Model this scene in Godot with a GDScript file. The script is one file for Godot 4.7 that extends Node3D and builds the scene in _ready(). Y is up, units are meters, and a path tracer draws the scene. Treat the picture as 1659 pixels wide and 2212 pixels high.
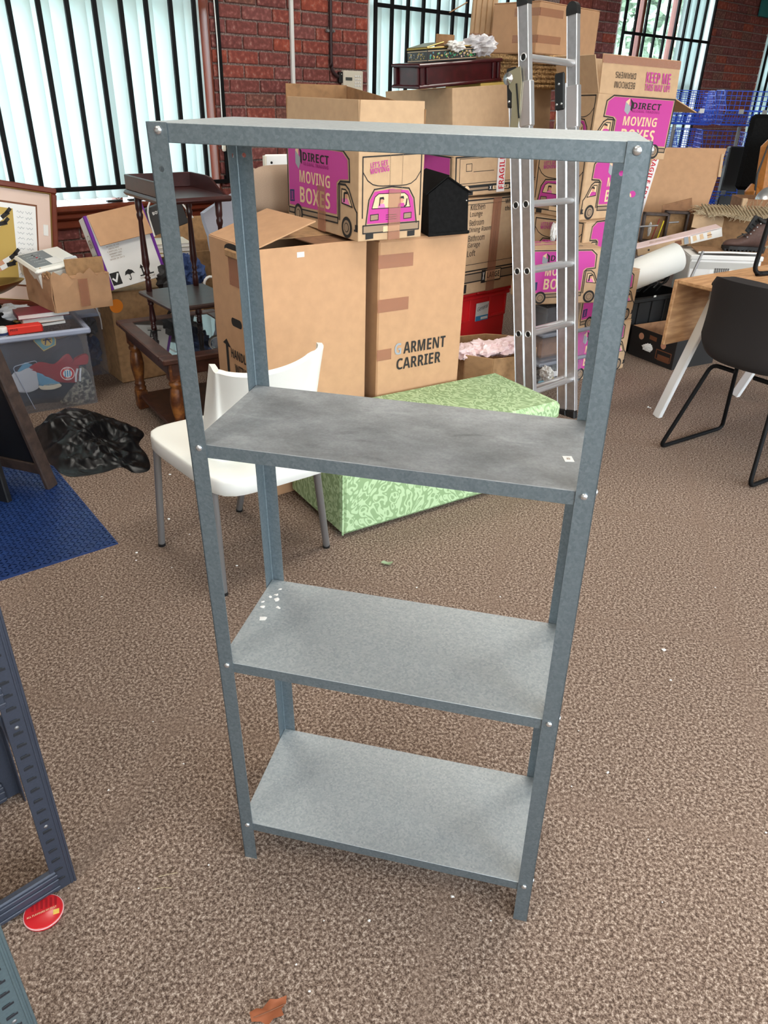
extends Node3D
# A charity-shop store room: a galvanised shelf unit stands on brown carpet before piles of moving boxes along a brick wall.

const TH := 0.9465                      # the brick wall's direction: local x runs along it, local z out of it
const WALL := Vector3(-1.564, 0, -4.691)
var M := {}
var taken := {}


# ---------------------------------------------------------------- mesh gathering
class G:
	var st := SurfaceTool.new()
	var xf := Transform3D()
	func _init() -> void:
		st.begin(Mesh.PRIMITIVE_TRIANGLES)
		st.set_smooth_group(-1)
	func smooth(on: bool) -> void:
		st.set_smooth_group(0 if on else -1)
	func v(p: Vector3) -> void:
		st.add_vertex(xf * p)
	func tri(a: Vector3, b: Vector3, c: Vector3) -> void:      # counter-clockwise from outside
		v(a); v(c); v(b)
	func quad(a: Vector3, b: Vector3, c: Vector3, d: Vector3) -> void:
		tri(a, b, c); tri(a, c, d)
	func box(c: Vector3, s: Vector3, b := 0.0, t := Transform3D()) -> void:
		var h := s * 0.5
		b = minf(b, minf(h.x, minf(h.y, h.z)) * 0.9)
		var keep := xf
		xf = xf * t * Transform3D(Basis(), c)
		var P := func(sx: float, sy: float, sz: float, ax: int) -> Vector3:
			var q := Vector3(sx * (h.x - (0.0 if ax == 0 else b)), sy * (h.y - (0.0 if ax == 1 else b)), sz * (h.z - (0.0 if ax == 2 else b)))
			return q
		for ax in 3:
			for s1 in [-1.0, 1.0]:
				var q := []
				for k in [[-1.0, -1.0], [1.0, -1.0], [1.0, 1.0], [-1.0, 1.0]]:
					var w := [0.0, 0.0, 0.0]
					w[ax] = s1; w[(ax + 1) % 3] = k[0]; w[(ax + 2) % 3] = k[1]
					q.append(P.call(w[0], w[1], w[2], ax))
				if s1 > 0: quad(q[0], q[1], q[2], q[3])
				else: quad(q[3], q[2], q[1], q[0])
		if b > 0.0:
			for ax in 3:                                      # twelve edges
				var i := (ax + 1) % 3
				var j := (ax + 2) % 3
				for si in [-1.0, 1.0]:
					for sj in [-1.0, 1.0]:
						var q := []
						for e in [[-1.0, i], [1.0, i], [1.0, j], [-1.0, j]]:
							var w := [0.0, 0.0, 0.0]
							w[ax] = e[0]; w[i] = si; w[j] = sj
							var p: Vector3 = P.call(w[0], w[1], w[2], e[1])
							q.append(p)
						_out(q)
			for sx in [-1.0, 1.0]:
				for sy in [-1.0, 1.0]:
					for sz in [-1.0, 1.0]:
						_out([P.call(sx, sy, sz, 0), P.call(sx, sy, sz, 1), P.call(sx, sy, sz, 2)])
		xf = keep
	func _out(q: Array) -> void:                               # a face turned away from the local origin
		var n: Vector3 = (q[1] - q[0]).cross(q[2] - q[0])
		var c: Vector3 = (q[0] + q[1] + q[2]) / 3.0
		if n.dot(c) < 0: q.reverse()
		if q.size() == 3: tri(q[0], q[1], q[2])
		else: quad(q[0], q[1], q[2], q[3])
	func prism(poly: PackedVector2Array, z0: float, z1: float, sides := true) -> void:
		var p := poly.duplicate()
		var area := 0.0
		for k in p.size():
			var a := p[k]
			var b := p[(k + 1) % p.size()]
			area += a.x * b.y - b.x * a.y
		if area < 0: p.reverse()
		var t := Geometry2D.triangulate_polygon(p)
		for k in range(0, t.size(), 3):
			var a := p[t[k]]
			var b := p[t[k + 1]]
			var c := p[t[k + 2]]
			if (b - a).cross(c - a) < 0:
				var s := b
				b = c
				c = s
			tri(Vector3(a.x, a.y, z1), Vector3(b.x, b.y, z1), Vector3(c.x, c.y, z1))
			if sides: tri(Vector3(a.x, a.y, z0), Vector3(c.x, c.y, z0), Vector3(b.x, b.y, z0))
		if sides:
			for k in p.size():
				var a := p[k]
				var b := p[(k + 1) % p.size()]
				quad(Vector3(a.x, a.y, z0), Vector3(b.x, b.y, z0), Vector3(b.x, b.y, z1), Vector3(a.x, a.y, z1))
	func tube(path: Array, r, n := 8, closed := false, caps := true) -> void:
		smooth(true)
		var rings := []
		var m := path.size()
		var up := Vector3(0.123, 0.97, 0.21)
		for k in m:
			var a: Vector3 = path[(k - 1 + m) % m] if closed or k > 0 else path[k]
			var b: Vector3 = path[(k + 1) % m] if closed or k < m - 1 else path[k]
			var d := (b - a).normalized()
			if absf(d.dot(up)) > 0.95: up = Vector3(0.9, 0.1, 0.4)
			var x := up.cross(d).normalized()
			var y := d.cross(x)
			up = y
			var rr: float = r[k] if r is Array else r
			var ring := []
			for i in n:
				var f := TAU * i / n
				ring.append(path[k] + (x * cos(f) + y * sin(f)) * rr)
			rings.append(ring)
		for k in (m if closed else m - 1):
			var r0: Array = rings[k]
			var r1: Array = rings[(k + 1) % m]
			for i in n:
				var j := (i + 1) % n
				quad(r0[i], r0[j], r1[j], r1[i])
		smooth(false)
		if caps and not closed:
			for i in range(1, n - 1):
				tri(rings[0][0], rings[0][i + 1], rings[0][i])
				tri(rings[m - 1][0], rings[m - 1][i], rings[m - 1][i + 1])
	func lathe(prof: Array, n := 16) -> void:                  # [radius, height] from the bottom up
		smooth(true)
		for k in prof.size() - 1:
			for i in n:
				var f := TAU * i / n
				var g := TAU * (i + 1) / n
				var a0 := Vector3(cos(f) * prof[k][0], prof[k][1], -sin(f) * prof[k][0])
				var b0 := Vector3(cos(g) * prof[k][0], prof[k][1], -sin(g) * prof[k][0])
				var a1 := Vector3(cos(f) * prof[k + 1][0], prof[k + 1][1], -sin(f) * prof[k + 1][0])
				var b1 := Vector3(cos(g) * prof[k + 1][0], prof[k + 1][1], -sin(g) * prof[k + 1][0])
				if prof[k][0] > 1e-5: tri(a0, b0, b1)
				if prof[k + 1][0] > 1e-5: tri(a0, b1, a1)
		smooth(false)
	func sheet(pts: Array, thick: float, soft := true) -> void: # rows of points; a sheet with two faces and edges
		var R := pts.size()
		var C: int = pts[0].size()
		var nor := []
		for r in R:
			var row := []
			for c in C:
				var du: Vector3 = pts[r][mini(c + 1, C - 1)] - pts[r][maxi(c - 1, 0)]
				var dv: Vector3 = pts[mini(r + 1, R - 1)][c] - pts[maxi(r - 1, 0)][c]
				row.append(du.cross(dv).normalized() * thick)
			nor.append(row)
		smooth(soft)
		for r in R - 1:
			for c in C - 1:
				quad(pts[r][c], pts[r][c + 1], pts[r + 1][c + 1], pts[r + 1][c])
		for r in R - 1:
			for c in C - 1:
				quad(pts[r + 1][c] - nor[r + 1][c], pts[r + 1][c + 1] - nor[r + 1][c + 1], pts[r][c + 1] - nor[r][c + 1], pts[r][c] - nor[r][c])
		smooth(false)
		for c in C - 1:
			quad(pts[0][c] - nor[0][c], pts[0][c + 1] - nor[0][c + 1], pts[0][c + 1], pts[0][c])
			quad(pts[R - 1][c + 1] - nor[R - 1][c + 1], pts[R - 1][c] - nor[R - 1][c], pts[R - 1][c], pts[R - 1][c + 1])
		for r in R - 1:
			quad(pts[r + 1][0] - nor[r + 1][0], pts[r][0] - nor[r][0], pts[r][0], pts[r + 1][0])
			quad(pts[r][C - 1] - nor[r][C - 1], pts[r + 1][C - 1] - nor[r + 1][C - 1], pts[r + 1][C - 1], pts[r][C - 1])
	func done() -> ArrayMesh:
		st.generate_normals()
		return st.commit()


# print on a flat face: normalised coordinates, one mesh per colour
class Ink:
	var host: Node3D
	var face: Transform3D
	var W: float
	var H: float
	var flip := false
	var g := {}
	func _init(on: Node3D, t: Transform3D, w: float, h: float, mirrored := false) -> void:
		host = on; face = t; W = w; H = h; flip = mirrored
	func at(p) -> Vector2:
		return Vector2((1.0 - p[0] if flip else p[0]) * W, p[1] * H)
	func pen(col: String) -> G:
		if not g.has(col):
			g[col] = G.new()
			g[col].xf = face
		return g[col]
	func poly(pts: Array, col: String, layer := 1) -> void:
		var q := PackedVector2Array()
		for p in pts: q.append(at(p))
		raw(q, col, layer)
	func raw(q: PackedVector2Array, col: String, layer: int) -> void:
		if Geometry2D.triangulate_polygon(q).is_empty(): return
		pen(col).prism(q, 0.0, 0.0007 + 0.0005 * layer, false)
	func line(pts: Array, width: float, col: String, layer := 1, closed := false) -> void:
		var n := pts.size()
		for k in (n if closed else n - 1):
			var a := at(pts[k])
			var b := at(pts[(k + 1) % n])
			if a.is_equal_approx(b): continue
			var d := (b - a).normalized() * width * 0.5
			var s := Vector2(-d.y, d.x)
			raw(PackedVector2Array([a - d * 0.8 - s, b + d * 0.8 - s, b + d * 0.8 + s, a - d * 0.8 + s]), col, layer)
	func disc(c: Array, r: float, col: String, layer := 1) -> void:
		var q := PackedVector2Array()
		for k in 20: q.append(at(c) + Vector2(cos(TAU * k / 20), sin(TAU * k / 20)) * r)
		raw(q, col, layer)
	func finish(owner: Node) -> void:
		for col in g: owner.part(host, col + "_print", g[col], owner.M["ink_" + col])


# ---------------------------------------------------------------- nodes
func numbered(n: String) -> String:
	taken[n] = taken.get(n, -1) + 1
	return n if taken[n] == 0 else "%s_%03d" % [n, taken[n]]

func tag(o: Node, label: String, category: String, group := "") -> Node:
	o.set_meta("label", label)
	o.set_meta("category", category)
	if group: o.set_meta("group", group)
	return o

func thing(called: String, label: String, category: String, at := Vector3.ZERO, yaw := 0.0, group := "", roll := 0.0, pitch := 0.0) -> Node3D:
	var o := Node3D.new()
	o.name = numbered(called)
	add_child(o)
	o.transform = Transform3D(Basis(Vector3.UP, yaw) * Basis(Vector3.BACK, roll) * Basis(Vector3.RIGHT, pitch), at)
	tag(o, label, category, group)
	return o

func part(parent: Node, called: String, g, mat: Material, label := "") -> MeshInstance3D:
	var o := MeshInstance3D.new()
	o.name = called
	o.mesh = g.done() if g is G else g
	o.material_override = mat
	if label: o.set_meta("label", label)
	parent.add_child(o, true)
	return o

func single(called: String, label: String, category: String, g, mat: Material, at := Vector3.ZERO, yaw := 0.0, group := "") -> MeshInstance3D:
	var o := part(self, numbered(called), g, mat)
	o.position = at
	o.rotation.y = yaw
	tag(o, label, category, group)
	return o

func struct(called: String, g, mat: Material, on_wall := true) -> Node3D:
	var o: Node3D
	if g == null:
		o = Node3D.new()
		o.name = called
		add_child(o)
	else:
		o = part(self, called, g, mat)
	if on_wall:
		o.position = WALL
		o.rotation.y = TH
	o.set_meta("kind", "structure")
	return o

func bx(c: Vector3, s: Vector3, b := 0.0) -> G:
	var g := G.new()
	g.box(c, s, b)
	return g

func span(a: Vector3, b: Vector3, bev := 0.0) -> G:
	return bx((a + b) * 0.5, (b - a).abs(), bev)

func beam(a: Vector3, b: Vector3, w: float, d: float, bev := 0.0, side := Vector3.UP) -> G:   # a bar from a to b
	var g := G.new()
	var y := (b - a).normalized()
	var x := side.cross(y).normalized() if absf(side.dot(y)) < 0.98 else Vector3.RIGHT.cross(y).normalized()
	g.xf = Transform3D(Basis(x, y, x.cross(y)), (a + b) * 0.5)
	g.box(Vector3.ZERO, Vector3(w, (b - a).length(), d), bev)
	return g

func rod(path: Array, r, n := 8, closed := false) -> G:
	var g := G.new()
	g.tube(path, r, n, closed)
	return g

func bend(pts: Array, r: float, n := 5) -> Array:              # a path with rounded corners
	var out := [pts[0]]
	for k in range(1, pts.size() - 1):
		var a: Vector3 = pts[k] + (pts[k - 1] - pts[k]).limit_length(r)
		var b: Vector3 = pts[k] + (pts[k + 1] - pts[k]).limit_length(r)
		for i in n + 1:
			var t := float(i) / n
			out.append(a.lerp(pts[k], t).lerp(pts[k].lerp(b, t), t))
	out.append(pts[-1])
	return out

func words(parent: Node3D, face: Transform3D, s: String, x: float, y: float, w: float, h: float, mat: Material, turn := 0.0, layer := 3, bold := true, slant := 0.0) -> MeshInstance3D:
	var t := TextMesh.new()
	var f := SystemFont.new()
	f.font_names = PackedStringArray(["Droid Sans"])
	f.font_weight = 700 if bold else 400
	t.font = f
	t.text = s
	t.font_size = 48
	t.pixel_size = 0.01
	t.depth = 0.0
	t.curve_step = 3.0
	var box := t.get_aabb()
	var o := MeshInstance3D.new()
	o.name = "lettering"
	o.mesh = t
	o.material_override = mat
	parent.add_child(o, true)
	var k := Vector3(w / maxf(box.size.x, 1e-3), h / maxf(box.size.y, 1e-3), 1.0)
	var basis := face.basis * Basis(Vector3.BACK, turn) * Basis(Vector3(1, 0, 0), Vector3(slant, 1, 0), Vector3(0, 0, 1)) * Basis.from_scale(k)
	o.transform = Transform3D(basis, face * Vector3(x, y, 0.0008 + 0.0005 * layer)) * Transform3D(Basis(), -box.get_center())
	return o

func turned(name: String, prof: Array, at: Vector3, parent: Node, mat: Material, n := 14) -> MeshInstance3D:
	var g := G.new()
	g.xf = Transform3D(Basis(), at)
	g.lathe(prof, n)
	return part(parent, name, g, mat)

func patch(outline: Array, rings: int, f: Callable, soft := true) -> G:  # a star-shaped outline (Vector3) filled with rings; f(point, 0 centre..1 rim) moves each point
	var g := G.new()
	var c := Vector3.ZERO
	for p in outline: c += p / outline.size()
	g.smooth(soft)
	var n := outline.size()
	var rows := []
	for r in rings + 1:
		var row := []
		for k in n: row.append(f.call(c.lerp(outline[k], float(r) / rings), float(r) / rings))
		rows.append(row)
	for r in rings:
		for k in n:
			var j := (k + 1) % n
			if r > 0: g.tri(rows[r][k], rows[r + 1][k], rows[r][j])
			g.tri(rows[r][j], rows[r + 1][k], rows[r + 1][j])
	return g

func finer(pts: Array, n: int) -> Array:                       # a closed outline with n points between its corners
	var out := []
	for k in pts.size():
		var a: Vector3 = pts[(k - 1 + pts.size()) % pts.size()]
		var b: Vector3 = pts[k]
		var c: Vector3 = pts[(k + 1) % pts.size()]
		var d: Vector3 = pts[(k + 2) % pts.size()]
		for i in n: out.append(b.cubic_interpolate(c, a, d, float(i) / n))
	return out

func noise(kind: int, freq: float, oct := 3, seed_ := 1) -> FastNoiseLite:
	var n := FastNoiseLite.new()
	n.noise_type = kind
	n.frequency = freq
	n.fractal_octaves = oct
	n.seed = seed_
	return n

func tex(n: FastNoiseLite, cols: Array, size := 512, bump := 0.0) -> NoiseTexture2D:
	var t := NoiseTexture2D.new()
	t.width = size
	t.height = size
	t.seamless = true
	t.seamless_blend_skirt = 0.15
	t.noise = n
	if bump > 0.0:
		t.as_normal_map = true
		t.bump_strength = bump
	elif cols:
		var g := Gradient.new()
		g.offsets = PackedFloat32Array(cols.map(func(c): return c[0]))
		g.colors = PackedColorArray(cols.map(func(c): return c[1]))
		t.color_ramp = g
	return t

func mat(col: Color, rough := 0.7, metal := 0.0, t: Texture2D = null, scale := 1.0, world := false, nrm: Texture2D = null, nscale := 1.0) -> StandardMaterial3D:
	var m := StandardMaterial3D.new()
	m.albedo_color = col
	m.roughness = rough
	m.metallic = metal
	if t or nrm:
		m.albedo_texture = t
		m.uv1_triplanar = true
		m.uv1_world_triplanar = world
		m.uv1_scale = Vector3.ONE * scale
	if nrm:
		m.normal_enabled = true
		m.normal_texture = nrm
		m.normal_scale = nscale
	return m

func rgb(r: int, g: int, b: int) -> Color:
	return Color8(r, g, b)

func clear(col: Color, a: float, rough := 0.1) -> StandardMaterial3D:
	var m := mat(Color(col.r, col.g, col.b, a), rough)
	m.transparency = BaseMaterial3D.TRANSPARENCY_ALPHA
	return m


# ---------------------------------------------------------------- materials
func materials() -> void:
	var S := FastNoiseLite.TYPE_SIMPLEX_SMOOTH
	var V := FastNoiseLite.TYPE_VALUE
	var grey := func(a: float, b: float) -> Array: return [[0.0, Color(a, a, a)], [1.0, Color(b, b, b)]]
	var soft := tex(noise(S, 0.02, 5, 3), grey.call(0.94, 1.0), 512)
	var fine := tex(noise(S, 0.12, 3, 5), grey.call(0.84, 1.0), 512)
	var blotch := tex(noise(S, 0.02, 5, 9), [[0.0, Color(0.8, 0.8, 0.8)], [0.5, Color(0.93, 0.93, 0.93)], [1.0, Color(1, 1, 1)]], 512)
	var carpet_noise := noise(S, 0.045, 4, 11)
	carpet_noise.fractal_gain = 0.85
	M.carpet = mat(Color.WHITE, 1.0, 0, tex(carpet_noise, [[0.16, rgb(62, 49, 42)], [0.43, rgb(114, 96, 84)], [0.56, rgb(136, 117, 104)], [0.84, rgb(202, 185, 170)]], 1536), 1.35, true, tex(carpet_noise, [], 1536, 4.0), 0.6)
	M.carpet.metallic_specular = 0.1
	var crystal := noise(FastNoiseLite.TYPE_CELLULAR, 0.11, 2, 4)
	crystal.cellular_return_type = FastNoiseLite.RETURN_CELL_VALUE
	crystal.domain_warp_enabled = true
	crystal.domain_warp_amplitude = 12.0
	crystal.domain_warp_frequency = 0.03
	var spangle := tex(crystal, [[0.0, Color(0.84, 0.86, 0.87)], [1.0, Color(1, 1, 1)]], 512)
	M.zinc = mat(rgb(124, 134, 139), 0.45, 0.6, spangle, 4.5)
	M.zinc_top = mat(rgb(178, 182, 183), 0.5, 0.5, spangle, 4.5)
	M.zinc_dusty = mat(Color.WHITE, 0.6, 0.4, smudges(), 1.0)
	M.zinc_dusty.uv1_scale = Vector3(1.0 / 0.61, 1.0 / 0.27, 1.0 / 0.27)
	M.bolt = mat(rgb(220, 222, 224), 0.25, 0.9)
	M.dark = mat(rgb(14, 13, 13), 0.8)
	M.rack = mat(rgb(62, 67, 80), 0.4, 0.2, fine, 3.0)
	M.rack_dark = mat(rgb(24, 26, 32), 0.6)
	M.teal_rack = mat(rgb(92, 108, 112), 0.45, 0.3, fine, 3.0)
	M.card = mat(rgb(190, 147, 110), 0.9, 0, soft, 1.6)
	M.card_pale = mat(rgb(196, 163, 128), 0.9, 0, soft, 1.9)
	M.card_old = mat(rgb(176, 136, 95), 0.92, 0, blotch, 2.2)
	M.card_brown = mat(rgb(150, 108, 76), 0.92, 0, blotch, 2.0)
	M.card_in = mat(rgb(150, 112, 76), 0.95, 0, blotch, 2.0)
	M.tape = clear(rgb(176, 122, 96), 0.5, 0.3)
	M.tape.roughness = 0.3
	M.white_tape = mat(rgb(228, 222, 220), 0.45)
	for c in [["black", rgb(30, 27, 26)], ["magenta", rgb(186, 58, 142)], ["beige", rgb(222, 190, 150)], ["grey", rgb(150, 126, 102)], ["pink", rgb(226, 120, 178)], ["white", rgb(236, 236, 234)], ["red", rgb(196, 34, 44)], ["blue", rgb(58, 140, 190)], ["orange", rgb(232, 130, 26)], ["purple", rgb(104, 34, 140)], ["silver", rgb(150, 155, 160)], ["navy", rgb(36, 50, 92)], ["gold", rgb(196, 168, 92)], ["skin", rgb(206, 150, 120)], ["ochre", rgb(190, 160, 84)], ["salmon", rgb(222, 196, 182)], ["green", rgb(52, 160, 92)], ["teal", rgb(96, 150, 160)], ["violet", rgb(150, 30, 112)], ["rust", rgb(120, 74, 48)]]:
		M["ink_" + c[0]] = mat(c[1], 0.75)
	M.white_plastic = mat(rgb(236, 234, 226), 0.38)
	M.grey_metal = mat(rgb(140, 138, 138), 0.42, 0.6)
	M.alu = mat(rgb(206, 207, 210), 0.34, 0.85, tex(noise(S, 0.03, 4, 30), grey.call(0.9, 1.0), 256), 3.0)
	M.alu_bright = mat(rgb(236, 236, 238), 0.28, 0.85)
	M.zinc_yellow = mat(rgb(172, 164, 136), 0.4, 0.6)
	M.black_plastic = mat(rgb(20, 20, 21), 0.45)
	M.black_paint = mat(rgb(12, 12, 13), 0.6)
	M.black_paint.metallic_specular = 0.3
	M.black_rough = mat(rgb(22, 21, 21), 0.75, 0.0, tex(noise(S, 0.05, 4, 41), grey.call(0.55, 1.0), 256), 4.0)
	M.black_rough.metallic_specular = 0.25
	M.bag = mat(rgb(13, 13, 15), 0.34)
	M.bag.metallic_specular = 0.45
	M.mahogany = mat(rgb(74, 20, 26), 0.28, 0, tex(noise(S, 0.02, 3, 44), grey.call(0.7, 1.0), 256), 3.0)
	var grain := noise(S, 0.02, 4, 51)
	grain.domain_warp_enabled = true
	M.dark_wood = mat(rgb(64, 30, 28), 0.32, 0, tex(grain, grey.call(0.75, 1.0), 256), 4.0)
	M.shelf_wood = mat(rgb(66, 48, 44), 0.4, 0, tex(grain, grey.call(0.8, 1.0), 256), 4.0)
	M.oak_old = mat(rgb(84, 50, 38), 0.38, 0, tex(grain, grey.call(0.65, 1.0), 256), 3.0)
	M.oak_leg = mat(Color.WHITE, 0.34, 0, tex(noise(S, 0.02, 4, 53), [[0.2, rgb(70, 36, 20)], [0.55, rgb(108, 62, 32)], [0.85, rgb(166, 108, 52)]], 256), 3.0)
	M.table_wood = mat(Color.WHITE, 0.5, 0, tex(noise(S, 0.015, 5, 55), [[0.2, rgb(168, 124, 84)], [0.8, rgb(202, 158, 114)]], 256), 1.0)
	M.table_wood.uv1_scale = Vector3(1.2, 9, 9)
	M.board_wood = mat(rgb(78, 60, 52), 0.6, 0, tex(grain, grey.call(0.6, 1.0), 256), 5.0)
	M.window_wood = mat(rgb(112, 48, 28), 0.35, 0, soft, 2.0)
	M.sill_wood = mat(rgb(122, 56, 34), 0.3, 0, blotch, 2.0)
	M.white_paint = mat(rgb(232, 230, 226), 0.5)
	M.cream = mat(rgb(226, 218, 200), 0.5)
	M.mortar = mat(Color.WHITE, 1.0, 0, tex(noise(S, 0.06, 4, 61), [[0.2, rgb(112, 90, 84)], [0.6, rgb(150, 128, 120)], [0.9, rgb(188, 170, 162)]], 512), 2.0)
	var bcols := [[rgb(122, 66, 60), rgb(140, 80, 74)], [rgb(112, 60, 56), rgb(132, 74, 70)], [rgb(134, 66, 56), rgb(154, 80, 66)], [rgb(112, 70, 62), rgb(142, 96, 82)], [rgb(126, 72, 68), rgb(148, 90, 84)], [rgb(146, 68, 52), rgb(166, 82, 62)]]
	for k in bcols.size():
		M["brick%d" % k] = mat(Color.WHITE, 0.9, 0, tex(noise(S, 0.035, 5, 70 + k), [[0.1, bcols[k][0] * 0.92], [0.45, bcols[k][0]], [0.7, bcols[k][1]], [0.97, rgb(170, 130, 118)]], 256), 2.6, false, tex(noise(S, 0.05, 4, 80), [], 256, 3.0), 0.35)
	M.plaster = mat(rgb(206, 200, 190), 0.9)
	M.ceiling = mat(rgb(226, 224, 218), 0.9)
	M.glass = clear(rgb(225, 240, 238), 0.06, 0.02)
	M.table_glass = mat(rgb(40, 42, 44), 0.03, 0.0)
	M.table_glass.metallic_specular = 1.0
	M.blind = mat(rgb(204, 216, 215), 0.8)
	M.blind.backlight_enabled = true
	M.blind.backlight = Color(0.85, 0.88, 0.87)
	M.damask = mat(Color.WHITE, 0.75, 0, damask(), 2.6)
	M.mat_blue = mat(rgb(26, 54, 108), 0.45, 0, blotch, 2.0, true)
	M.fabric_grey = mat(rgb(168, 170, 182), 0.95, 0, fine, 5.0)
	M.seat_fabric = mat(rgb(38, 33, 33), 0.95, 0, fine, 6.0)
	M.cushion = mat(rgb(186, 160, 138), 0.95, 0, fine, 5.0)
	M.red_plastic = mat(rgb(232, 40, 46), 0.4)
	M.blue_wire = mat(rgb(46, 92, 214), 0.4)
	M.brass = mat(rgb(150, 124, 68), 0.3, 0.85)
	M.clear_tub = clear(rgb(196, 202, 214), 0.07, 0.12)
	M.tub_rim = clear(rgb(176, 184, 206), 0.75, 0.3)
	M.grey_plastic = mat(rgb(128, 132, 142), 0.45)
	M.paper = mat(rgb(230, 228, 224), 0.85)
	M.pink_tissue = mat(rgb(232, 206, 204), 0.95)
	M.tan_leather = mat(rgb(184, 116, 48), 0.5, 0, blotch, 3.0)
	M.boot = mat(rgb(88, 62, 54), 0.7, 0, blotch, 6.0)
	M.sole = mat(rgb(30, 29, 29), 0.7)
	M.wicker = mat(Color.WHITE, 0.9, 0, tex(noise(V, 0.11, 2, 90), [[0.2, rgb(104, 74, 44)], [0.8, rgb(206, 168, 116)]], 256), 7.0, false, tex(noise(V, 0.11, 2, 90), [], 256, 8.0), 1.0)
	M.straw = mat(Color.WHITE, 0.95, 0, tex(noise(S, 0.09, 3, 92), [[0.2, rgb(140, 120, 94)], [0.8, rgb(216, 198, 164)]], 256), 6.0, false, tex(noise(S, 0.09, 3, 92), [], 256, 8.0), 1.0)
	M.navy_cloth = mat(rgb(36, 42, 60), 0.95, 0, fine, 5.0)
	M.red_cloth = mat(rgb(166, 30, 48), 0.9, 0, fine, 5.0)
	M.white_cloth = mat(rgb(212, 216, 228), 0.95, 0, fine, 5.0)
	M.sky_cloth = mat(rgb(110, 172, 212), 0.95, 0, fine, 5.0)
	M.grey_cloth = mat(Color.WHITE, 0.95, 0, tex(noise(S, 0.03, 4, 95), [[0.3, rgb(44, 46, 50)], [0.7, rgb(150, 146, 134)]], 256), 5.0)
	M.denim = mat(rgb(52, 74, 122), 0.9, 0, fine, 5.0)
	M.charcoal_card = mat(rgb(52, 50, 50), 0.6, 0, soft, 2.0)
	M.leaf = mat(rgb(150, 84, 50), 0.7)
	M.green_leaf = mat(rgb(140, 158, 124), 0.7)
	M.tree = mat(Color.WHITE, 0.8, 0, tex(noise(S, 0.05, 4, 97), [[0.2, rgb(150, 176, 150)], [0.8, rgb(206, 220, 200)]], 256), 2.0)
	M.grass = mat(rgb(150, 156, 140), 0.95)
	M.red_lid = clear(rgb(206, 40, 46), 0.85, 0.2)
	M.lamp = mat(Color.WHITE, 0.5)
	M.lamp.emission_enabled = true
	M.lamp.emission = rgb(255, 250, 240)
	M.lamp.emission_energy_multiplier = 3.0

# woven leaf-and-scroll pattern, light green on darker green
func damask() -> ImageTexture:
	var n := 512
	var im := Image.create(n, n, false, Image.FORMAT_RGB8)
	var w := noise(FastNoiseLite.TYPE_SIMPLEX_SMOOTH, 0.021, 2, 14)
	var w2 := noise(FastNoiseLite.TYPE_SIMPLEX_SMOOTH, 0.021, 2, 15)
	var lo := rgb(138, 164, 118)
	var hi := rgb(178, 202, 156)
	for y in n:
		for x in n:
			var ax := sin(TAU * x / n) * 44.0
			var bx_ := cos(TAU * x / n) * 44.0
			var ay := sin(TAU * y / n) * 44.0
			var by := cos(TAU * y / n) * 44.0
			var p := w.get_noise_3d(ax + ay * 0.31, bx_ + by * 0.53, ay * 0.85) 
			var q := w2.get_noise_3d(by * 0.85, ax + by * 0.4, bx_ + ay * 0.6)
			var k := sin(p * 9.0 + 2.4 * sin(q * 8.0)) * 0.5 + 0.5
			var s := smoothstep(0.42, 0.58, k)
			im.set_pixel(x, y, lo.lerp(hi, s))
	return ImageTexture.create_from_image(im)

# wiped dust on the second shelf: soft clouds, hand smears and a few finger marks
func smudges() -> ImageTexture:
	var w := 610
	var h := 270
	var im := Image.create(w, h, false, Image.FORMAT_RGB8)
	var n1 := noise(FastNoiseLite.TYPE_SIMPLEX_SMOOTH, 0.008, 4, 21)
	n1.domain_warp_enabled = true
	n1.domain_warp_amplitude = 40.0
	var n2 := noise(FastNoiseLite.TYPE_SIMPLEX_SMOOTH, 0.05, 4, 22)
	var n3 := noise(FastNoiseLite.TYPE_VALUE, 0.35, 2, 23)
	var rng := RandomNumberGenerator.new()
	rng.seed = 31
	var marks := []
	for k in 16: marks.append([rng.randf() * w, rng.randf() * h, rng.randf_range(14, 60), rng.randf_range(4, 10), rng.randf_range(-0.5, 0.5), rng.randf_range(-0.07, 0.05)])
	for y in h:
		for x in w:
			var v := 0.585 + 0.085 * n1.get_noise_2d(x, y * 1.3) + 0.03 * n2.get_noise_2d(x * 0.6, y) + 0.035 * n3.get_noise_2d(x, y)
			for m in marks:
				var p := Vector2(x - m[0], y - m[1]).rotated(m[4])
				var q := pow(p.x / m[2], 2.0) + pow((p.y + 0.006 * p.x * p.x * signf(m[5])) / m[3], 2.0)
				if q < 1.0: v += m[5] * (1.0 - q)
			im.set_pixel(x, y, Color(v * 0.985, v, v * 1.01))
	return ImageTexture.create_from_image(im)


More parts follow.
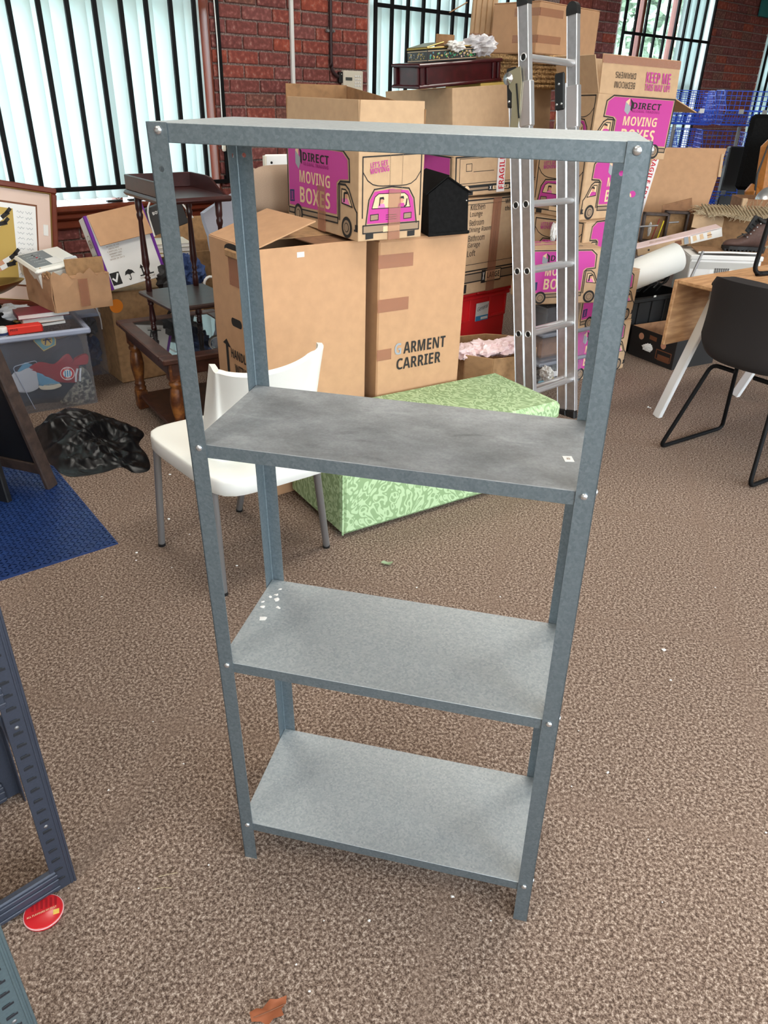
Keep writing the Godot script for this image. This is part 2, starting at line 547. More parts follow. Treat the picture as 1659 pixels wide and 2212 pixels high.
# ---------------------------------------------------------------- the room
func room() -> void:
	var g := G.new()
	g.box(Vector3(2, -0.06, 3.9), Vector3(19, 0.12, 9.2))
	struct("floor", g, M.carpet)
	struct("ceiling", bx(Vector3(2, 3.46, 3.9), Vector3(19, 0.12, 9.2)), M.ceiling)
	# brick wall: a mortar body with four window openings, bricks proud of it
	var holes := [[-3.1, -0.52], [0.80, 2.62], [3.93, 5.70], [7.05, 8.85]]
	g = G.new()
	var s := -7.5
	for h in holes + [[11.5, 11.5]]:
		g.box(Vector3((s + h[0]) / 2, 1.7, -0.19), Vector3(h[0] - s, 3.4, 0.36))
		if h[1] > h[0]:
			g.box(Vector3((h[0] + h[1]) / 2, 0.33, -0.19), Vector3(h[1] - h[0], 0.66, 0.36))
			g.box(Vector3((h[0] + h[1]) / 2, 3.1, -0.19), Vector3(h[1] - h[0], 0.6, 0.36))
		s = h[1]
	var wall := struct("wall_back", g, M.mortar)
	var rng := RandomNumberGenerator.new()
	rng.seed = 5
	var sets := [[-0.515, 0.795, 5, 30, 0.0], [3.0, 3.925, 14, 31, 0.4], [5.705, 7.045, 13, 31, 0.2], [-1.9, -0.52, 5, 8, 0.1]]
	var rest := G.new()
	var cubes := {}
	for q in sets:
		for row in range(2, 38):
			var x: float = q[0] - (0.0 if row % 2 == 0 else 0.12)
			while x < q[1]:
				var header := row % 4 == 3
				var l := 0.238
				if rng.randf() < 0.12 or header and rng.randf() < 0.35: l = 0.118
				var a := maxf(x, q[0])
				var b := minf(x + l, q[1])
				x += l
				if b - a < 0.03: continue
				var size := Vector3(b - a - 0.013, 0.0826 - 0.012, 0.02)
				var at := Vector3((a + b) / 2, (row + 0.5) * 0.0826 + rng.randf_range(-0.0015, 0.0015), -0.005 + rng.randf_range(-0.002, 0.002))
				var seen: bool = row >= q[2] and row < q[3] and not (q[0] == -1.9 and (a + b) / 2 < -1.4) and not (q[0] == -0.515 and row < 9 and a > 0.3)
				if q[0] == -1.9 and row > 7: continue
				if not seen:
					rest.box(at, size, 0.003)
					continue
				var key := "%.3f" % size.x
				if not cubes.has(key):
					cubes[key] = bx(Vector3.ZERO, size, 0.004).done()
				var o := part(wall, "brick", cubes[key], M["brick%d" % [0, 0, 1, 1, 2, 2, 3, 4, 4, 5][rng.randi() % 10]])
				o.position = at
				o.rotation.z = rng.randf_range(-0.006, 0.006)
	var r := part(wall, "brick_courses", rest, M.brick1)
	r.set_meta("kind", "stuff")
	# the other walls of the room
	struct("wall_left", bx(Vector3(-7.55, 1.7, 3.9), Vector3(0.2, 3.4, 9.2)), M.plaster)
	struct("wall_right", bx(Vector3(11.55, 1.7, 3.9), Vector3(0.2, 3.4, 9.2)), M.plaster)
	g = G.new()                                               # shop front behind the camera: piers between big windows
	g.box(Vector3(2, 0.4, 8.5), Vector3(19.2, 0.8, 0.3))
	g.box(Vector3(2, 3.05, 8.5), Vector3(19.2, 0.7, 0.3))
	for x in [-7.2, -4.4, -1.0, 2.4, 8.0]:
		g.box(Vector3(x, 1.7, 8.5), Vector3(0.9 if x < 5 else 8.0, 3.4, 0.3))
	struct("wall_front", g, M.plaster)
	# windows
	window(1, -3.1, -0.52, 1.9, [-2.2, -1.2], true)
	window(2, 0.80, 2.62, 1.98, [1.7], true)
	window(3, 3.93, 5.70, 1.59, [4.55, 5.2], false)
	window(4, 7.05, 8.85, 1.59, [7.95], true)
	grille(-3.0, -0.47, 0.87, 2.75, [], 0.155, "black barred security grille over the large left window, brown table tray in front of it")
	grille(0.845, 2.6, 0.87, 2.75, [1.985], 0.163, "black barred security grille over the middle window, behind the floral tin")
	grille(4.0, 5.66, 0.87, 2.75, [2.0], 0.182, "black barred security grille over the window behind the blue wire baskets")
	grille(7.1, 8.8, 0.87, 2.75, [2.0], 0.17, "black barred security grille over the far right window beyond the wire baskets")
	blinds(-3.05, -0.56, 0.80, 24, "pale aqua vertical blind across the large left window")
	blinds(0.86, 2.58, 0.82, 17, "pale aqua vertical blind across the middle window, behind the floral tin")
	blinds(5.2, 5.66, 0.84, 5, "pale vertical blind gathered at one side of the window behind the wire baskets")
	blinds(7.1, 8.8, 0.84, 16, "pale vertical blind in the far right window beyond the wire baskets")
	var t: Node3D
	g = G.new()                                               # white cable trunking, black cable pipe, keypad
	g.box(Vector3(0.105, 2.42, 0.016), Vector3(0.027, 1.92, 0.022), 0.003)
	var o := single("cable_trunking", "white vertical cable trunking on the brick pier above the open moving box", "trunking", g, M.white_paint)
	o.position = WALL; o.rotation.y = TH
	o = single("cable_pipe", "dark painted cable pipe curving down the brick pier to the keypad", "pipe", rod(bend([Vector3(0.425, 3.36, 0.022), Vector3(0.435, 1.64, 0.022), Vector3(0.44, 1.545, 0.022), Vector3(0.50, 1.525, 0.022)], 0.05), 0.012, 10), mat(rgb(56, 36, 38), 0.5))
	o.position = WALL; o.rotation.y = TH
	g = G.new()
	g.box(Vector3(0, 0, 0.006), Vector3(0.075, 0.02, 0.012), 0.004)
	for x in [-0.03, 0.03]: g.tube([Vector3(x, 0, 0.0), Vector3(x, 0, 0.02)], 0.007, 8)
	o = single("pipe_clip", "small metal saddle clip holding the dark pipe to the brick", "clip", g, M.grey_metal)
	o.position = W(0.43, 1.80, 0.012); o.rotation.y = TH
	t = thing("alarm_keypad", "cream alarm keypad with small display on the brick pier", "keypad", W(0.625, 1.50, 0.005), TH)
	part(t, "case", bx(Vector3(0, 0, 0.022), Vector3(0.185, 0.13, 0.035), 0.006), M.cream)
	part(t, "display", bx(Vector3(-0.045, 0.012, 0.041), Vector3(0.06, 0.02, 0.003)), mat(rgb(74, 78, 74), 0.3))
	for i in 4:
		for j in 3:
			part(t, "key", bx(Vector3(0.018 + j * 0.022, 0.03 - i * 0.02, 0.041), Vector3(0.017, 0.014, 0.005), 0.002), M.white_paint)
	t = thing("junction_box", "small dark switch box at the end of the pipe beside the keypad", "box", W(0.52, 1.52, 0.005), TH)
	part(t, "case", bx(Vector3(0, 0, 0.015), Vector3(0.035, 0.07, 0.03), 0.004), M.black_plastic)
	part(t, "screw", bx(Vector3(0, 0.02, 0.031), Vector3(0.008, 0.008, 0.003), 0.001), M.bolt)
	o = single("blind_cord", "thin white hanging cord with a pull weight beside the left window", "cord", rod([Vector3(-0.50, 2.8, 0.03), Vector3(-0.485, 1.7, 0.032), Vector3(-0.49, 1.17, 0.03)], 0.004, 6), M.white_paint)
	o.position = WALL; o.rotation.y = TH
	g = G.new()
	g.lathe([[0.0, 0.0], [0.012, 0.004], [0.014, 0.02], [0.012, 0.1], [0.004, 0.12], [0.0, 0.12]], 10)
	part(o, "cord_weight", g, M.cream).position = Vector3(-0.49, 1.055, 0.03)
	t = thing("hanging_banner", "teal board hung high on the brick wall at the far right", "banner", W(6.84, 2.62, 0.02), TH)
	part(t, "board", bx(Vector3(0, 0, 0.01), Vector3(0.38, 0.62, 0.02), 0.003), mat(rgb(40, 122, 122), 0.6))
	part(t, "batten", bx(Vector3(0, 0.31, 0.01), Vector3(0.40, 0.03, 0.03), 0.004), M.window_wood)
	# outside: a pavement and a leafy tree seen through the third window
	struct("ground_outside", bx(Vector3(2, -0.2, -14), Vector3(60, 0.1, 26)), M.grass)
	t = thing("tree", "pale green leafy tree blurred beyond the barred window at the right", "tree", W(11.6, -0.15, -4.4), TH)
	part(t, "trunk", rod([Vector3(0, 0, 0), Vector3(0.1, 1.2, 0), Vector3(0.0, 2.2, 0.1)], [0.14, 0.11, 0.08], 8), M.oak_old)
	rng.seed = 9
	g = G.new()
	for k in 5200:
		var d := Vector3(rng.randfn(), rng.randfn(), rng.randfn()).normalized() * pow(rng.randf(), 0.4)
		g.xf = Transform3D(Basis.from_euler(Vector3(rng.randf() * 6, rng.randf() * 6, rng.randf() * 6)), Vector3(0, 3.2, 0) + d * Vector3(2.4, 2.0, 1.6))
		g.quad(Vector3(-0.13, 0, 0), Vector3(0, -0.07, 0), Vector3(0.14, 0, 0.01), Vector3(0, 0.07, 0))
	part(t, "foliage", g, M.tree).set_meta("kind", "stuff")

func W(s: float, y: float, t: float) -> Vector3:
	return Transform3D(Basis(Vector3.UP, TH), WALL) * Vector3(s, y, t)

func window(n: int, a: float, b: float, rail: float, mull: Array, sill: bool) -> void:
	var w := struct("window_%d" % n, null, null)
	for x in [a + 0.03, b - 0.03]:
		part(w, "jamb", span(Vector3(x - 0.03, 0.70, -0.22), Vector3(x + 0.03, 2.8, -0.12), 0.006), M.window_wood)
		var side := -1.0 if x < (a + b) / 2 else 1.0
		part(w, "reveal_lining", span(Vector3(x + side * 0.022, 0.70, -0.36), Vector3(x + side * 0.035, 2.8, 0.004), 0.003), M.white_paint if n != 1 else M.window_wood)
	for y in [0.73, rail, 2.77]:
		part(w, "rail", span(Vector3(a, y - 0.03, -0.215), Vector3(b, y + 0.03, -0.125), 0.006), M.window_wood)
	for x in mull:
		part(w, "mullion", span(Vector3(x - 0.025, 0.70, -0.21), Vector3(x + 0.025, 2.8, -0.13), 0.006), M.window_wood)
	var xs: Array = [a] + mull + [b]
	for k in xs.size() - 1:
		part(w, "pane", span(Vector3(xs[k] + 0.02, 0.72, -0.173), Vector3(xs[k + 1] - 0.02, 2.78, -0.167)), M.glass)
	if sill:
		part(w, "sill", span(Vector3(a - 0.06, 0.742, -0.17), Vector3(b + 0.06, 0.782, 0.07), 0.012), M.sill_wood)
		part(w, "sill_moulding", span(Vector3(a - 0.03, 0.70, -0.1), Vector3(b + 0.03, 0.742, 0.05), 0.012), M.window_wood)
		part(w, "apron", span(Vector3(a - 0.02, 0.645, -0.1), Vector3(b + 0.02, 0.70, 0.03), 0.01), M.window_wood)

func grille(a: float, b: float, y0: float, y1: float, cross: Array, step: float, label: String) -> void:
	var w := thing("window_grille", label, "grille", WALL, TH)
	for y in [y0, y1] + cross:
		part(w, "rail", span(Vector3(a - 0.015, y - 0.013, 0.012), Vector3(b + 0.015, y + 0.013, 0.030), 0.003), M.black_paint)
	var n := int(round((b - a) / step))
	for k in n + 1:
		var x := a + (b - a) * k / n
		part(w, "bar", span(Vector3(x - 0.013, y0, 0.010), Vector3(x + 0.013, y1, 0.033), 0.003), M.black_paint)
	for y in [y0 + 0.02, y1 - 0.1]:
		for x in [a, b]:
			part(w, "fixing_lug", span(Vector3(x - 0.02, y - 0.015, -0.004), Vector3(x + 0.02, y + 0.015, 0.014), 0.002), M.black_paint)

func blinds(a: float, b: float, y0: float, n: int, label: String) -> void:
	var w := thing("vertical_blind", label, "blind", WALL, TH)
	part(w, "headrail", span(Vector3(a, 2.68, -0.10), Vector3(b, 2.72, -0.05), 0.004), M.white_paint)
	var rng := RandomNumberGenerator.new()
	rng.seed = n
	var step := (b - a) / n
	var wd := minf(step * 1.2, 0.127)
	var g := G.new()
	var rows := []
	for i in 2:
		var row := []
		for j in 7:
			var f := j / 6.0 - 0.5
			row.append(Vector3(f * wd, (y0 if i == 0 else 2.68), 0.006 * cos(f * PI)))
		rows.append(row)
	g.sheet(rows, 0.0015)
	var m := g.done()
	for k in n:
		var o := part(w, "slat", m, M.blind)
		o.position = Vector3(a + (k + 0.5) * step, rng.randf_range(-0.004, 0.004), -0.075)
		o.rotation.y = -0.42 + rng.randf_range(-0.05, 0.05)
	var z := []
	for k in n * 2 + 1: z.append(Vector3(a + k * step * 0.5, y0 + (0.015 if k % 2 == 0 else -0.012), -0.068))
	part(w, "bottom_chain", rod(z, 0.0022, 4), M.white_paint)


# ---------------------------------------------------------------- moving boxes
# local x along the front face, -z along the left face, y up; the origin is the near lower corner
func carton(called: String, label: String, at: Vector3, yaw: float, w: float, d: float, h: float, m: Material, open := false, group := "", roll := 0.0, pitch := 0.0, flaps := [0.0, 0.0, 0.0, 0.0], fl := 0.16) -> Node3D:
	var t := thing(called, label, "box", at, yaw, group, roll, pitch)
	if not open:
		part(t, "body", span(Vector3(0, 0, -d), Vector3(w, h - 0.004, 0), 0.006), m)
		part(t, "flap", span(Vector3(0.001, h - 0.004, -d / 2 + 0.001), Vector3(w - 0.001, h, -0.001), 0.002), m)
		part(t, "flap", span(Vector3(0.001, h - 0.004, -d + 0.001), Vector3(w - 0.001, h, -d / 2 - 0.001), 0.002), m)
		return t
	var k := 0.006
	var g := G.new()
	g.box(Vector3(w / 2, h / 2, -k / 2), Vector3(w, h, k), 0.002)
	g.box(Vector3(w / 2, h / 2, -d + k / 2), Vector3(w, h, k), 0.002)
	g.box(Vector3(k / 2, h / 2, -d / 2), Vector3(k, h, d - 0.002), 0.002)
	g.box(Vector3(w - k / 2, h / 2, -d / 2), Vector3(k, h, d - 0.002), 0.002)
	g.box(Vector3(w / 2, k / 2, -d / 2), Vector3(w - 0.004, k, d - 0.004))
	part(t, "body", g, m)
	# flaps stand at an angle from upright, outwards positive: front, right, back, left (99 = none)
	for n in 4:
		if flaps[n] > 50: continue
		var o := part(t, "flap", span(Vector3(0.003, 0, -0.0025), Vector3((w if n % 2 == 0 else d) - 0.003, fl, 0.0025), 0.001), m)
		var b := Basis(Vector3.UP, [0.0, PI / 2, PI, -PI / 2][n]) * Basis(Vector3.RIGHT, flaps[n])
		o.transform = Transform3D(b, [Vector3(0, h, -0.003), Vector3(w - 0.003, h, 0), Vector3(w, h, -d + 0.003), Vector3(0.003, h, -d)][n])
	return t

func front(_w: float) -> Transform3D: return Transform3D()
func left(d: float) -> Transform3D: return Transform3D(Basis(Vector3.BACK, Vector3.UP, Vector3.LEFT), Vector3(0, 0, -d))
func right(w: float) -> Transform3D: return Transform3D(Basis(Vector3.FORWARD, Vector3.UP, Vector3.RIGHT), Vector3(w, 0, 0))
func top(h: float) -> Transform3D: return Transform3D(Basis(Vector3.RIGHT, Vector3.FORWARD, Vector3.UP), Vector3(0, h, 0))

func truck_side(t: Node3D, f: Transform3D, w: float, h: float, flip := false, man := false) -> void:
	var k := Ink.new(t, f, w, h, flip)
	var lw := 0.012 * w
	var body := [[0.03, 0.22], [0.03, 0.965], [0.80, 0.965], [0.865, 0.89], [0.875, 0.68], [0.76, 0.66], [0.725, 0.62], [0.725, 0.25]]
	k.poly(body, "magenta", 1)
	k.line([[0.012, 0.20], [0.012, 0.985], [0.81, 0.985], [0.885, 0.90], [0.893, 0.655], [0.775, 0.64], [0.745, 0.60], [0.745, 0.2]], lw, "black", 1)
	k.poly([[0.02, 0.12], [0.02, 0.185], [0.74, 0.215], [0.74, 0.15]], "grey", 1)
	k.line([[0.02, 0.12], [0.02, 0.185], [0.74, 0.215], [0.74, 0.15]], lw * 0.8, "black", 2, true)
	k.line([[0.765, 0.2], [0.765, 0.61], [0.84, 0.615], [0.885, 0.57], [0.955, 0.38], [0.985, 0.33], [0.985, 0.12], [0.955, 0.12]], lw, "black", 1)
	k.poly([[0.795, 0.40], [0.795, 0.56], [0.845, 0.56], [0.875, 0.53], [0.93, 0.38]], "beige", 1)
	k.line([[0.795, 0.40], [0.795, 0.56], [0.845, 0.56], [0.875, 0.53], [0.93, 0.38]], lw * 0.7, "black", 3, true)
	k.poly([[0.80, 0.405], [0.80, 0.45], [0.83, 0.465], [0.87, 0.46], [0.895, 0.395]], "magenta" if man else "pink", 2)
	k.disc([0.848, 0.495], 0.022 * w, "skin", 2)
	k.poly([[0.825, 0.50], [0.83, 0.535], [0.86, 0.54], [0.875, 0.51], [0.865, 0.515], [0.84, 0.51]], "black", 3)
	if not man: k.poly([[0.82, 0.53], [0.815, 0.41], [0.835, 0.42], [0.838, 0.52]], "black", 3)
	for x in [[0.17, 0.13], [0.86, 0.13]]:
		k.disc(x, 0.088 * h + 0.02 * w, "black", 3)
		k.disc(x, 0.064 * h + 0.012 * w, "grey", 4)
		k.disc(x, 0.045 * h + 0.006 * w, "black", 5)
		k.disc(x, 0.045 * h + 0.001 * w, "grey", 6)
	k.poly([[0.965, 0.11], [0.965, 0.19], [0.998, 0.19], [0.998, 0.11]], "black", 2)
	var lx := 0.19 if not flip else 0.40                     # faceted emblem
	var pen := Ink.new(t, f, w, h)
	var c := lx * w
	var e := 0.055 * w
	for q in [["silver", [[-0.9, -0.6], [-0.9, 0.6], [0, 0.2], [0, -1.1]]], ["beige", [[-0.9, 0.6], [0, 1.1], [0, 0.2]]], ["black", [[0, 1.1], [0.9, 0.6], [0.9, -0.6], [0.45, -0.4], [0.45, 0.35]]], ["silver", [[0, 0.2], [0.4, 0.0], [0.4, -0.6], [0, -1.1]]]]:
		var pts := PackedVector2Array()
		for p in q[1]: pts.append(Vector2(c + p[0] * e, 0.83 * h + p[1] * e * 1.25))
		pen.raw(pts, q[0], 2)
	pen.finish(self)
	var tx := 0.44 if not flip else 0.63
	words(t, f, "DIRECT", tx * w, 0.85 * h, 0.37 * w, 0.10 * h, M.ink_black)
	words(t, f, "GLOBAL TRADING", (tx + 0.0) * w, 0.765 * h, 0.36 * w, 0.04 * h, M.ink_violet)
	tx = 0.42 if not flip else 0.58
	words(t, f, "MOVING", tx * w, 0.605 * h, 0.44 * w, 0.145 * h, M.ink_beige)
	words(t, f, "BOXES", tx * w, 0.38 * h, 0.44 * w, 0.195 * h, M.ink_beige)
	if not flip:
		var q := Ink.new(t, f, w, h)
		q.line([[0.045, 0.27], [0.045, 0.40], [0.105, 0.41], [0.105, 0.28]], 0.006, "navy", 2, true)
		q.line([[0.06, 0.30], [0.06, 0.38]], 0.008, "navy", 2)
		q.line([[0.088, 0.305], [0.088, 0.385]], 0.008, "navy", 2)
		q.finish(self)
	k.finish(self)

func truck_front(t: Node3D, f: Transform3D, w: float, h: float) -> void:
	var k := Ink.new(t, f, w, h)
	var lw := 0.016 * w
	k.line([[0.06, 0.27], [0.06, 0.94], [0.95, 0.97], [0.96, 0.27]], lw, "black", 1)
	var arc := []
	for i in 13: arc.append([0.06 + 0.89 * i / 12.0, 0.62 + 0.16 * pow(absf(i / 6.0 - 1.0), 5.0)])
	k.line(arc, lw * 0.7, "black", 1)
	k.poly([[0.13, 0.20], [0.17, 0.46], [0.24, 0.56], [0.50, 0.585], [0.76, 0.56], [0.84, 0.46], [0.89, 0.20]], "magenta", 1)
	k.line([[0.11, 0.18], [0.155, 0.47], [0.235, 0.585], [0.50, 0.61], [0.77, 0.585], [0.855, 0.47], [0.91, 0.18]], lw, "black", 1)
	k.poly([[0.20, 0.37], [0.245, 0.50], [0.30, 0.535], [0.70, 0.535], [0.755, 0.50], [0.80, 0.37]], "beige", 2)
	k.line([[0.20, 0.37], [0.245, 0.50], [0.30, 0.535], [0.70, 0.535], [0.755, 0.50], [0.80, 0.37]], lw * 0.6, "black", 3, true)
	for p in [[0.345, "pink"], [0.655, "magenta"]]:
		k.poly([[p[0] - 0.06, 0.375], [p[0] - 0.04, 0.42], [p[0] + 0.04, 0.42], [p[0] + 0.06, 0.375]], p[1], 3)
		k.disc([p[0], 0.455], 0.034 * w, "skin", 4)
		k.poly([[p[0] - 0.035, 0.46], [p[0] - 0.03, 0.495], [p[0] + 0.03, 0.5], [p[0] + 0.04, 0.465], [p[0], 0.475]], "black", 5)
	k.poly([[0.305, 0.40], [0.315, 0.47], [0.327, 0.47], [0.32, 0.40]], "black", 5)
	k.poly([[0.69, 0.38], [0.72, 0.40], [0.735, 0.47], [0.75, 0.47], [0.74, 0.39], [0.71, 0.37]], "black", 4)
	for x in [0.24, 0.76]:
		k.poly([[x - 0.06, 0.235], [x - 0.06, 0.30], [x + 0.06, 0.305], [x + 0.06, 0.24]], "grey", 2)
		k.line([[x - 0.06, 0.235], [x - 0.06, 0.30], [x + 0.06, 0.305], [x + 0.06, 0.24]], lw * 0.6, "black", 3, true)
	for y in [0.24, 0.265, 0.29]: k.line([[0.42, y], [0.58, y]], lw * 0.5, "black", 2)
	k.poly([[0.07, 0.09], [0.07, 0.18], [0.95, 0.19], [0.95, 0.10]], "grey", 1)
	k.line([[0.07, 0.09], [0.07, 0.18], [0.95, 0.19], [0.95, 0.10]], lw, "black", 2, true)
	k.poly([[0.38, 0.095], [0.38, 0.16], [0.64, 0.165], [0.64, 0.1]], "beige", 3)
	for x in [0.17, 0.83]: k.poly([[x - 0.06, 0.02], [x - 0.06, 0.085], [x + 0.06, 0.09], [x + 0.06, 0.025]], "black", 1)
	k.finish(self)
	words(t, f, "LET'S GET", 0.30 * w, 0.865 * h, 0.26 * w, 0.055 * h, M.ink_magenta, 0.12)
	words(t, f, "MOVING", 0.31 * w, 0.80 * h, 0.28 * w, 0.06 * h, M.ink_magenta, 0.12)

func truck_back(t: Node3D, f: Transform3D, w: float, h: float, plate: String, list := false) -> void:
	var k := Ink.new(t, f, w, h)
	var y := 0.22
	k.line([[0.03, y + 0.03], [0.03, 0.97], [0.97, 0.97], [0.97, y + 0.03]], 0.008, "black", 1, true)
	k.line([[0.07, y + 0.1], [0.07, 0.93], [0.49, 0.93], [0.49, y + 0.1]], 0.003, "black", 1, true)
	k.line([[0.51, y + 0.1], [0.51, 0.93], [0.93, 0.93], [0.93, y + 0.1]], 0.003, "black", 1, true)
	if not list:
		k.line([[0.14, 0.62], [0.14, 0.8], [0.2, 0.8], [0.2, 0.62]], 0.003, "black", 1, true)
		k.line([[0.22, 0.6], [0.44, 0.6]], 0.003, "black", 1)
	k.poly([[0.03, 0.13], [0.03, y], [0.97, y], [0.97, 0.13]], "grey", 1)
	k.line([[0.03, 0.13], [0.03, y], [0.97, y], [0.97, 0.13]], 0.007, "black", 2, true)
	for x in [0.09, 0.15, 0.85, 0.91]: k.disc([x, (0.13 + y) / 2], 0.03 * w, "beige", 3)
	k.poly([[0.40, 0.11], [0.40, y + 0.01], [0.62, y + 0.01], [0.62, 0.11]], "beige", 4)
	k.line([[0.40, 0.11], [0.40, y + 0.01], [0.62, y + 0.01], [0.62, 0.11]], 0.006, "black", 5, true)
	k.poly([[0.385, 0.10], [0.385, y + 0.02], [0.435, y + 0.02], [0.435, 0.10]], "black", 5)
	for x in [0.16, 0.84]: k.poly([[x - 0.06, 0.02], [x - 0.06, 0.115], [x + 0.06, 0.115], [x + 0.06, 0.02]], "black", 1)
	k.finish(self)
	words(t, f, "X", 0.41 * w, 0.5 * (0.13 + y) * h, 0.022 * w, (y - 0.11) * h * 0.75, M.ink_white, 0, 6)
	words(t, f, plate, 0.53 * w, 0.5 * (0.13 + y) * h, 0.15 * w, (y - 0.11) * h * 0.55, M.ink_black, 0, 6)


# ---------------------------------------------------------------- the galvanised shelf unit and its neighbours
func strip(g: G, x0: float, x1: float, y0: float, y1: float, holes: Array, th: float) -> void:   # a plate in xy with round holes on its middle line
	var c := (x0 + x1) / 2
	var y := y0
	for hy in holes + [y1 + 1.0]:
		if hy > y1:
			g.prism(PackedVector2Array([Vector2(x0, y), Vector2(x1, y), Vector2(x1, y1), Vector2(x0, y1)]), -th, 0)
			break
		g.prism(PackedVector2Array([Vector2(x0, y), Vector2(x1, y), Vector2(x1, hy - 0.008), Vector2(x0, hy - 0.008)]), -th, 0)
		for s in [-1.0, 1.0]:
			var q := PackedVector2Array([Vector2(c, hy - 0.008), Vector2(x1 if s > 0 else x0, hy - 0.008), Vector2(x1 if s > 0 else x0, hy + 0.008), Vector2(c, hy + 0.008)])
			for i in 7: q.append(Vector2(c + s * 0.0036 * sin(PI * i / 6), hy + 0.0036 * cos(PI * i / 6)))
			g.prism(q, -th, 0)
		y = hy + 0.008

func shelf_unit() -> void:
	var t := thing("shelf_unit", "empty galvanised steel shelf unit with four shelves standing alone in front", "shelves")
	var lean := Basis(Vector3.RIGHT, Vector3(-0.0218, 1, 0.0045), Vector3.BACK)
	var w := 0.60
	var d := 0.27
	var fw := 0.027
	var sw := 0.033
	var th := 0.0016
	for cx in [0.0, 1.0]:
		for cz in [0.0, 1.0]:
			var g := G.new()
			var mx := Basis(Vector3.RIGHT * (1 - 2 * cx), Vector3.UP, Vector3.BACK * (1 - 2 * cz))
			g.xf = Transform3D(lean, Vector3.ZERO) * Transform3D(mx, Vector3(w * cx, 0, -d * cz))
			strip(g, 0, fw, 0, 1.4, [1.347], th)
			var keep := g.xf
			g.xf = keep * Transform3D(Basis(Vector3.FORWARD, Vector3.UP, Vector3.RIGHT), Vector3(th, 0, 0))
			strip(g, 0, sw, 0, 1.4, [1.347], th)
			g.xf = keep
			g.tube([Vector3(0.002, 0, -0.002), Vector3(0.002, 1.4, -0.002)], 0.0022, 6)
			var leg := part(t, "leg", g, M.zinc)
			for y in [1.391, 0.963, 0.5366, 0.107]:
				g = G.new()                                   # round-headed bolts through front and side
				for side in 2:
					var q := Transform3D(Basis(Vector3.RIGHT, PI / 2), Vector3(0.0155, y, 0)) if side == 0 else Transform3D(Basis(Vector3.BACK, PI / 2), Vector3(0, y - 0.0, -0.018))
					g.xf = Transform3D(lean, Vector3.ZERO) * Transform3D(mx, Vector3(w * cx, 0, -d * cz)) * q
					g.lathe([[0.0054, 0.0], [0.0054, 0.001], [0.0046, 0.0026], [0.0024, 0.0036], [0.0, 0.0038]], 10)
				part(leg, "bolt", g, M.bolt)
	var n := 0
	for y in [1.4, 0.969, 0.5426, 0.113]:
		var g := G.new()
		g.xf = Transform3D(lean, Vector3.ZERO)
		g.box(Vector3(w / 2, y - 0.0008, -d / 2), Vector3(w - 2 * th - 0.001, 0.0016, d - 2 * th - 0.001), 0.0006)
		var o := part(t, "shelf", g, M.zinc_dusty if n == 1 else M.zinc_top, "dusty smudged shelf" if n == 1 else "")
		g = G.new()
		g.xf = Transform3D(lean, Vector3.ZERO)
		for s in [0.0, 1.0]:
			g.box(Vector3(w / 2, y - 0.0115, -th - 0.0014 - s * (d - 2 * th - 0.0028)), Vector3(w - 2 * th - 0.002, 0.022, 0.0014), 0.0005)
			g.box(Vector3(th + 0.0014 + s * (w - 2 * th - 0.0028), y - 0.0115, -d / 2), Vector3(0.0014, 0.022, d - 2 * th - 0.004), 0.0005)
			g.box(Vector3(w / 2, y - 0.0222, -th - 0.008 - s * (d - 2 * th - 0.016)), Vector3(w - 2 * th - 0.002, 0.0012, 0.013))
		part(o, "turned_lip", g, M.zinc)
		if n == 1:
			var k := Transform3D(Basis(Vector3.UP, 0.25), Vector3(0.54, y + 0.0004, -0.10))
			g = G.new()
			g.xf = k
			g.box(Vector3.ZERO, Vector3(0.014, 0.0006, 0.019))
			part(o, "price_sticker", g, M.paper, "small white price sticker")
			words(o, k * Transform3D(Basis(Vector3.RIGHT, -PI / 2), Vector3.ZERO), "£5", 0, 0, 0.005, 0.006, M.ink_grey, 0.0, 0)
		if n == 2:                                            # dried white paint near the rear left corner
			var rng := RandomNumberGenerator.new()
			rng.seed = 3
			for k in [[0.032, -0.135, 0.008], [0.048, -0.175, 0.005], [0.018, -0.17, 0.006], [0.035, -0.20, 0.007], [0.03, -0.215, 0.005], [0.02, -0.205, 0.004], [0.03, -0.235, 0.004], [0.012, -0.185, 0.004]]:
				var q := []
				for i in 9: q.append(Vector3(k[0] - 0.012, y + 0.0002, k[1]) + Vector3(cos(TAU * i / 9), 0, -sin(TAU * i / 9)) * k[2] * rng.randf_range(0.5, 1.2))
				part(o, "paint_splash", patch(q, 2, func(p: Vector3, r: float) -> Vector3: return p + Vector3(0, 0.0008 * (1 - r), 0)), M.paper)
		n += 1

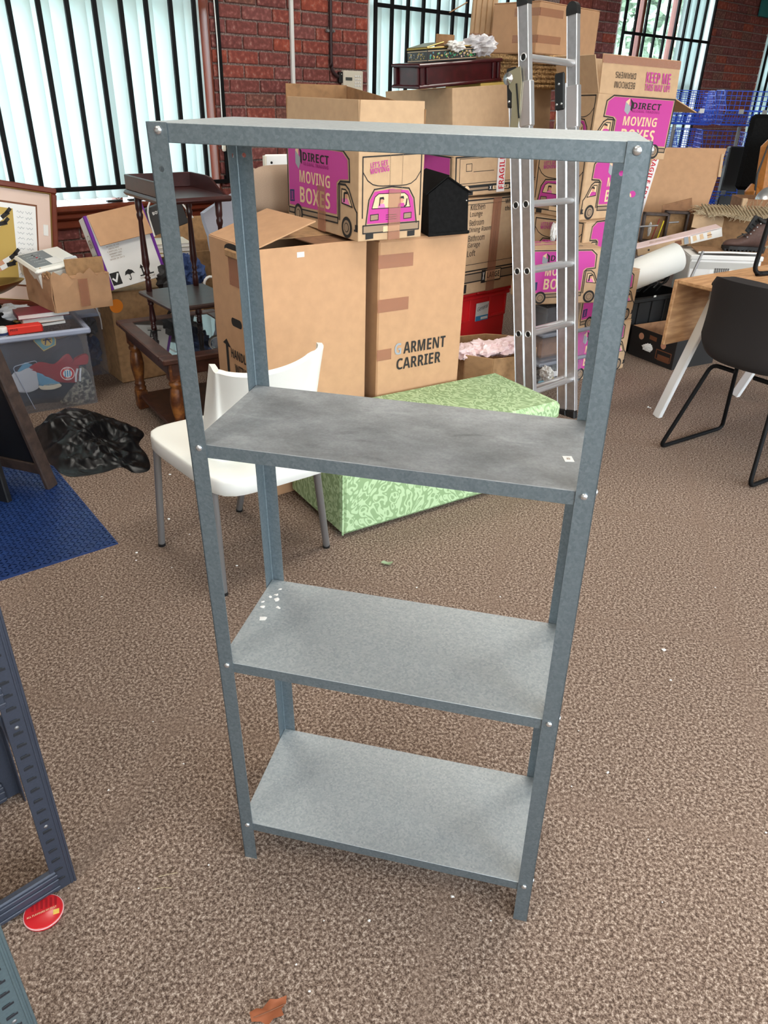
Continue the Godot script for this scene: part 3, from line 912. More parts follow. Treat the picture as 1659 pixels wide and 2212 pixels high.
func upright(t: Node3D, base: Vector3, out: Vector3, side: Vector3, h: float, m: Material) -> void:   # slotted corner post: a wide face and a narrow face
	var g := G.new()
	var p := part(t, "post", beam(base + side * 0.021 + Vector3(0, 0, 0), base + side * 0.021 + Vector3.UP * h, 0.002, 0.002), m)
	g.xf = Transform3D(Basis(side, Vector3.UP, out), base)
	g.box(Vector3(0.021, h / 2, 0), Vector3(0.042, h, 0.003), 0.001)
	g.box(Vector3(0.0, h / 2, -0.018), Vector3(0.003, h, 0.036), 0.001)
	g.tube([Vector3(0.001, 0, 0), Vector3(0.001, h, 0)], 0.003, 8)
	g.box(Vector3(0.008, h / 2, 0.002), Vector3(0.004, h, 0.002), 0.0008)
	p.mesh = g.done()
	var y := 0.03
	var k := 0
	while y < h:
		g = G.new()
		g.xf = Transform3D(Basis(side, Vector3.UP, out), base)
		g.box(Vector3(0.025, y, 0.0016), Vector3(0.017, 0.0055, 0.0012), 0.0005)
		g.box(Vector3(0.027, y + 0.0042, 0.0026), Vector3(0.012, 0.002, 0.0016), 0.0005)
		part(p, "slot", g, M.rack_dark)
		if k % 9 == 5:
			g = G.new()
			g.xf = Transform3D(Basis(side, Vector3.UP, out) * Basis(Vector3.RIGHT, PI / 2), base + side * 0.025 + Vector3.UP * (y + 0.014))
			g.lathe([[0.004, 0.0], [0.004, 0.002], [0.0, 0.0026]], 10)
			part(p, "rivet", g, M.grey_metal)
		y += 0.029
		k += 1

func racks() -> void:
	var t := thing("rack", "dark blue-grey slotted steel rack at the left edge, beside the red lid", "rack")
	var f := Vector3(-0.318, 0, 0.136)
	var ax := Vector3(-0.55, 0, 0.835).normalized()           # along the rack, out of the frame to the left
	var dp := Vector3(-0.835, 0, -0.55).normalized()
	upright(t, f, dp * -1.0, ax, 1.75, M.rack)
	upright(t, f + ax * 0.75, dp * -1.0, ax * -1.0, 1.75, M.rack)
	upright(t, f + dp * 0.30, dp, ax, 1.75, M.rack)
	upright(t, f + ax * 0.75 + dp * 0.30, dp, ax * -1.0, 1.75, M.rack)
	for y in [0.032, 0.53, 1.05, 1.6]:
		for q in [Vector3.ZERO, dp * 0.30]:
			var a: Vector3 = f + q + ax * 0.03 + Vector3.UP * y + dp * (0.004 if q == Vector3.ZERO else -0.004)
			var b: Vector3 = a + ax * 0.69
			var g := beam(a, b, 0.055, 0.016, 0.003, dp)
			var o := part(t, "beam", g, M.rack)
			for e in [0.018, 0.004, -0.016]:
				part(o, "rib", beam(a + Vector3.UP * e - dp * 0.009, b + Vector3.UP * e - dp * 0.009, 0.006, 0.004, 0.0015, dp), M.rack)
		if y > 1.0:
			var g := G.new()
			g.xf = Transform3D(Basis(ax, Vector3.UP, -dp), f + ax * 0.375 + dp * 0.15 + Vector3.UP * (y + 0.03))
			g.box(Vector3.ZERO, Vector3(0.69, 0.01, 0.27), 0.002)
			part(t, "rack_shelf", g, M.charcoal_card)
	part(t, "brace", beam(f + ax * 0.04 + dp * 0.012 + Vector3.UP * 0.48, f + ax * 0.012 + dp * 0.014 + Vector3.UP * 0.22, 0.016, 0.006, 0.002, dp), M.rack)
	t = thing("rack", "teal-grey slotted steel rack post in the lower left corner", "rack")
	f = Vector3(-0.155, 0, 0.452)
	upright(t, f, -dp, ax, 1.75, M.teal_rack)
	upright(t, f + ax * 0.6, -dp, ax * -1.0, 1.75, M.teal_rack)
	for y in [0.5, 1.5]:
		part(t, "beam", beam(f + ax * 0.03 + Vector3.UP * y + dp * 0.005, f + ax * 0.57 + Vector3.UP * y + dp * 0.005, 0.05, 0.016, 0.003, dp), M.teal_rack)

func floor_bits() -> void:
	var t := thing("round_lid", "round clear red plastic lid with a yellow label on the carpet", "lid", Vector3(-0.335, 0, 0.217), 0.6, "", 0.0, 0.0)
	var g := G.new()
	g.lathe([[0.0, 0.003], [0.030, 0.003], [0.0335, 0.001], [0.0365, 0.001], [0.0375, 0.005], [0.036, 0.0085], [0.034, 0.009], [0.0, 0.009]], 40)
	part(t, "lid_disc", g, M.red_lid)
	part(t, "rim", rod(range(32).map(func(i): return Vector3(cos(TAU * i / 32) * 0.0365, 0.007, sin(TAU * i / 32) * 0.0365)), 0.0016, 6, true), clear(rgb(236, 190, 190), 0.7, 0.1))
	for k in 6:
		part(t, "spoke", span(Vector3(-0.022 + k * 0.0085, 0.009, -0.026), Vector3(-0.018 + k * 0.0085, 0.0098, -0.006)), mat(rgb(150, 20, 28), 0.4))
	part(t, "yellow_label", span(Vector3(0.018, 0.009, 0.004), Vector3(0.029, 0.0102, 0.014)), mat(rgb(226, 190, 90), 0.6), "small yellow label")
	words(t, Transform3D(Basis(Vector3.RIGHT, -PI / 2), Vector3(0, 0.009, 0)), "ALL FLAVOURS OF JELLY", -0.003, -0.002, 0.055, 0.005, M.ink_beige, 0.15, 1)
	# leaves
	var ol := []
	for p in [[-0.035, 0.012], [-0.022, 0.018], [-0.012, 0.014], [0.004, 0.022], [0.016, 0.016], [0.034, 0.02], [0.03, 0.006], [0.02, -0.002], [0.022, -0.014], [0.004, -0.012], [-0.008, -0.018], [-0.018, -0.006], [-0.034, -0.004]]: ol.append(Vector3(p[0], 0.003, -p[1]))
	g = patch(ol, 4, func(p: Vector3, r: float) -> Vector3: return p + Vector3(0, 0.006 * sin(p.x * 90) * r + 0.008 * absf(p.z) * 20 * r * 0.3, 0))
	t = single("dry_leaf", "curled brown dry leaf on the carpet at the bottom of the picture", "leaf", g, M.leaf, Vector3(0.165, 0.003, 0.285), 0.55)
	part(t, "stalk", rod([Vector3(-0.03, 0.006, 0), Vector3(0.0, 0.01, 0.0), Vector3(0.028, 0.009, -0.004)], 0.0011, 5), M.rust if M.has("rust") else M.ink_rust)
	ol = []
	for p in [[-0.022, 0.004], [-0.012, 0.013], [0.004, 0.008], [0.022, 0.01], [0.018, -0.004], [0.006, -0.012], [-0.012, -0.008]]: ol.append(Vector3(p[0], 0.002, -p[1]))
	single("leaf_scrap", "torn green leaf scrap on the carpet between shelf unit and ottoman", "leaf", patch(ol, 3, func(p: Vector3, r: float) -> Vector3: return p + Vector3(0, 0.008 * r * absf(sin(p.x * 110)), 0)), M.green_leaf, Vector3(0.043, 0.002, -1.184), 0.3)
	# crumbs of paper and polystyrene
	var rng := RandomNumberGenerator.new()
	rng.seed = 12
	for k in BITS.size():
		var b: Array = BITS[k]
		var q := []
		for i in 7: q.append(Vector3(cos(TAU * i / 7), 0, -sin(TAU * i / 7)) * b[2] * rng.randf_range(0.55, 1.2))
		var seed_ := rng.randf() * 9
		single("paper_scrap", b[3], "scrap", patch(q, 2, func(p: Vector3, r: float) -> Vector3: return p + Vector3(0, (1 - r) * b[2] * 0.7 + 0.001 + 0.3 * b[2] * sin(seed_ + p.x * 900) * r * r * 0.4, 0), false), M.paper, Vector3(b[0], 0.001, b[1]), rng.randf() * 6, "white scraps littering the carpet" if b[3] == CRUMB else "")
	for k in 2:
		var a := Vector3(-0.155 + k * 0.004, 0.0022, 0.09 + k * 0.028)
		single("straw_stalk", ["pale straw stalk on the carpet near the red lid, the upper of two", "pale straw stalk on the carpet near the red lid, the lower of two"][k], "straw", rod([a, a + Vector3(0.018, 0.001, -0.01 + k * 0.002), a + Vector3(0.034, 0, -0.018 + k * 0.006)], 0.0009, 5), M.straw)
	# blue studded rubber mat
	g = G.new()
	g.smooth(false)
	var c := [Vector3(-0.919, 0.004, -1.062), Vector3(-1.509, 0.004, -1.549), Vector3(-2.10, 0.004, -1.50), Vector3(-2.1, 0.004, 0.1), Vector3(-1.168 - 0.62, 0.004, -0.754 + 0.77)]
	var pv := PackedVector2Array()
	for p in c: pv.append(Vector2(p.x, -p.z))
	g.xf = Transform3D(Basis(Vector3.RIGHT, Vector3.FORWARD, Vector3.UP), Vector3.ZERO)
	g.prism(pv, 0.0, 0.005)
	t = single("rubber_mat", "blue rubber checker-plate mat lying on the carpet at the left", "mat", g, M.mat_blue)
	g = G.new()
	var e1 := Vector3(-0.59, 0, -0.487).normalized()
	var e2 := Vector3(-0.55, 0, 0.66).normalized()
	for i in 62:
		for j in 74:
			var p := Vector3(-0.919, 0.005, -1.062) + e1 * (0.010 + i * 0.017) + e2 * (0.010 + j * 0.017)
			if p.x < -2.0 or p.z > 0.0 or not Geometry2D.is_point_in_polygon(Vector2(p.x, -p.z), pv): continue
			var dir := (e1 + e2).normalized() if (i + j) % 2 == 0 else (e1 - e2).normalized()
			g.xf = Transform3D(Basis(dir, Vector3.UP, dir.cross(Vector3.UP)), p)
			g.quad(Vector3(-0.0105, 0, 0), Vector3(0, 0, 0.0036), Vector3(0.0105, 0, 0), Vector3(0, 0.0022, 0))
			g.quad(Vector3(-0.0105, 0, 0), Vector3(0, 0.0022, 0), Vector3(0.0105, 0, 0), Vector3(0, 0, -0.0036))
	var o := part(t, "tread_pattern", g, M.mat_blue)
	o.set_meta("kind", "stuff")
	# black bin bag
	ol = []
	for p in [[-1.818, -1.836], [-1.649, -1.671], [-1.527, -1.559], [-1.389, -1.483], [-1.28, -1.551], [-1.23, -1.621], [-1.15, -1.588], [-1.104, -1.634], [-1.181, -1.757], [-1.278, -1.858], [-1.323, -1.983], [-1.493, -2.06], [-1.655, -2.07], [-1.77, -2.0]]: ol.append(Vector3(p[0] + 1.47, 0.002, p[1] + 1.80))
	ol.reverse()
	ol = finer(ol, 8)
	var nz := noise(FastNoiseLite.TYPE_SIMPLEX, 5.0, 3, 6)
	nz.fractal_type = FastNoiseLite.FRACTAL_RIDGED
	var nz2 := noise(FastNoiseLite.TYPE_SIMPLEX, 2.2, 2, 8)
	g = patch(ol, 30, func(p: Vector3, r: float) -> Vector3:
		var side := clampf(0.5 - p.x * 1.6 - p.z * 1.0, 0.15, 1.0)
		var up := pow(1.0 - r, 0.6) * 0.15 * side * (1.0 + 0.6 * nz2.get_noise_2d(p.x * 1.5, p.z * 1.5)) + 0.012 * sin(minf(r, 0.999) * PI)
		up += nz.get_noise_2d(p.x * 0.7 + p.z * 0.3, p.z * 0.9) * 0.026 * minf(1.0, (1.0 - r) * 4.0) + 0.004 * nz.get_noise_2d(p.x * 3, p.z * 3) * minf(1.0, (1.0 - r) * 6.0)
		return p + Vector3(0, maxf(up, 0.0), 0), true)
	single("bin_bag", "crumpled black plastic bin bag lying on the carpet by the blue mat", "bag", g, M.bag, Vector3(-1.47, 0, -1.80))

const CRUMB := "tiny white scrap on the brown carpet"

func ottoman() -> void:
	var t := thing("ottoman", "long green damask storage ottoman on the carpet behind the shelf unit", "ottoman", Vector3(-0.152, 0, -1.301), 0.792)
	var w := 1.034
	var d := 0.425
	part(t, "body", span(Vector3(0, 0.012, -d), Vector3(w, 0.27, 0), 0.018), M.damask)
	part(t, "lid", span(Vector3(-0.006, 0.272, -d - 0.004), Vector3(w + 0.006, 0.351, 0.006), 0.02), M.damask)
	for x in [0.05, w - 0.05]:
		for z in [-0.05, -d + 0.05]:
			part(t, "foot", span(Vector3(x - 0.02, 0, z - 0.02), Vector3(x + 0.02, 0.013, z + 0.02), 0.003), M.black_plastic)
	for x in [0.004, w - 0.004]: part(t, "piping", rod([Vector3(x, 0.02, -0.004), Vector3(x, 0.265, -0.004)], 0.0045, 6), M.damask)

func white_chair() -> void:
	var t := thing("plastic_chair", "white plastic chair with grey metal legs behind the shelf unit", "chair")
	var A := Vector3(-0.785, 0, -1.090)                       # seat corners: front, near, right, far
	var B := Vector3(-0.362, 0, -0.785)
	var D := Vector3(-0.508, 0, -1.420)
	var c := (B + D) * 0.5
	var e1 := (B - A) * 0.5
	var e2 := (D - A) * 0.5
	var ol := func(k: float, y: float) -> Array:
		var q := []
		for i in 56:
			var f := TAU * i / 56
			var u := Vector2(cos(f), sin(f))
			var e := k / pow(pow(absf(u.x), 6.0) + pow(absf(u.y), 6.0), 1.0 / 6.0)
			q.append(c + e1 * (u.x * e) + e2 * (u.y * e) + Vector3.UP * y)
		return q
	var g := G.new()
	var rows: Array = [ol.call(0.98, 0.397), ol.call(1.0, 0.40), ol.call(1.0, 0.440), ol.call(0.995, 0.446), ol.call(0.982, 0.450), ol.call(0.96, 0.4505), ol.call(0.86, 0.449), ol.call(0.5, 0.442)]
	g.smooth(true)
	for r in rows.size() - 1:
		for i in 56:
			var j := (i + 1) % 56
			g.quad(rows[r][i], rows[r][j], rows[r + 1][j], rows[r + 1][i])
	for i in 56: g.tri(rows[-1][i], rows[-1][(i + 1) % 56], c + Vector3.UP * 0.440)
	for i in 56: g.tri(rows[0][(i + 1) % 56], rows[0][i], c + Vector3.UP * 0.42)
	part(t, "seat", g, M.white_plastic)
	# bowed back seen from behind, with a hollow lip and rolled side ribs
	var hi := []
	for p in [[-0.437, -0.925], [-0.405, -0.878], [-0.366, -0.853], [-0.322, -0.845], [-0.276, -0.857], [-0.232, -0.905], [-0.200, -0.975], [-0.184, -1.06], [-0.186, -1.155], [-0.196, -1.215]]: hi.append(Vector3(p[0], 0.762, p[1]))
	var a0 := Vector3(-0.520, 0.44, -0.972)
	var b0 := Vector3(-0.238, 0.44, -1.206)
	var n := (b0 - a0).normalized().cross(Vector3.UP)
	if n.z < 0: n = -n
	var pts := []
	for r in 11:
		var v := r / 10.0
		var row := []
		for i in 37:
			var u := i / 36.0
			var f := u * 9.0
			var k := mini(int(f), 8)
			var h: Vector3 = hi[k].cubic_interpolate(hi[k + 1], hi[maxi(k - 1, 0)], hi[mini(k + 2, 9)], f - k)
			var lo := a0.lerp(b0, u) + n * (0.075 * (1.0 - pow(2 * u - 1, 2)))
			var out := Vector3(n.x, 0, n.z)
			var x := absf(2 * u - 1)
			var rib := 0.021 * sqrt(maxf(0.0, 1.0 - pow((x - 0.83) / 0.17, 2.0)))
			row.append(lo.lerp(h, v) + out * (rib + 0.010))
		pts.append(row)
	for r in pts: r.reverse()
	g = G.new()
	g.sheet(pts, -0.017)
	part(t, "backrest", g, M.white_plastic)
	var hh := (pts[6][16] as Vector3)
	part(t, "hand_hole", beam(hh + (pts[6][14] - hh), hh - (pts[6][14] - hh), 0.02, 0.024, 0.006), M.card_brown)
	for q in [[-0.715, -1.065, -0.765, -1.095], [-0.425, -0.86, -0.43, -0.875], [-0.175, -1.075, -0.195, -1.243], [-0.46, -1.25, -0.599, -1.406]]:
		var f := Vector3(q[2], 0, q[3])
		var tp := Vector3(q[0], 0.415, q[1])
		var leg := part(t, "leg", rod([f + Vector3.UP * 0.006, tp], 0.0125, 14), M.grey_metal)
		part(leg, "foot_cap", rod([f, f.lerp(tp, 0.03)], 0.0135, 14), M.black_plastic)

func garment_boxes() -> void:
	# left carrier
	var w := 0.473
	var d := 0.353
	var h := 0.958
	var t := carton("garment_box", "tall cardboard wardrobe carton printed HANDLE WITH and arrows, behind the white chair", Vector3(-0.528, 0, -1.527), 0.868, w, d, h, M.card, true, "", 0.0, 0.0, [99, 99, 99, 99])
	var o := part(t, "flap", span(Vector3(0, -0.0025, -0.352), Vector3(0.26, 0.0025, -0.001), 0.001), M.card, "lid flap standing a little open")
	o.transform = Transform3D(Basis(Vector3.BACK, 0.30), Vector3(0.003, h, 0))
	o = part(t, "flap", span(Vector3(0.012, -0.0025, -0.17), Vector3(w - 0.012, 0.0025, 0), 0.001), M.card_old)
	o.transform = Transform3D(Basis(Vector3.RIGHT, 0.06), Vector3(0, h - 0.006, -d + 0.17))
	part(t, "flap", span(Vector3(0.27, h - 0.012, -d + 0.01), Vector3(w - 0.008, h - 0.007, -0.008), 0.001), M.card_brown)
	var k := Ink.new(t, left(d), d, h)
	k.poly([[0.16, 0.592], [0.255, 0.70 - 0.085], [0.35, 0.585], [0.282, 0.585], [0.282, 0.30], [0.225, 0.30], [0.225, 0.589]], "black")
	k.poly([[0.86, 0.592], [0.955, 0.70 - 0.085], [0.995, 0.60], [0.982, 0.585], [0.982, 0.30], [0.925, 0.30], [0.925, 0.589]], "black")
	var q := []
	for i in 16:
		var f := TAU * i / 16
		q.append([0.53 + 0.075 * signf(cos(f)) + 0.045 * cos(f), 0.70 + 0.017 * sin(f)])
	k.poly(q, "black")
	q = []
	for i in 18:
		var f := TAU * i / 18
		q.append([0.56 + 0.19 * cos(f), 0.975 + 0.022 * sin(f)])
	k.poly(q, "black")
	k.finish(self)
	var g := G.new()
	g.xf = left(d)
	g.box(Vector3(0.56 * d, 0.962 * h, 0.006), Vector3(0.10, 0.028, 0.012), 0.005)
	part(t, "torn_edge", g, M.card_old, "torn hand-hole stuffed with corrugated card")
	words(t, left(d), "HANDLE", 0.55 * d, 0.567 * h, 0.40 * d, 0.036, M.ink_black)
	words(t, left(d), "WITH", 0.55 * d, 0.508 * h, 0.26 * d, 0.036, M.ink_black)
	words(t, left(d), "CARE", 0.55 * d, 0.449 * h, 0.28 * d, 0.036, M.ink_black)
	g = G.new()
	g.xf = left(d)
	g.box(Vector3(0.56 * d, 0.90 * h, 0.001), Vector3(0.085, 0.11, 0.0012))
	part(t, "tape", g, M.tape)
	g = G.new()
	g.box(Vector3(0.39 * w, 0.969 * h, 0.001), Vector3(0.03, 0.018, 0.0012), 0.0004)
	part(t, "sticker", g, M.paper, "small white sticker")
	# right carrier
	w = 0.425
	d = 0.40
	h = 0.955
	t = carton("garment_box", "tall cardboard wardrobe carton printed GARMENT CARRIER, under the black mailbox", Vector3(-0.177, 0, -1.901), 0.796, w, d, h, M.card)
	for r in [[0.18, 0.917, 0.375, 0.05], [0.165, 0.742, 0.34, 0.05], [0.08, 0.535, 0.16, 0.045]]:
		g = G.new()
		g.box(Vector3(r[0] * w, r[1] * h, 0.0012), Vector3(r[2] * w, r[3], 0.0012))
		part(t, "tape", g, M.tape)
	words(t, front(w), "G", 0.235 * w, 0.551 * h, 0.075 * w, 0.05 * h, M.ink_silver)
	words(t, front(w), "ARMENT", 0.55 * w, 0.551 * h, 0.50 * w, 0.05 * h, M.ink_black)
	words(t, front(w), "CARRIER", 0.49 * w, 0.483 * h, 0.53 * w, 0.05 * h, M.ink_black)

func box_piles() -> void:
	var t: Node3D
	var k: Ink
	var g: G
	# open printed box on the two carriers
	t = carton("moving_box", "open moving box with magenta van print and raised flaps, on the two tall cartons", Vector3(-0.228, 0.965, -1.780), 0.795, 0.276, 0.56, 0.294, M.card_pale, true, "", 0.0, 0.0, [-0.06, 99, 99, -0.04], 0.155)
	part(t, "flap", span(Vector3(0.003, 0.294, -0.559), Vector3(0.273, 0.492, -0.554), 0.001), M.card_in, "darker rear flap")
	g = G.new()
	g.xf = Transform3D(Basis(Vector3.FORWARD, Vector3.UP, Vector3.RIGHT), Vector3(0.276, 0.294, 0))
	g.prism(PackedVector2Array([Vector2(0.004, 0), Vector2(0.556, 0), Vector2(0.556, 0.195), Vector2(0.004, 0.13)]), -0.005, 0.0)
	part(t, "flap", g, M.card_in, "darker right-hand flap")
	truck_side(t, left(0.56), 0.56, 0.294)
	truck_front(t, Transform3D(), 0.276, 0.294)
	k = Ink.new(t, Transform3D(), 0.276, 0.294)
	for x in [0.47, 0.66]:
		for i in 22: k.line([[x, 0.55 + i * 0.02], [x, 0.56 + i * 0.02]], 0.002, "grey", 1)
	k.finish(self)
	part(t, "tape", span(Vector3(0.125, 0.0, 0.001), Vector3(0.175, 0.17, 0.006)), M.tape)
	part(t, "tape", span(Vector3(-0.0055, 0.0, -0.295), Vector3(-0.001, 0.16, -0.24)), M.tape)
	# black house-shaped mailbox
	t = thing("mailbox", "black house-shaped metal mailbox standing on the wardrobe carton", "mailbox", Vector3(-0.02, 0.956, -2.044), 0.50, "", 0.06)
	g = G.new()
	var w := 0.168
	g.prism(PackedVector2Array([Vector2(0.004, 0), Vector2(w - 0.004, 0), Vector2(w - 0.004, 0.152), Vector2(w / 2, 0.205), Vector2(0.004, 0.152)]), -0.26, 0)
	part(t, "body", g, M.black_rough)
	for s in [0.0, 1.0]:
		var a := Vector3(-0.006 if s == 0.0 else w + 0.006, 0.15, 0)
		var b := Vector3(w / 2, 0.209, 0)
		g = G.new()
		var x := (b - a).normalized()
		g.xf = Transform3D(Basis(x, Vector3.BACK.cross(x), Vector3.BACK), (a + b) / 2 + Vector3(0, 0, -0.13))
		g.box(Vector3(0, 0.003, 0), Vector3((b - a).length() + 0.004, 0.005, 0.275), 0.001)
		part(t, "roof", g, M.black_rough)
	part(t, "lip", span(Vector3(0, 0, -0.002), Vector3(w, 0.012, 0.008), 0.002), M.black_rough)
	g = G.new()
	g.xf = Transform3D(Basis(Vector3.RIGHT, PI / 2), Vector3(w - 0.012, 0.12, 0.001))
	g.lathe([[0.003, 0], [0.003, 0.002], [0, 0.003]], 8)
	part(t, "rivet", g, M.bolt)
	# red crate and the stack on it
	t = thing("storage_crate", "red plastic lidded crate with a white and blue tag, under the stack of boxes", "crate", Vector3(-0.140, 0, -3.45), 0.95)
	g = G.new()
	g.xf = Transform3D(Basis(Vector3.RIGHT, Vector3(0, 1, 0.0), Vector3.BACK), Vector3.ZERO)
	g.box(Vector3(0.30, 0.18, -0.20), Vector3(0.57, 0.36, 0.375), 0.012)
	part(t, "body", g, M.red_plastic)
	part(t, "rim", span(Vector3(0.0, 0.345, -0.40), Vector3(0.60, 0.368, 0.0), 0.006), M.red_plastic)
	for q in [[0.0, 0.27], [0.29, 0.60]]:
		for i in 2: part(t, "lid", span(Vector3(q[0], 0.37, -0.40 + i * 0.2), Vector3(q[1] + 0.01, 0.412, -0.205 + i * 0.21), 0.008), M.red_plastic)
	for x in [0.03, 0.24, 0.42, 0.565]: part(t, "rib", span(Vector3(x - 0.008, 0.22, -0.02), Vector3(x + 0.008, 0.35, -0.002), 0.003), M.red_plastic)
	for x in [0.13, 0.5]: part(t, "ledge", span(Vector3(x - 0.1, 0.215, -0.022), Vector3(x + 0.075, 0.232, -0.002), 0.004), M.red_plastic)
	g = bx(Vector3(0.345, 0.265, 0.0), Vector3(0.115, 0.11, 0.003))
	var tagm := part(t, "paper_tag", g, M.paper, "white and blue paper tag")
	k = Ink.new(tagm, Transform3D(Basis(), Vector3(0.2875, 0.21, 0.0015)), 0.115, 0.11)
	k.poly([[0.0, 0.0], [1.0, 0.0], [1.0, 0.28], [0.0, 0.28]], "blue")
	k.poly([[0.4, 0.06], [0.95, 0.06], [0.95, 0.2], [0.4, 0.2]], "white", 2)
	k.finish(self)
	words(tagm, Transform3D(Basis(), Vector3(0.345, 0.29, 0.0015)), "General", 0, 0, 0.095, 0.026, M.ink_black, 0.15, 2, false, 0.3)
	t = carton("moving_box", "moving box listing Kitchen, Lounge and other rooms, standing on the red crate", Vector3(-0.112, 0.416, -3.335), 0.965, 0.74, 0.42, 0.52, M.card_pale)
	truck_back(t, Transform3D(), 0.74, 0.53, "LARGE", true)
	var y := 0.905
	for s in ["Kitchen", "Lounge", "Bedroom", "Dining Room", "Bathroom", "Garage", "Loft"]:
		words(t, Transform3D(), s, 0.145 + s.length() * 0.0088, y * 0.53, s.length() * 0.0172, 0.034, M.ink_black, 0, 3, false)
		y -= 0.0775
	words(t, Transform3D(), "What's in\nthis box?", 0.52, 0.475, 0.16, 0.065, M.ink_black)
	part(t, "tape", span(Vector3(0.335, 0.0, 0.001), Vector3(0.405, 0.52, 0.005)), M.tape)
	t = carton("moving_box", "moving box with van back doors and X LARGE plate, above the box that lists rooms", Vector3(-0.131, 0.940, -3.44), 0.70, 0.60, 0.42, 0.205, M.card_pale, false, "", 0.05)
	truck_back(t, Transform3D(), 0.60, 0.205, "LARGE")
	k = Ink.new(t, left(0.42), 0.42, 0.205)
	k.poly([[0.1, 0.3], [0.1, 0.95], [0.92, 0.95], [0.92, 0.3]], "magenta")
	k.line([[0.08, 0.25], [0.08, 0.97], [0.95, 0.97], [0.95, 0.25]], 0.006, "black")
	k.disc([0.62, 0.25], 0.055, "black", 3)
	k.disc([0.62, 0.25], 0.036, "grey", 4)
	k.finish(self)
	g = G.new()
	g.box(Vector3(0.312, 0.11, 0.004), Vector3(0.052, 0.2, 0.003))
	var ft := part(t, "fragile_tape", g, M.white_tape, "white tape printed FRAGILE in red")
	words(ft, Transform3D(Basis(Vector3.BACK, PI / 2), Vector3(0.314, 0.11, 0.0055)), "FRAGILE", 0, 0, 0.17, 0.034, M.ink_red, 0, 1)
	t = carton("cardboard_box", "large plain open box high on the stack, holding up the mahogany case", Vector3(-0.147, 1.165, -3.452), 0.945, 0.817, 0.526, 0.300, M.card_pale, true, "", 0.065, -0.047, [99, 99, 99, 99])
	part(t, "printed_card", span(Vector3(0.25, 0.27, -0.30), Vector3(0.75, 0.312, -0.03), 0.003), M.ink_ochre)
	t = thing("wooden_case", "dark mahogany box with panelled sides lying on the plain open box", "case", Vector3(-0.318, 1.453, -3.30), 0.94, "", 0.085, 0.01)
	part(t, "body", span(Vector3(0.02, 0, -0.19), Vector3(0.60, 0.105, -0.01), 0.004), M.mahogany)
	for y2 in [0.0, 0.093]: part(t, "moulding", span(Vector3(0, y2, -0.21), Vector3(0.62, y2 + 0.016, 0.006), 0.005), M.mahogany)
	for x in [0.015, 0.585, 0.545, 0.055]: part(t, "pilaster", span(Vector3(x, 0.014, -0.012), Vector3(x + 0.022, 0.094, 0.003), 0.004), M.mahogany)
	for z in [-0.2, -0.035]: part(t, "pilaster", span(Vector3(0.004, 0.014, z), Vector3(0.022, 0.094, z + 0.025), 0.004), M.mahogany)
	t = thing("floral_tin", "hinged floral decorated tin full of odds and ends, on the mahogany case", "tin", Vector3(-0.30, 1.573, -3.42), 0.90, "", 0.085, -0.03)
	w = 0.345
	var d := 0.16
	part(t, "body", span(Vector3(0, 0, -d), Vector3(w, 0.058, 0), 0.003), mat(rgb(38, 36, 34), 0.35))
	part(t, "rim", span(Vector3(-0.002, 0.058, -d - 0.002), Vector3(w + 0.002, 0.066, 0.002), 0.002), M.brass)
	k = Ink.new(t, Transform3D(), w, 0.058)
	for yy in [0.16, 0.86]: k.line([[0.01, yy], [0.99, yy]], 0.0025, "beige")
	var rng := RandomNumberGenerator.new()
	rng.seed = 4
	for i in 90: k.disc([rng.randf_range(0.04, 0.96), rng.randf_range(0.26, 0.74)], rng.randf_range(0.002, 0.005), ["gold", "teal", "salmon", "gold", "green"][rng.randi() % 5], 1 + i % 4)
	k.finish(self)
	k = Ink.new(t, left(d), d, 0.058)
	for yy in [0.16, 0.86]: k.line([[0.02, yy], [0.98, yy]], 0.0025, "beige")
	for i in 30: k.disc([rng.randf_range(0.12, 0.88), rng.randf_range(0.28, 0.72)], rng.randf_range(0.002, 0.005), ["gold", "silver"][rng.randi() % 2], 1 + i % 4)
	k.finish(self)
	g = bx(Vector3(0.06, 0.0, 0), Vector3(0.12, 0.006, d), 0.002)
	var lid := part(t, "lid", g, M.brass)
	lid.transform = Transform3D(Basis(Vector3.BACK, 0.16), Vector3(-0.002, 0.066, -d / 2))
	crumple("plastic_bag", "crumpled translucent plastic bag heaped on the floral tin", "bag", Vector3(-0.08, 1.667, -3.72), Vector3(0.11, 0.055, 0.09), 4, clear(rgb(222, 220, 224), 0.75, 0.3))
	crumple("packing_paper", "crumpled cream packing paper lying in the floral tin", "paper", Vector3(-0.19, 1.652, -3.56), Vector3(0.075, 0.03, 0.06), 7, M.paper)
	single("card_scrap", "torn brown card scrap poking out of the floral tin", "scrap", bx(Vector3(0, 0.03, 0), Vector3(0.11, 0.07, 0.006), 0.002), M.card_in, Vector3(-0.235, 1.637, -3.53), 0.7)
	# taped parcel and big plain box behind the ladder
	t = thing("parcel", "tall corrugated parcel wound with clear and white tape, between window grille and big box", "parcel", Vector3(-0.185, 1.47, -4.03), 0.15, "", -0.03)
	part(t, "body", span(Vector3(0, 0, -0.12), Vector3(0.14, 0.44, 0), 0.008), M.card_pale)
	for x in [0.02, 0.05, 0.08, 0.11]: part(t, "corrugation", span(Vector3(x, 0.01, -0.002), Vector3(x + 0.006, 0.43, 0.004), 0.002), M.card_old)
	part(t, "tape", span(Vector3(-0.003, 0.12, -0.122), Vector3(0.143, 0.165, 0.006), 0.002), M.white_tape)
	part(t, "tape", span(Vector3(-0.003, 0.22, -0.122), Vector3(0.143, 0.27, 0.006), 0.002), M.tape)
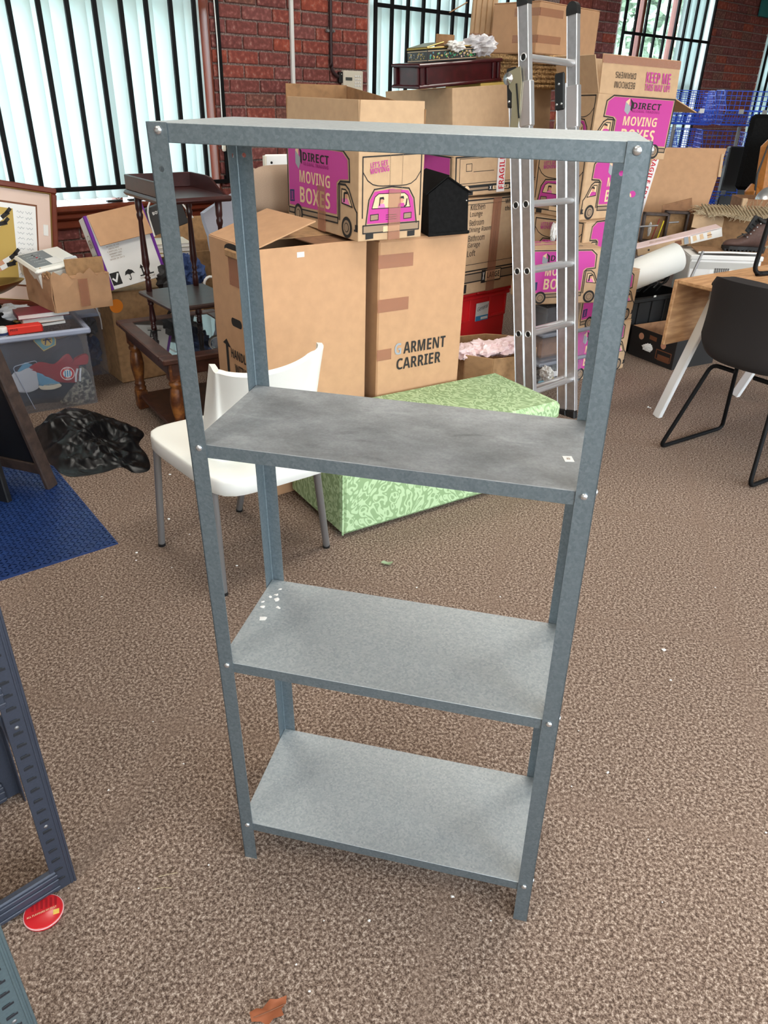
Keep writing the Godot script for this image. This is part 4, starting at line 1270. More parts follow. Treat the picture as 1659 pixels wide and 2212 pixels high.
	single("card_flap", "bent grey card tab hanging off the taped parcel by the window", "card", beam(Vector3(0, 0, 0), Vector3(-0.09, -0.05, 0.03), 0.03, 0.006, 0.002), M.card_old, Vector3(-0.20, 1.88, -4.0))
	t = carton("cardboard_box", "big plain cardboard box with brown tape, topmost behind the ladder head", Vector3(0.218, 1.635, -3.76), 1.03, 0.60, 0.305, 0.235, M.card)
	for yy in [0.05, 0.17]:
		part(t, "tape", span(Vector3(0.0, yy, -0.0005), Vector3(0.22, yy + 0.036, 0.0012)), M.tape)
		part(t, "tape", span(Vector3(-0.0012, yy, -0.16), Vector3(0.0005, yy + 0.036, 0.0)), M.tape)
	# wicker hamper
	t = thing("wicker_basket", "brown wicker basket with a rounded rim under the big plain box", "basket", Vector3(-0.10, 1.475, -3.86), 0.06)
	part(t, "body", span(Vector3(0, 0, -0.34), Vector3(0.56, 0.135, 0), 0.03), M.wicker)
	var rim := []
	for q in [[0.0, 0.0], [0.56, 0.0], [0.56, -0.34], [0.0, -0.34]]: rim.append(Vector3(q[0], 0.14, q[1]))
	part(t, "rim", rod(finer(rim, 1), 0.02, 8, true), M.wicker)
	for row in 6:
		var ring := []
		for i in 60:
			var f := i / 60.0
			ring.append(Vector3(0.56 * f, 0.012 + row * 0.022, 0.004 * (1 if (i + row) % 2 == 0 else -1)))
		part(t, "weave_strand", rod(ring, 0.009, 5), M.wicker)
	# the printed column at the right of the ladder
	column()
	# clear drawers with the box that stands on them
	var names := ["bottom clear storage box with grey rim, white paper sticking out, right of the ladder", "middle clear storage box with grey rim in the stack right of the ladder", "top clear storage box with black lid, under the printed moving box"]
	for i in 3:
		t = thing("storage_box", names[i], "storage box", Vector3(0.455, i * 0.163, -3.125), 0.80)
		g = G.new()
		g.xf = Transform3D(Basis(), Vector3(0, 0, 0))
		for q in [[Vector3(0.175, 0.07, -0.003), Vector3(0.33, 0.14, 0.004)], [Vector3(0.175, 0.07, -0.197), Vector3(0.33, 0.14, 0.004)], [Vector3(0.01, 0.07, -0.10), Vector3(0.004, 0.14, 0.2)], [Vector3(0.34, 0.07, -0.10), Vector3(0.004, 0.14, 0.2)], [Vector3(0.175, 0.004, -0.10), Vector3(0.33, 0.006, 0.2)]]: g.box(q[0], q[1], 0.001)
		part(t, "body", g, M.clear_tub)
		part(t, "rim", span(Vector3(-0.01, 0.138, -0.215), Vector3(0.36, 0.158, 0.015), 0.006), M.black_plastic if i == 2 else M.grey_plastic)
		part(t, "handle", span(Vector3(0.358, 0.128, -0.16), Vector3(0.40, 0.15, -0.05), 0.006), M.black_plastic if i == 2 else M.grey_plastic)
		part(t, "contents", span(Vector3(0.02, 0.008, -0.18), Vector3(0.33, 0.115, -0.02), 0.02), [M.grey_cloth, M.card_brown, M.charcoal_card][i]).set_meta("kind", "stuff")
		if i == 0:
			for j in 6: part(t, "leaflet", span(Vector3(0.02 + j * 0.045, 0.02 + (j % 3) * 0.02, -0.012), Vector3(0.09 + j * 0.045, 0.05 + (j % 3) * 0.02, -0.006), 0.001), [M.ink_teal, M.ink_gold, M.paper, M.ink_navy, M.ink_teal, M.paper][j])
	crumple("paper_sheet", "folded white paper sheet sticking out of the bottom storage box", "paper", Vector3(0.50, 0.115, -3.10), Vector3(0.065, 0.045, 0.03), 12, M.paper)
	t = carton("moving_box", "moving box with magenta van print on the storage boxes, seen through the ladder rungs", Vector3(0.352, 0.492, -3.03), 0.45, 0.40, 0.24, 0.275, M.card_pale)
	truck_side(t, Transform3D(), 0.40, 0.275)
	words(t, top(0.276), "KEEP ME", 0.12, 0.20, 0.16, 0.05, M.ink_magenta, 0.2)
	words(t, top(0.276), "THIS WAY UP!", 0.13, 0.13, 0.18, 0.03, M.ink_magenta, 0.2)
	words(t, top(0.276), "Books", 0.26, 0.08, 0.10, 0.04, M.ink_black, 0.2, 3, false, 0.3)
	crumple("plastic_bag", "small white plastic bag tucked behind the printed box right of the ladder", "bag", Vector3(0.436, 0.80, -3.42), Vector3(0.022, 0.055, 0.02), 15, M.paper)
	# open octagonal box of tissue paper
	t = thing("cardboard_box", "low open eight-sided box of pink tissue paper in front of the red crate", "box", Vector3(0.22, 0, -2.85), 0.62)
	g = G.new()
	var oct := []
	for p in [[-0.22, 0.10], [-0.12, 0.2], [0.05, 0.2], [0.19, 0.1], [0.19, -0.12], [0.06, -0.2], [-0.12, -0.2], [-0.22, -0.1]]: oct.append(Vector3(p[0], 0, p[1]))
	for i in 8:
		var a: Vector3 = oct[i]
		var b: Vector3 = oct[(i + 1) % 8]
		g = beam(a + Vector3.UP * 0.005, b + Vector3.UP * 0.005, 0.005, 0.006)
		g = G.new()
		var x := (b - a).normalized()
		g.xf = Transform3D(Basis(x, Vector3.UP, x.cross(Vector3.UP)), (a + b) / 2)
		g.box(Vector3(0, 0.16, 0), Vector3((b - a).length(), 0.32, 0.006), 0.002)
		part(t, "side_panel", g, M.card_old)
	g = G.new()
	var pv := PackedVector2Array()
	for p in oct: pv.append(Vector2(p.x, -p.z))
	g.xf = Transform3D(Basis(Vector3.RIGHT, Vector3.FORWARD, Vector3.UP), Vector3.ZERO)
	g.prism(pv, 0.0, 0.006)
	part(t, "base", g, M.card_old)
	words(t, Transform3D(Basis(Vector3.UP, 0.62), Vector3(0.12, 0.0, 0.155)), "Recycled\nmaterial", 0, 0.25, 0.09, 0.05, M.ink_magenta, 0.1)
	for k2 in 4:
		crumple("tissue_paper", ["crumpled pink tissue paper at the left of the eight-sided box", "crumpled pink tissue paper in the middle of the eight-sided box", "crumpled pink tissue paper at the right of the eight-sided box", "crumpled pink tissue paper against the red crate, behind the eight-sided box rim"][k2], "paper", Vector3(0.09 + k2 * 0.075, 0.312 + 0.012 * (k2 % 2), -2.71 - k2 * 0.055), Vector3(0.10, 0.042, 0.085), 20 + k2, M.pink_tissue)

func crumple(called: String, label: String, cat: String, at: Vector3, r: Vector3, seed_: int, m: Material) -> Node3D:
	var nz := noise(FastNoiseLite.TYPE_SIMPLEX, 0.9, 3, seed_)
	nz.fractal_type = FastNoiseLite.FRACTAL_RIDGED
	var n2 := noise(FastNoiseLite.TYPE_CELLULAR, 1.3, 1, seed_ + 3)
	var g := G.new()
	var rows := []
	for i in 17:
		var a := PI * i / 16.0
		var row := []
		for j in 30:
			var b := TAU * j / 30.0
			var p := Vector3(sin(a) * cos(b), -cos(a), -sin(a) * sin(b))
			row.append(p * r * (0.88 + 0.34 * nz.get_noise_3dv(p * 1.1) + 0.30 * n2.get_noise_3dv(p * 1.5)))
		rows.append(row)
	for i in 16:
		for j in 30:
			var l := (j + 1) % 30
			g.tri(rows[i][j], rows[i][l], rows[i + 1][l])
			g.tri(rows[i][j], rows[i + 1][l], rows[i + 1][j])
	return single(called, label, cat, g, m, at, seed_ * 0.7)

func column() -> void:
	var d := 0.35
	var w := 0.5
	var t := carton("moving_box", "lowest magenta printed moving box of the column right of the ladder", Vector3(0.633, 0, -3.312), 0.872, w, d, 0.303, M.card_pale)
	truck_side(t, Transform3D(), w, 0.303)
	t = carton("moving_box", "second magenta printed moving box from the floor in the column right of the ladder", Vector3(0.639, 0.304, -3.304), 0.90, w, d, 0.287, M.card_pale)
	truck_side(t, Transform3D(), w, 0.287)
	t = carton("moving_box", "third printed moving box from the floor in the column, van facing left", Vector3(0.599, 0.592, -3.337), 0.95, w, d, 0.279, M.card_pale)
	truck_side(t, Transform3D(), w, 0.279, true, true)
	truck_front(t, left(d), d, 0.279)
	t = carton("moving_box", "fourth printed moving box from the floor, right under the open one", Vector3(0.559, 0.872, -3.355), 0.856, w, d, 0.302, M.card_pale)
	truck_side(t, Transform3D(), w, 0.302, true, true)
	truck_front(t, left(d), d, 0.302)
	t = carton("moving_box", "open moving box topping the column, raised flap reading KEEP ME THIS WAY UP", Vector3(0.560, 1.175, -3.40), 0.62, 0.49, d, 0.285, M.card_pale, true, "", -0.03, 0.0, [-0.12, 1.9, 0.10, 0.35], 0.17)
	truck_side(t, Transform3D(), 0.49, 0.285, true, true)
	truck_front(t, left(d), d, 0.285)
	var fl := Transform3D(Basis(Vector3.RIGHT, -0.12), Vector3(0, 0.285, 0.001))
	words(t, fl, "KEEP ME", 0.355, 0.085, 0.155, 0.047, M.ink_magenta)
	words(t, fl, "THIS WAY UP!", 0.355, 0.042, 0.16, 0.03, M.ink_magenta)
	words(t, fl, "DRAWERS", 0.15, 0.085, 0.125, 0.026, M.ink_black, PI, 3, false)
	words(t, fl, "BEDROOM", 0.15, 0.043, 0.125, 0.028, M.ink_black, PI, 3, false)
	var g := G.new()
	g.xf = fl
	g.box(Vector3(0.245, 0.15, 0.0005), Vector3(0.484, 0.036, 0.0012))
	part(t, "tape", g, M.tape)

func ladder() -> void:
	var t := thing("ladder", "folded aluminium combination ladder leaning on the moving boxes", "ladder", Vector3(0.686, 0.0, -2.787), 0.996, "", -0.021)
	var lean := Basis(Vector3.RIGHT, -0.183)
	for sec in 2:                                             # two sections, one behind the other
		var z := -0.026 - sec * 0.054
		var top_y := 1.80 if sec == 0 else 1.53
		for x in [-0.014, -0.366]:
			var g := G.new()
			g.xf = Transform3D(lean, Vector3.ZERO)
			g.box(Vector3(x, top_y / 2 + 0.02, z), Vector3(0.022, top_y - 0.04, 0.048), 0.004)
			var s := part(t, "stile", g, M.alu)
			for e in [-0.0245, 0.0245]:
				g = G.new()
				g.xf = Transform3D(lean, Vector3.ZERO)
				g.box(Vector3(x, top_y / 2 + 0.02, z + e), Vector3(0.028, top_y - 0.04, 0.004), 0.0015)
				part(s, "stile_flange", g, M.alu_bright)
			g = G.new()
			g.xf = Transform3D(lean, Vector3(0, 0, 0)) * Transform3D(Basis(Vector3.BACK, Vector3.UP, Vector3.LEFT), Vector3(x + 0.015, top_y - 0.005, z))
			var cap := PackedVector2Array([Vector2(-0.027, -0.012), Vector2(0.027, -0.012)])
			for i in 9: cap.append(Vector2(0.027 * cos(PI * i / 8), 0.010 + 0.028 * sin(PI * i / 8)))
			g.prism(cap, 0.0, 0.030)
			if sec == 0: part(s, "end_cap", g, M.black_plastic)
			g = G.new()
			g.xf = Transform3D(lean, Vector3.ZERO)
			g.box(Vector3(x, 0.015, z), Vector3(0.031, 0.05, 0.053), 0.006)
			part(s, "foot", g, M.black_plastic)
			for n in 6:
				var y := 0.201 + n * 0.28
				if x > -0.1 or y > top_y - 0.06: continue
				g = G.new()
				g.xf = Transform3D(lean, Vector3.ZERO) * Transform3D(Basis(Vector3.BACK, PI / 2), Vector3(x - 0.0105, y, z))
				g.lathe([[0.016, 0.0], [0.016, 0.004], [0.0128, 0.005], [0.012, 0.001]], 16)
				var ring := part(s, "rung_socket", g, M.alu_bright)
				g = G.new()
				g.xf = Transform3D(lean, Vector3.ZERO) * Transform3D(Basis(Vector3.BACK, PI / 2), Vector3(x - 0.0105, y, z))
				g.lathe([[0.0125, 0.0], [0.0125, 0.0012], [0.0, 0.0012]], 16)
				part(ring, "socket_bore", g, M.dark)
		for n in 6:
			var y2 := 0.201 + n * 0.28
			if y2 > top_y - 0.06: continue
			part(t, "rung", rod([lean * Vector3(-0.356, y2, z), lean * Vector3(-0.02, y2, z)], 0.0145, 12), M.alu_bright)
	for x in [-0.014, -0.366]:                                   # guide sleeves and hinges
		var g := G.new()
		g.xf = Transform3D(lean, Vector3.ZERO)
		g.box(Vector3(x, 1.43, -0.022), Vector3(0.032, 0.17, 0.060), 0.004)
		part(t, "guide_sleeve", g, M.alu_bright)
		g = G.new()
		g.xf = Transform3D(lean, Vector3.ZERO)
		g.box(Vector3(x - 0.010, 1.50, -0.088), Vector3(0.014, 0.15, 0.052), 0.006)
		var hp := part(t, "hinge_plate", g, M.black_plastic)
		for q in [[1.45, -0.075], [1.45, -0.10], [1.53, -0.088]]:
			g = G.new()
			g.xf = Transform3D(lean, Vector3.ZERO) * Transform3D(Basis(Vector3.BACK, PI / 2), Vector3(x - 0.0165, q[0], q[1]))
			g.lathe([[0.006, 0], [0.006, 0.002], [0.0, 0.004]], 10)
			part(hp, "rivet", g, M.bolt)
	var q := PackedVector2Array()
	for p in [[-0.015, 0.0], [0.045, -0.01], [0.05, 0.05], [0.042, 0.11], [0.034, 0.18], [0.012, 0.245], [-0.04, 0.30], [-0.056, 0.285], [-0.02, 0.23], [-0.004, 0.16], [0.0, 0.08], [-0.015, 0.06]]: q.append(Vector2(p[0], -p[1]))
	var g2 := G.new()
	g2.xf = Transform3D(lean, Vector3.ZERO) * Transform3D(Basis(Vector3.BACK, Vector3.UP, Vector3.LEFT), Vector3(-0.384, 1.56, -0.080))
	g2.prism(q, 0.0, 0.005)
	var hook := part(t, "latch_arm", g2, M.zinc_yellow, "curved zinc latch arm")
	g2 = G.new()
	g2.xf = Transform3D(lean, Vector3.ZERO) * Transform3D(Basis(Vector3.BACK, PI / 2), Vector3(-0.387, 1.535, -0.098))
	g2.lathe([[0.024, 0], [0.024, 0.004], [0.01, 0.006], [0.01, 0.01], [0.0, 0.011]], 18)
	part(hook, "pivot_bolt", g2, M.bolt)
	part(hook, "slot", rod([lean * Vector3(-0.3895, 1.51, -0.055), lean * Vector3(-0.3895, 1.38, -0.046)], 0.004, 8), M.dark)


# ---------------------------------------------------------------- left-hand clutter
func left_side() -> void:
	var t: Node3D
	var g: G
	var k: Ink
	# coffee table
	t = thing("coffee_table", "dark wooden coffee table with turned legs, glass top and low shelf", "table", Vector3(-1.06, 0, -1.78), 0.80)
	var w := 0.50
	var d := 0.71
	var H := 0.44
	for q in [[0.0, w, -0.065, 0.0], [0.0, w, -d, -d + 0.065], [0.0, 0.065, -d + 0.065, -0.065], [w - 0.065, w, -d + 0.065, -0.065]]:
		part(t, "top_rail", span(Vector3(q[0], H - 0.025, q[2]), Vector3(q[1], H, q[3]), 0.005), M.oak_old)
	part(t, "glass_top", span(Vector3(0.06, H - 0.010, -d + 0.06), Vector3(w - 0.06, H - 0.004, -0.06)), M.table_glass)
	for q in [[0.04, w - 0.04, -0.05, -0.03], [0.04, w - 0.04, -d + 0.03, -d + 0.05], [0.03, 0.05, -d + 0.05, -0.05], [w - 0.05, w - 0.03, -d + 0.05, -0.05]]:
		part(t, "apron", span(Vector3(q[0], H - 0.085, q[2]), Vector3(q[1], H - 0.025, q[3]), 0.003), M.oak_old)
	for x in [0.06, w - 0.06]:
		for z in [-0.06, -d + 0.06]:
			var leg := turned("leg", [[0.0, 0.095], [0.026, 0.095], [0.030, 0.11], [0.022, 0.12], [0.027, 0.13], [0.024, 0.137], [0.021, 0.145], [0.030, 0.20], [0.033, 0.235], [0.026, 0.29], [0.022, 0.30], [0.030, 0.308], [0.030, 0.318], [0.024, 0.325], [0.030, 0.335], [0.0, 0.335]], Vector3(x, 0, z), t, M.oak_leg, 18)
			part(leg, "leg_block", span(Vector3(x - 0.027, 0.0, z - 0.027), Vector3(x + 0.027, 0.10, z + 0.027), 0.006), M.oak_leg)
			part(leg, "leg_block", span(Vector3(x - 0.029, 0.33, z - 0.029), Vector3(x + 0.029, 0.415, z + 0.029), 0.004), M.oak_leg)
	part(t, "low_shelf", span(Vector3(0.05, 0.055, -d + 0.05), Vector3(w - 0.05, 0.075, -0.05), 0.004), M.oak_old)
	# two-tier stand on the table
	t = thing("plant_stand", "dark red-brown two-tier stand with turned legs and gallery top, standing on the coffee table", "stand", Vector3(-1.082, H, -1.991), 0.88)
	w = 0.229
	d = 0.302
	var prof := func(y0: float, y1: float) -> Array:
		var out := []
		for p in [[0.0, 0.0], [0.013, 0.0], [0.013, 0.11], [0.010, 0.13], [0.0145, 0.145], [0.010, 0.16], [0.009, 0.175], [0.014, 0.20], [0.009, 0.22], [0.0165, 0.29], [0.015, 0.36], [0.0095, 0.72], [0.0135, 0.75], [0.0145, 0.78], [0.011, 0.80], [0.0145, 0.83], [0.0155, 1.0], [0.0, 1.0]]: out.append([p[0], lerpf(y0, y1, p[1])])
		return out
	for x in [0.0, w]:
		for z in [0.0, -d]:
			var leg := turned("leg", prof.call(0.0, 0.158), Vector3(x, 0, z), t, M.dark_wood)
			var up := turned("upper_turning", prof.call(0.176, 0.60), Vector3(x, 0, z), leg, M.dark_wood)
			up.position = Vector3.ZERO
	part(t, "lower_shelf", span(Vector3(-0.04, 0.158, -d - 0.035), Vector3(w + 0.05, 0.178, 0.04), 0.006), M.shelf_wood)
	part(t, "top_slab", span(Vector3(-0.045, 0.583, -d - 0.045), Vector3(w + 0.05, 0.605, 0.045), 0.009), M.dark_wood)
	part(t, "gallery", span(Vector3(-0.035, 0.605, -d - 0.035), Vector3(-0.025, 0.665, 0.03), 0.003), M.dark_wood)
	part(t, "gallery", span(Vector3(-0.03, 0.605, -d - 0.035), Vector3(w + 0.035, 0.665, -d - 0.025), 0.003), M.dark_wood)
	g = G.new()
	g.xf = Transform3D(Basis(Vector3.BACK, Vector3.UP, Vector3.LEFT), Vector3(w + 0.035, 0.605, 0))
	g.prism(PackedVector2Array([Vector2(-d - 0.03, 0), Vector2(-0.0, 0), Vector2(-0.06, 0.02), Vector2(-0.13, 0.055), Vector2(-0.18, 0.06), Vector2(-d - 0.03, 0.06)]), -0.005, 0.005)
	part(t, "gallery", g, M.dark_wood)
	# cartons and rubbish behind the tables
	t = carton("cardboard_box", "brown cardboard box with an orange dot sticker, under the white and purple carton", Vector3(-1.762, 0, -2.56), 0.90, 0.52, 0.36, 0.49, M.card_old)
	k = Ink.new(t, Transform3D(), 0.52, 0.49)
	k.disc([0.05, 0.86], 0.036, "orange")
	k.poly([[0.52, 0.62], [0.60, 0.74], [0.70, 0.76], [0.76, 0.62]], "black")
	k.line([[0.58, 0.66], [0.63, 0.70], [0.66, 0.63]], 0.008, "beige", 3)
	k.finish(self)
	t = carton("cardboard_box", "brown cardboard box standing behind the coffee table, seen between its legs", Vector3(-0.945, 0.0, -2.40), 0.80, 0.19, 0.42, 0.36, M.card_old)
	part(t, "tape", span(Vector3(-0.0012, 0.16, -0.40), Vector3(0.0, 0.20, -0.02)), M.tape)
	t = carton("audio_carton", "tilted white carton with purple edges printed SFX, against the window sill", Vector3(-1.707, 0.522, -2.50), 0.85, 0.30, 0.125, 0.36, M.paper, true, "", 0.16, -0.27, [99, 99, 99, 99])
	var fr := Transform3D()
	for x in [-0.001, 0.288]: part(t, "purple_edge", span(Vector3(x, 0, -0.018), Vector3(x + 0.015, 0.362, 0.0025), 0.001), M.ink_purple)
	k = Ink.new(t, fr, 0.30, 0.36)
	k.poly([[0.06, 0.05], [0.06, 0.22], [0.22, 0.22], [0.22, 0.05]], "black")
	k.line([[0.09, 0.14], [0.13, 0.10], [0.19, 0.19]], 0.009, "white", 3)
	k.poly([[0.30, 0.14], [0.33, 0.19], [0.39, 0.215], [0.45, 0.19], [0.48, 0.14], [0.44, 0.155], [0.39, 0.14], [0.345, 0.155]], "black")
	k.line([[0.39, 0.20], [0.39, 0.085], [0.37, 0.07], [0.355, 0.085]], 0.004, "black")
	for x in [0.62, 0.72]:
		k.line([[x, 0.10], [x, 0.20]], 0.008, "black")
		k.poly([[x - 0.035, 0.185], [x, 0.235], [x + 0.035, 0.185]], "black")
	k.line([[0.56, 0.085], [0.79, 0.085]], 0.006, "black")
	k.finish(self)
	for i in 7: words(t, fr, ["A MULTIPURPOSE AMP", "MODEL SX 120", "240V AC 50HZ", "CARTON 1/2", "WARRANTY CARD", "BATCH NUMBER", "MADE IN 2013"][i], 0.085, 0.215 - i * 0.0125, 0.075 - (i % 3) * 0.01, 0.007, M.ink_grey, 0, 3, false)
	words(t, fr, "THIS WAY UP", 0.20, 0.018, 0.08, 0.008, M.ink_grey, 0, 3, false)
	words(t, left(0.125), "SFX", 0.065, 0.235, 0.055, 0.04, M.ink_grey)
	words(t, left(0.125), "STEREO", 0.065, 0.165, 0.085, 0.03, M.ink_silver)
	k = Ink.new(t, left(0.125), 0.125, 0.36)
	var arc := []
	for i in 17: arc.append([0.52 + 0.30 * cos(-0.8 + i * 0.29), 0.66 + 0.105 * sin(-0.8 + i * 0.29)])
	k.line(arc, 0.003, "grey")
	k.finish(self)
	var o := part(t, "flap", span(Vector3(0.016, -0.155, -0.0025), Vector3(0.292, 0, 0.0025), 0.001), M.card, "plain brown flap folded over the front")
	o.transform = Transform3D(Basis(Vector3.RIGHT, -0.22), Vector3(0, 0.362, 0.004))
	o = part(t, "charcoal_side", span(Vector3(0.3005, 0.0, -0.122), Vector3(0.3025, 0.36, -0.004)), M.charcoal_card)
	# clear tub of shirts
	t = thing("storage_tub", "clear plastic storage tub full of dark and red football shirts at the left", "tub", Vector3(-2.164, 0, -1.849), 0.777)
	w = 0.6
	d = 0.40
	var h := 0.377
	for q in [[Vector3(w / 2, h / 2, -0.002), Vector3(w, h, 0.003)], [Vector3(w / 2, h / 2, -d + 0.002), Vector3(w, h, 0.003)], [Vector3(0.002, h / 2, -d / 2), Vector3(0.003, h, d - 0.008)], [Vector3(w - 0.002, h / 2, -d / 2), Vector3(0.003, h, d - 0.008)]]:
		part(t, "wall_panel", bx(q[0], q[1], 0.001), M.clear_tub)
	part(t, "base", span(Vector3(0, 0, -d), Vector3(w, 0.004, 0), 0.001), M.clear_tub)
	for q in [[-0.02, w + 0.02, -0.004, 0.022], [-0.02, w + 0.02, -d - 0.022, -d + 0.004], [-0.022, 0.004, -d, 0.0], [w - 0.004, w + 0.022, -d, 0.0]]:
		part(t, "rim", span(Vector3(q[0], h - 0.012, q[2]), Vector3(q[1], h + 0.016, q[3]), 0.007), M.tub_rim)
	part(t, "moulded_panel", rod(bend([Vector3(0.30, 0.02, 0.002), Vector3(0.24, 0.245, 0.002), Vector3(0.35, 0.262, 0.002), Vector3(0.35, 0.25, 0.002)], 0.02), 0.0018, 5), M.tub_rim)
	shirt("football_shirt", "navy football shirt with a pale blue and gold badge in the clear tub", Vector3(0.0, 0.0, 0.0), [[0.04, 0.06], [0.03, 0.5], [0.05, 0.90], [0.30, 0.89], [0.55, 0.92], [0.80, 0.88], [0.95, 0.90], [0.965, 0.50], [0.95, 0.06], [0.7, 0.05], [0.5, 0.06], [0.25, 0.05]], -0.05, 0.028, 1, M.navy_cloth, t)
	shirt("football_shirt", "crumpled red football shirt with white cuffs and round badge in the clear tub", Vector3.ZERO, [[0.50, 0.57], [0.60, 0.655], [0.70, 0.61], [0.74, 0.63], [0.80, 0.70], [0.84, 0.71], [0.875, 0.60], [0.92, 0.66], [0.985, 0.665], [0.97, 0.55], [0.90, 0.53], [0.88, 0.33], [0.80, 0.325], [0.70, 0.37], [0.62, 0.46]], -0.012, 0.012, 2, M.red_cloth, t)
	shirt("shorts", "white football shorts pressed against the front of the clear tub", Vector3.ZERO, [[0.33, 0.43], [0.40, 0.56], [0.44, 0.57], [0.53, 0.605], [0.575, 0.56], [0.565, 0.37], [0.55, 0.31], [0.46, 0.28], [0.38, 0.33]], -0.010, 0.012, 3, M.white_cloth, t)
	shirt("sock", "pale blue football sock beside the white shorts in the clear tub", Vector3.ZERO, [[0.43, 0.56], [0.46, 0.62], [0.50, 0.67], [0.55, 0.64], [0.53, 0.60]], -0.016, 0.008, 4, M.sky_cloth, t)
	shirt("sock", "pale blue and white cloth under the red shirt in the clear tub", Vector3.ZERO, [[0.56, 0.53], [0.60, 0.51], [0.69, 0.40], [0.73, 0.33], [0.66, 0.31], [0.57, 0.35]], -0.012, 0.008, 5, M.sky_cloth, t)
	shirt("undershirt", "cream folded cloth at the bottom of the shirts in the clear tub", Vector3.ZERO, [[0.57, 0.35], [0.66, 0.365], [0.73, 0.33], [0.73, 0.29], [0.66, 0.27], [0.58, 0.29]], -0.010, 0.008, 6, M.cream, t)
	shirt("grey_fabric", "mottled grey fabric in the lower right of the clear tub", Vector3.ZERO, [[0.72, 0.04], [0.76, 0.16], [0.86, 0.33], [0.90, 0.50], [0.97, 0.42], [0.975, 0.03]], -0.018, 0.014, 7, M.grey_cloth, t)
	var bt := t.transform
	t = thing("badge", "pale blue shield badge with gold crest on the navy shirt", "badge", bt * Vector3(0.365, 0.29, -0.006), 0.777)
	k = Ink.new(t, Transform3D(Basis(Vector3.BACK, 0.15), Vector3(0, 0, -0.002)), 0.1, 0.09)
	k.poly([[0.0, 0.72], [0.18, 0.96], [0.6, 1.02], [0.92, 0.84], [1.0, 0.5], [0.9, 0.2], [0.28, 0.05]], "gold", 0)
	k.poly([[0.04, 0.70], [0.2, 0.92], [0.58, 0.97], [0.88, 0.81], [0.95, 0.5], [0.86, 0.24], [0.3, 0.1]], "teal", 1)
	k.disc([0.58, 0.56], 0.026, "gold", 2)
	k.line([[0.46, 0.38], [0.6, 0.74], [0.72, 0.40]], 0.006, "navy", 3)
	k.line([[0.44, 0.62], [0.76, 0.58]], 0.005, "navy", 3)
	k.finish(self)
	t = thing("badge", "round red, white and blue badge on the red shirt", "badge", bt * Vector3(0.455, 0.148, -0.006), 0.777)
	k = Ink.new(t, Transform3D(), 0.05, 0.05)
	k.disc([0.5, 0.5], 0.034, "white", 0)
	k.disc([0.5, 0.5], 0.031, "red", 1)
	k.disc([0.5, 0.5], 0.021, "white", 2)
	for x in [0.28, 0.5, 0.72]: k.line([[x - 0.03, 0.24], [x + 0.03, 0.76]], 0.006, "blue", 3)
	k.finish(self)
	for i in 2: words(t, Transform3D(Basis(), Vector3(0.025, 0.025, 0)), ["BAYERN", "MUNCHEN"][i], 0, 0.026 - i * 0.052, 0.026, 0.005, M.ink_white, 0, 2)
	t = thing("cuff_trim", "white double stripe trim on the sleeve of the red shirt", "trim", bt * Vector3(0.512, 0.125, -0.006), 0.777)
	for i in 2: part(t, "stripe", rod([Vector3(i * 0.02, 0, 0), Vector3(0.006 + i * 0.02, 0.035, 0.001), Vector3(0.018 + i * 0.016, 0.066, 0)], 0.0052, 6), M.white_cloth)
	# behind the tub: second clear tub
	t = thing("storage_tub", "second clear plastic tub with blue cloth and a white wire, behind the first tub", "tub", Vector3(-2.166, 0, -2.445), 0.777)
	for q in [[Vector3(0.19, 0.17, -0.002), Vector3(0.38, 0.34, 0.003)], [Vector3(0.378, 0.17, -0.12), Vector3(0.003, 0.34, 0.24)], [Vector3(0.002, 0.17, -0.12), Vector3(0.003, 0.34, 0.24)], [Vector3(0.19, 0.17, -0.238), Vector3(0.38, 0.34, 0.003)]]: part(t, "wall_panel", bx(q[0], q[1], 0.001), M.clear_tub)
	part(t, "rim", span(Vector3(-0.01, 0.33, -0.25), Vector3(0.395, 0.35, 0.012), 0.006), M.tub_rim)
	part(t, "base", span(Vector3(0, 0, -0.24), Vector3(0.38, 0.004, 0), 0.001), M.clear_tub)
	crumple("folded_jeans", "blue cloth bundled in the second clear tub", "clothes", t.transform * Vector3(0.28, 0.105, -0.12), Vector3(0.085, 0.095, 0.09), 31, M.denim)
	crumple("folded_cloth", "dark cloth bundled at the top of the second clear tub", "clothes", t.transform * Vector3(0.28, 0.255, -0.12), Vector3(0.085, 0.06, 0.09), 32, M.charcoal_card)
	single("white_wire", "white wire hanging over the rim of the second clear tub", "wire", rod(bend([Vector3(0.21, 0.40, 0.02), Vector3(0.30, 0.43, 0.02), Vector3(0.345, 0.36, 0.02), Vector3(0.34, 0.26, 0.018)], 0.08), 0.0035, 6), M.white_paint, t.position, 0.777)
	# on the tub: books, red packet, brass scales, oddments
	var B := bt.basis
	var put := func(x: float, y: float, z: float) -> Vector3: return bt * Vector3(x, y, z)
	book("book", "slim dark book lowest of the stack on the clear tub", put.call(0.42, 0.395, -0.16), 0.90, Vector3(0.21, 0.018, 0.15), M.charcoal_card)
	book("book", "cream-paged paperback in the middle of the stack on the clear tub", put.call(0.43, 0.413, -0.155), 0.83, Vector3(0.19, 0.028, 0.13), M.ink_salmon)
	book("book", "maroon hardback on top of the stack on the clear tub, under the crumpled box", put.call(0.435, 0.441, -0.15), 0.80, Vector3(0.235, 0.024, 0.15), mat(rgb(112, 24, 44), 0.5))
	t = thing("red_packet", "bright red packet printed in black, on the front rim of the clear tub", "packet", put.call(0.33, 0.393, -0.035), 0.83)
	part(t, "carton", span(Vector3(-0.075, 0, -0.03), Vector3(0.075, 0.034, 0.03), 0.003), mat(rgb(226, 46, 28), 0.5))
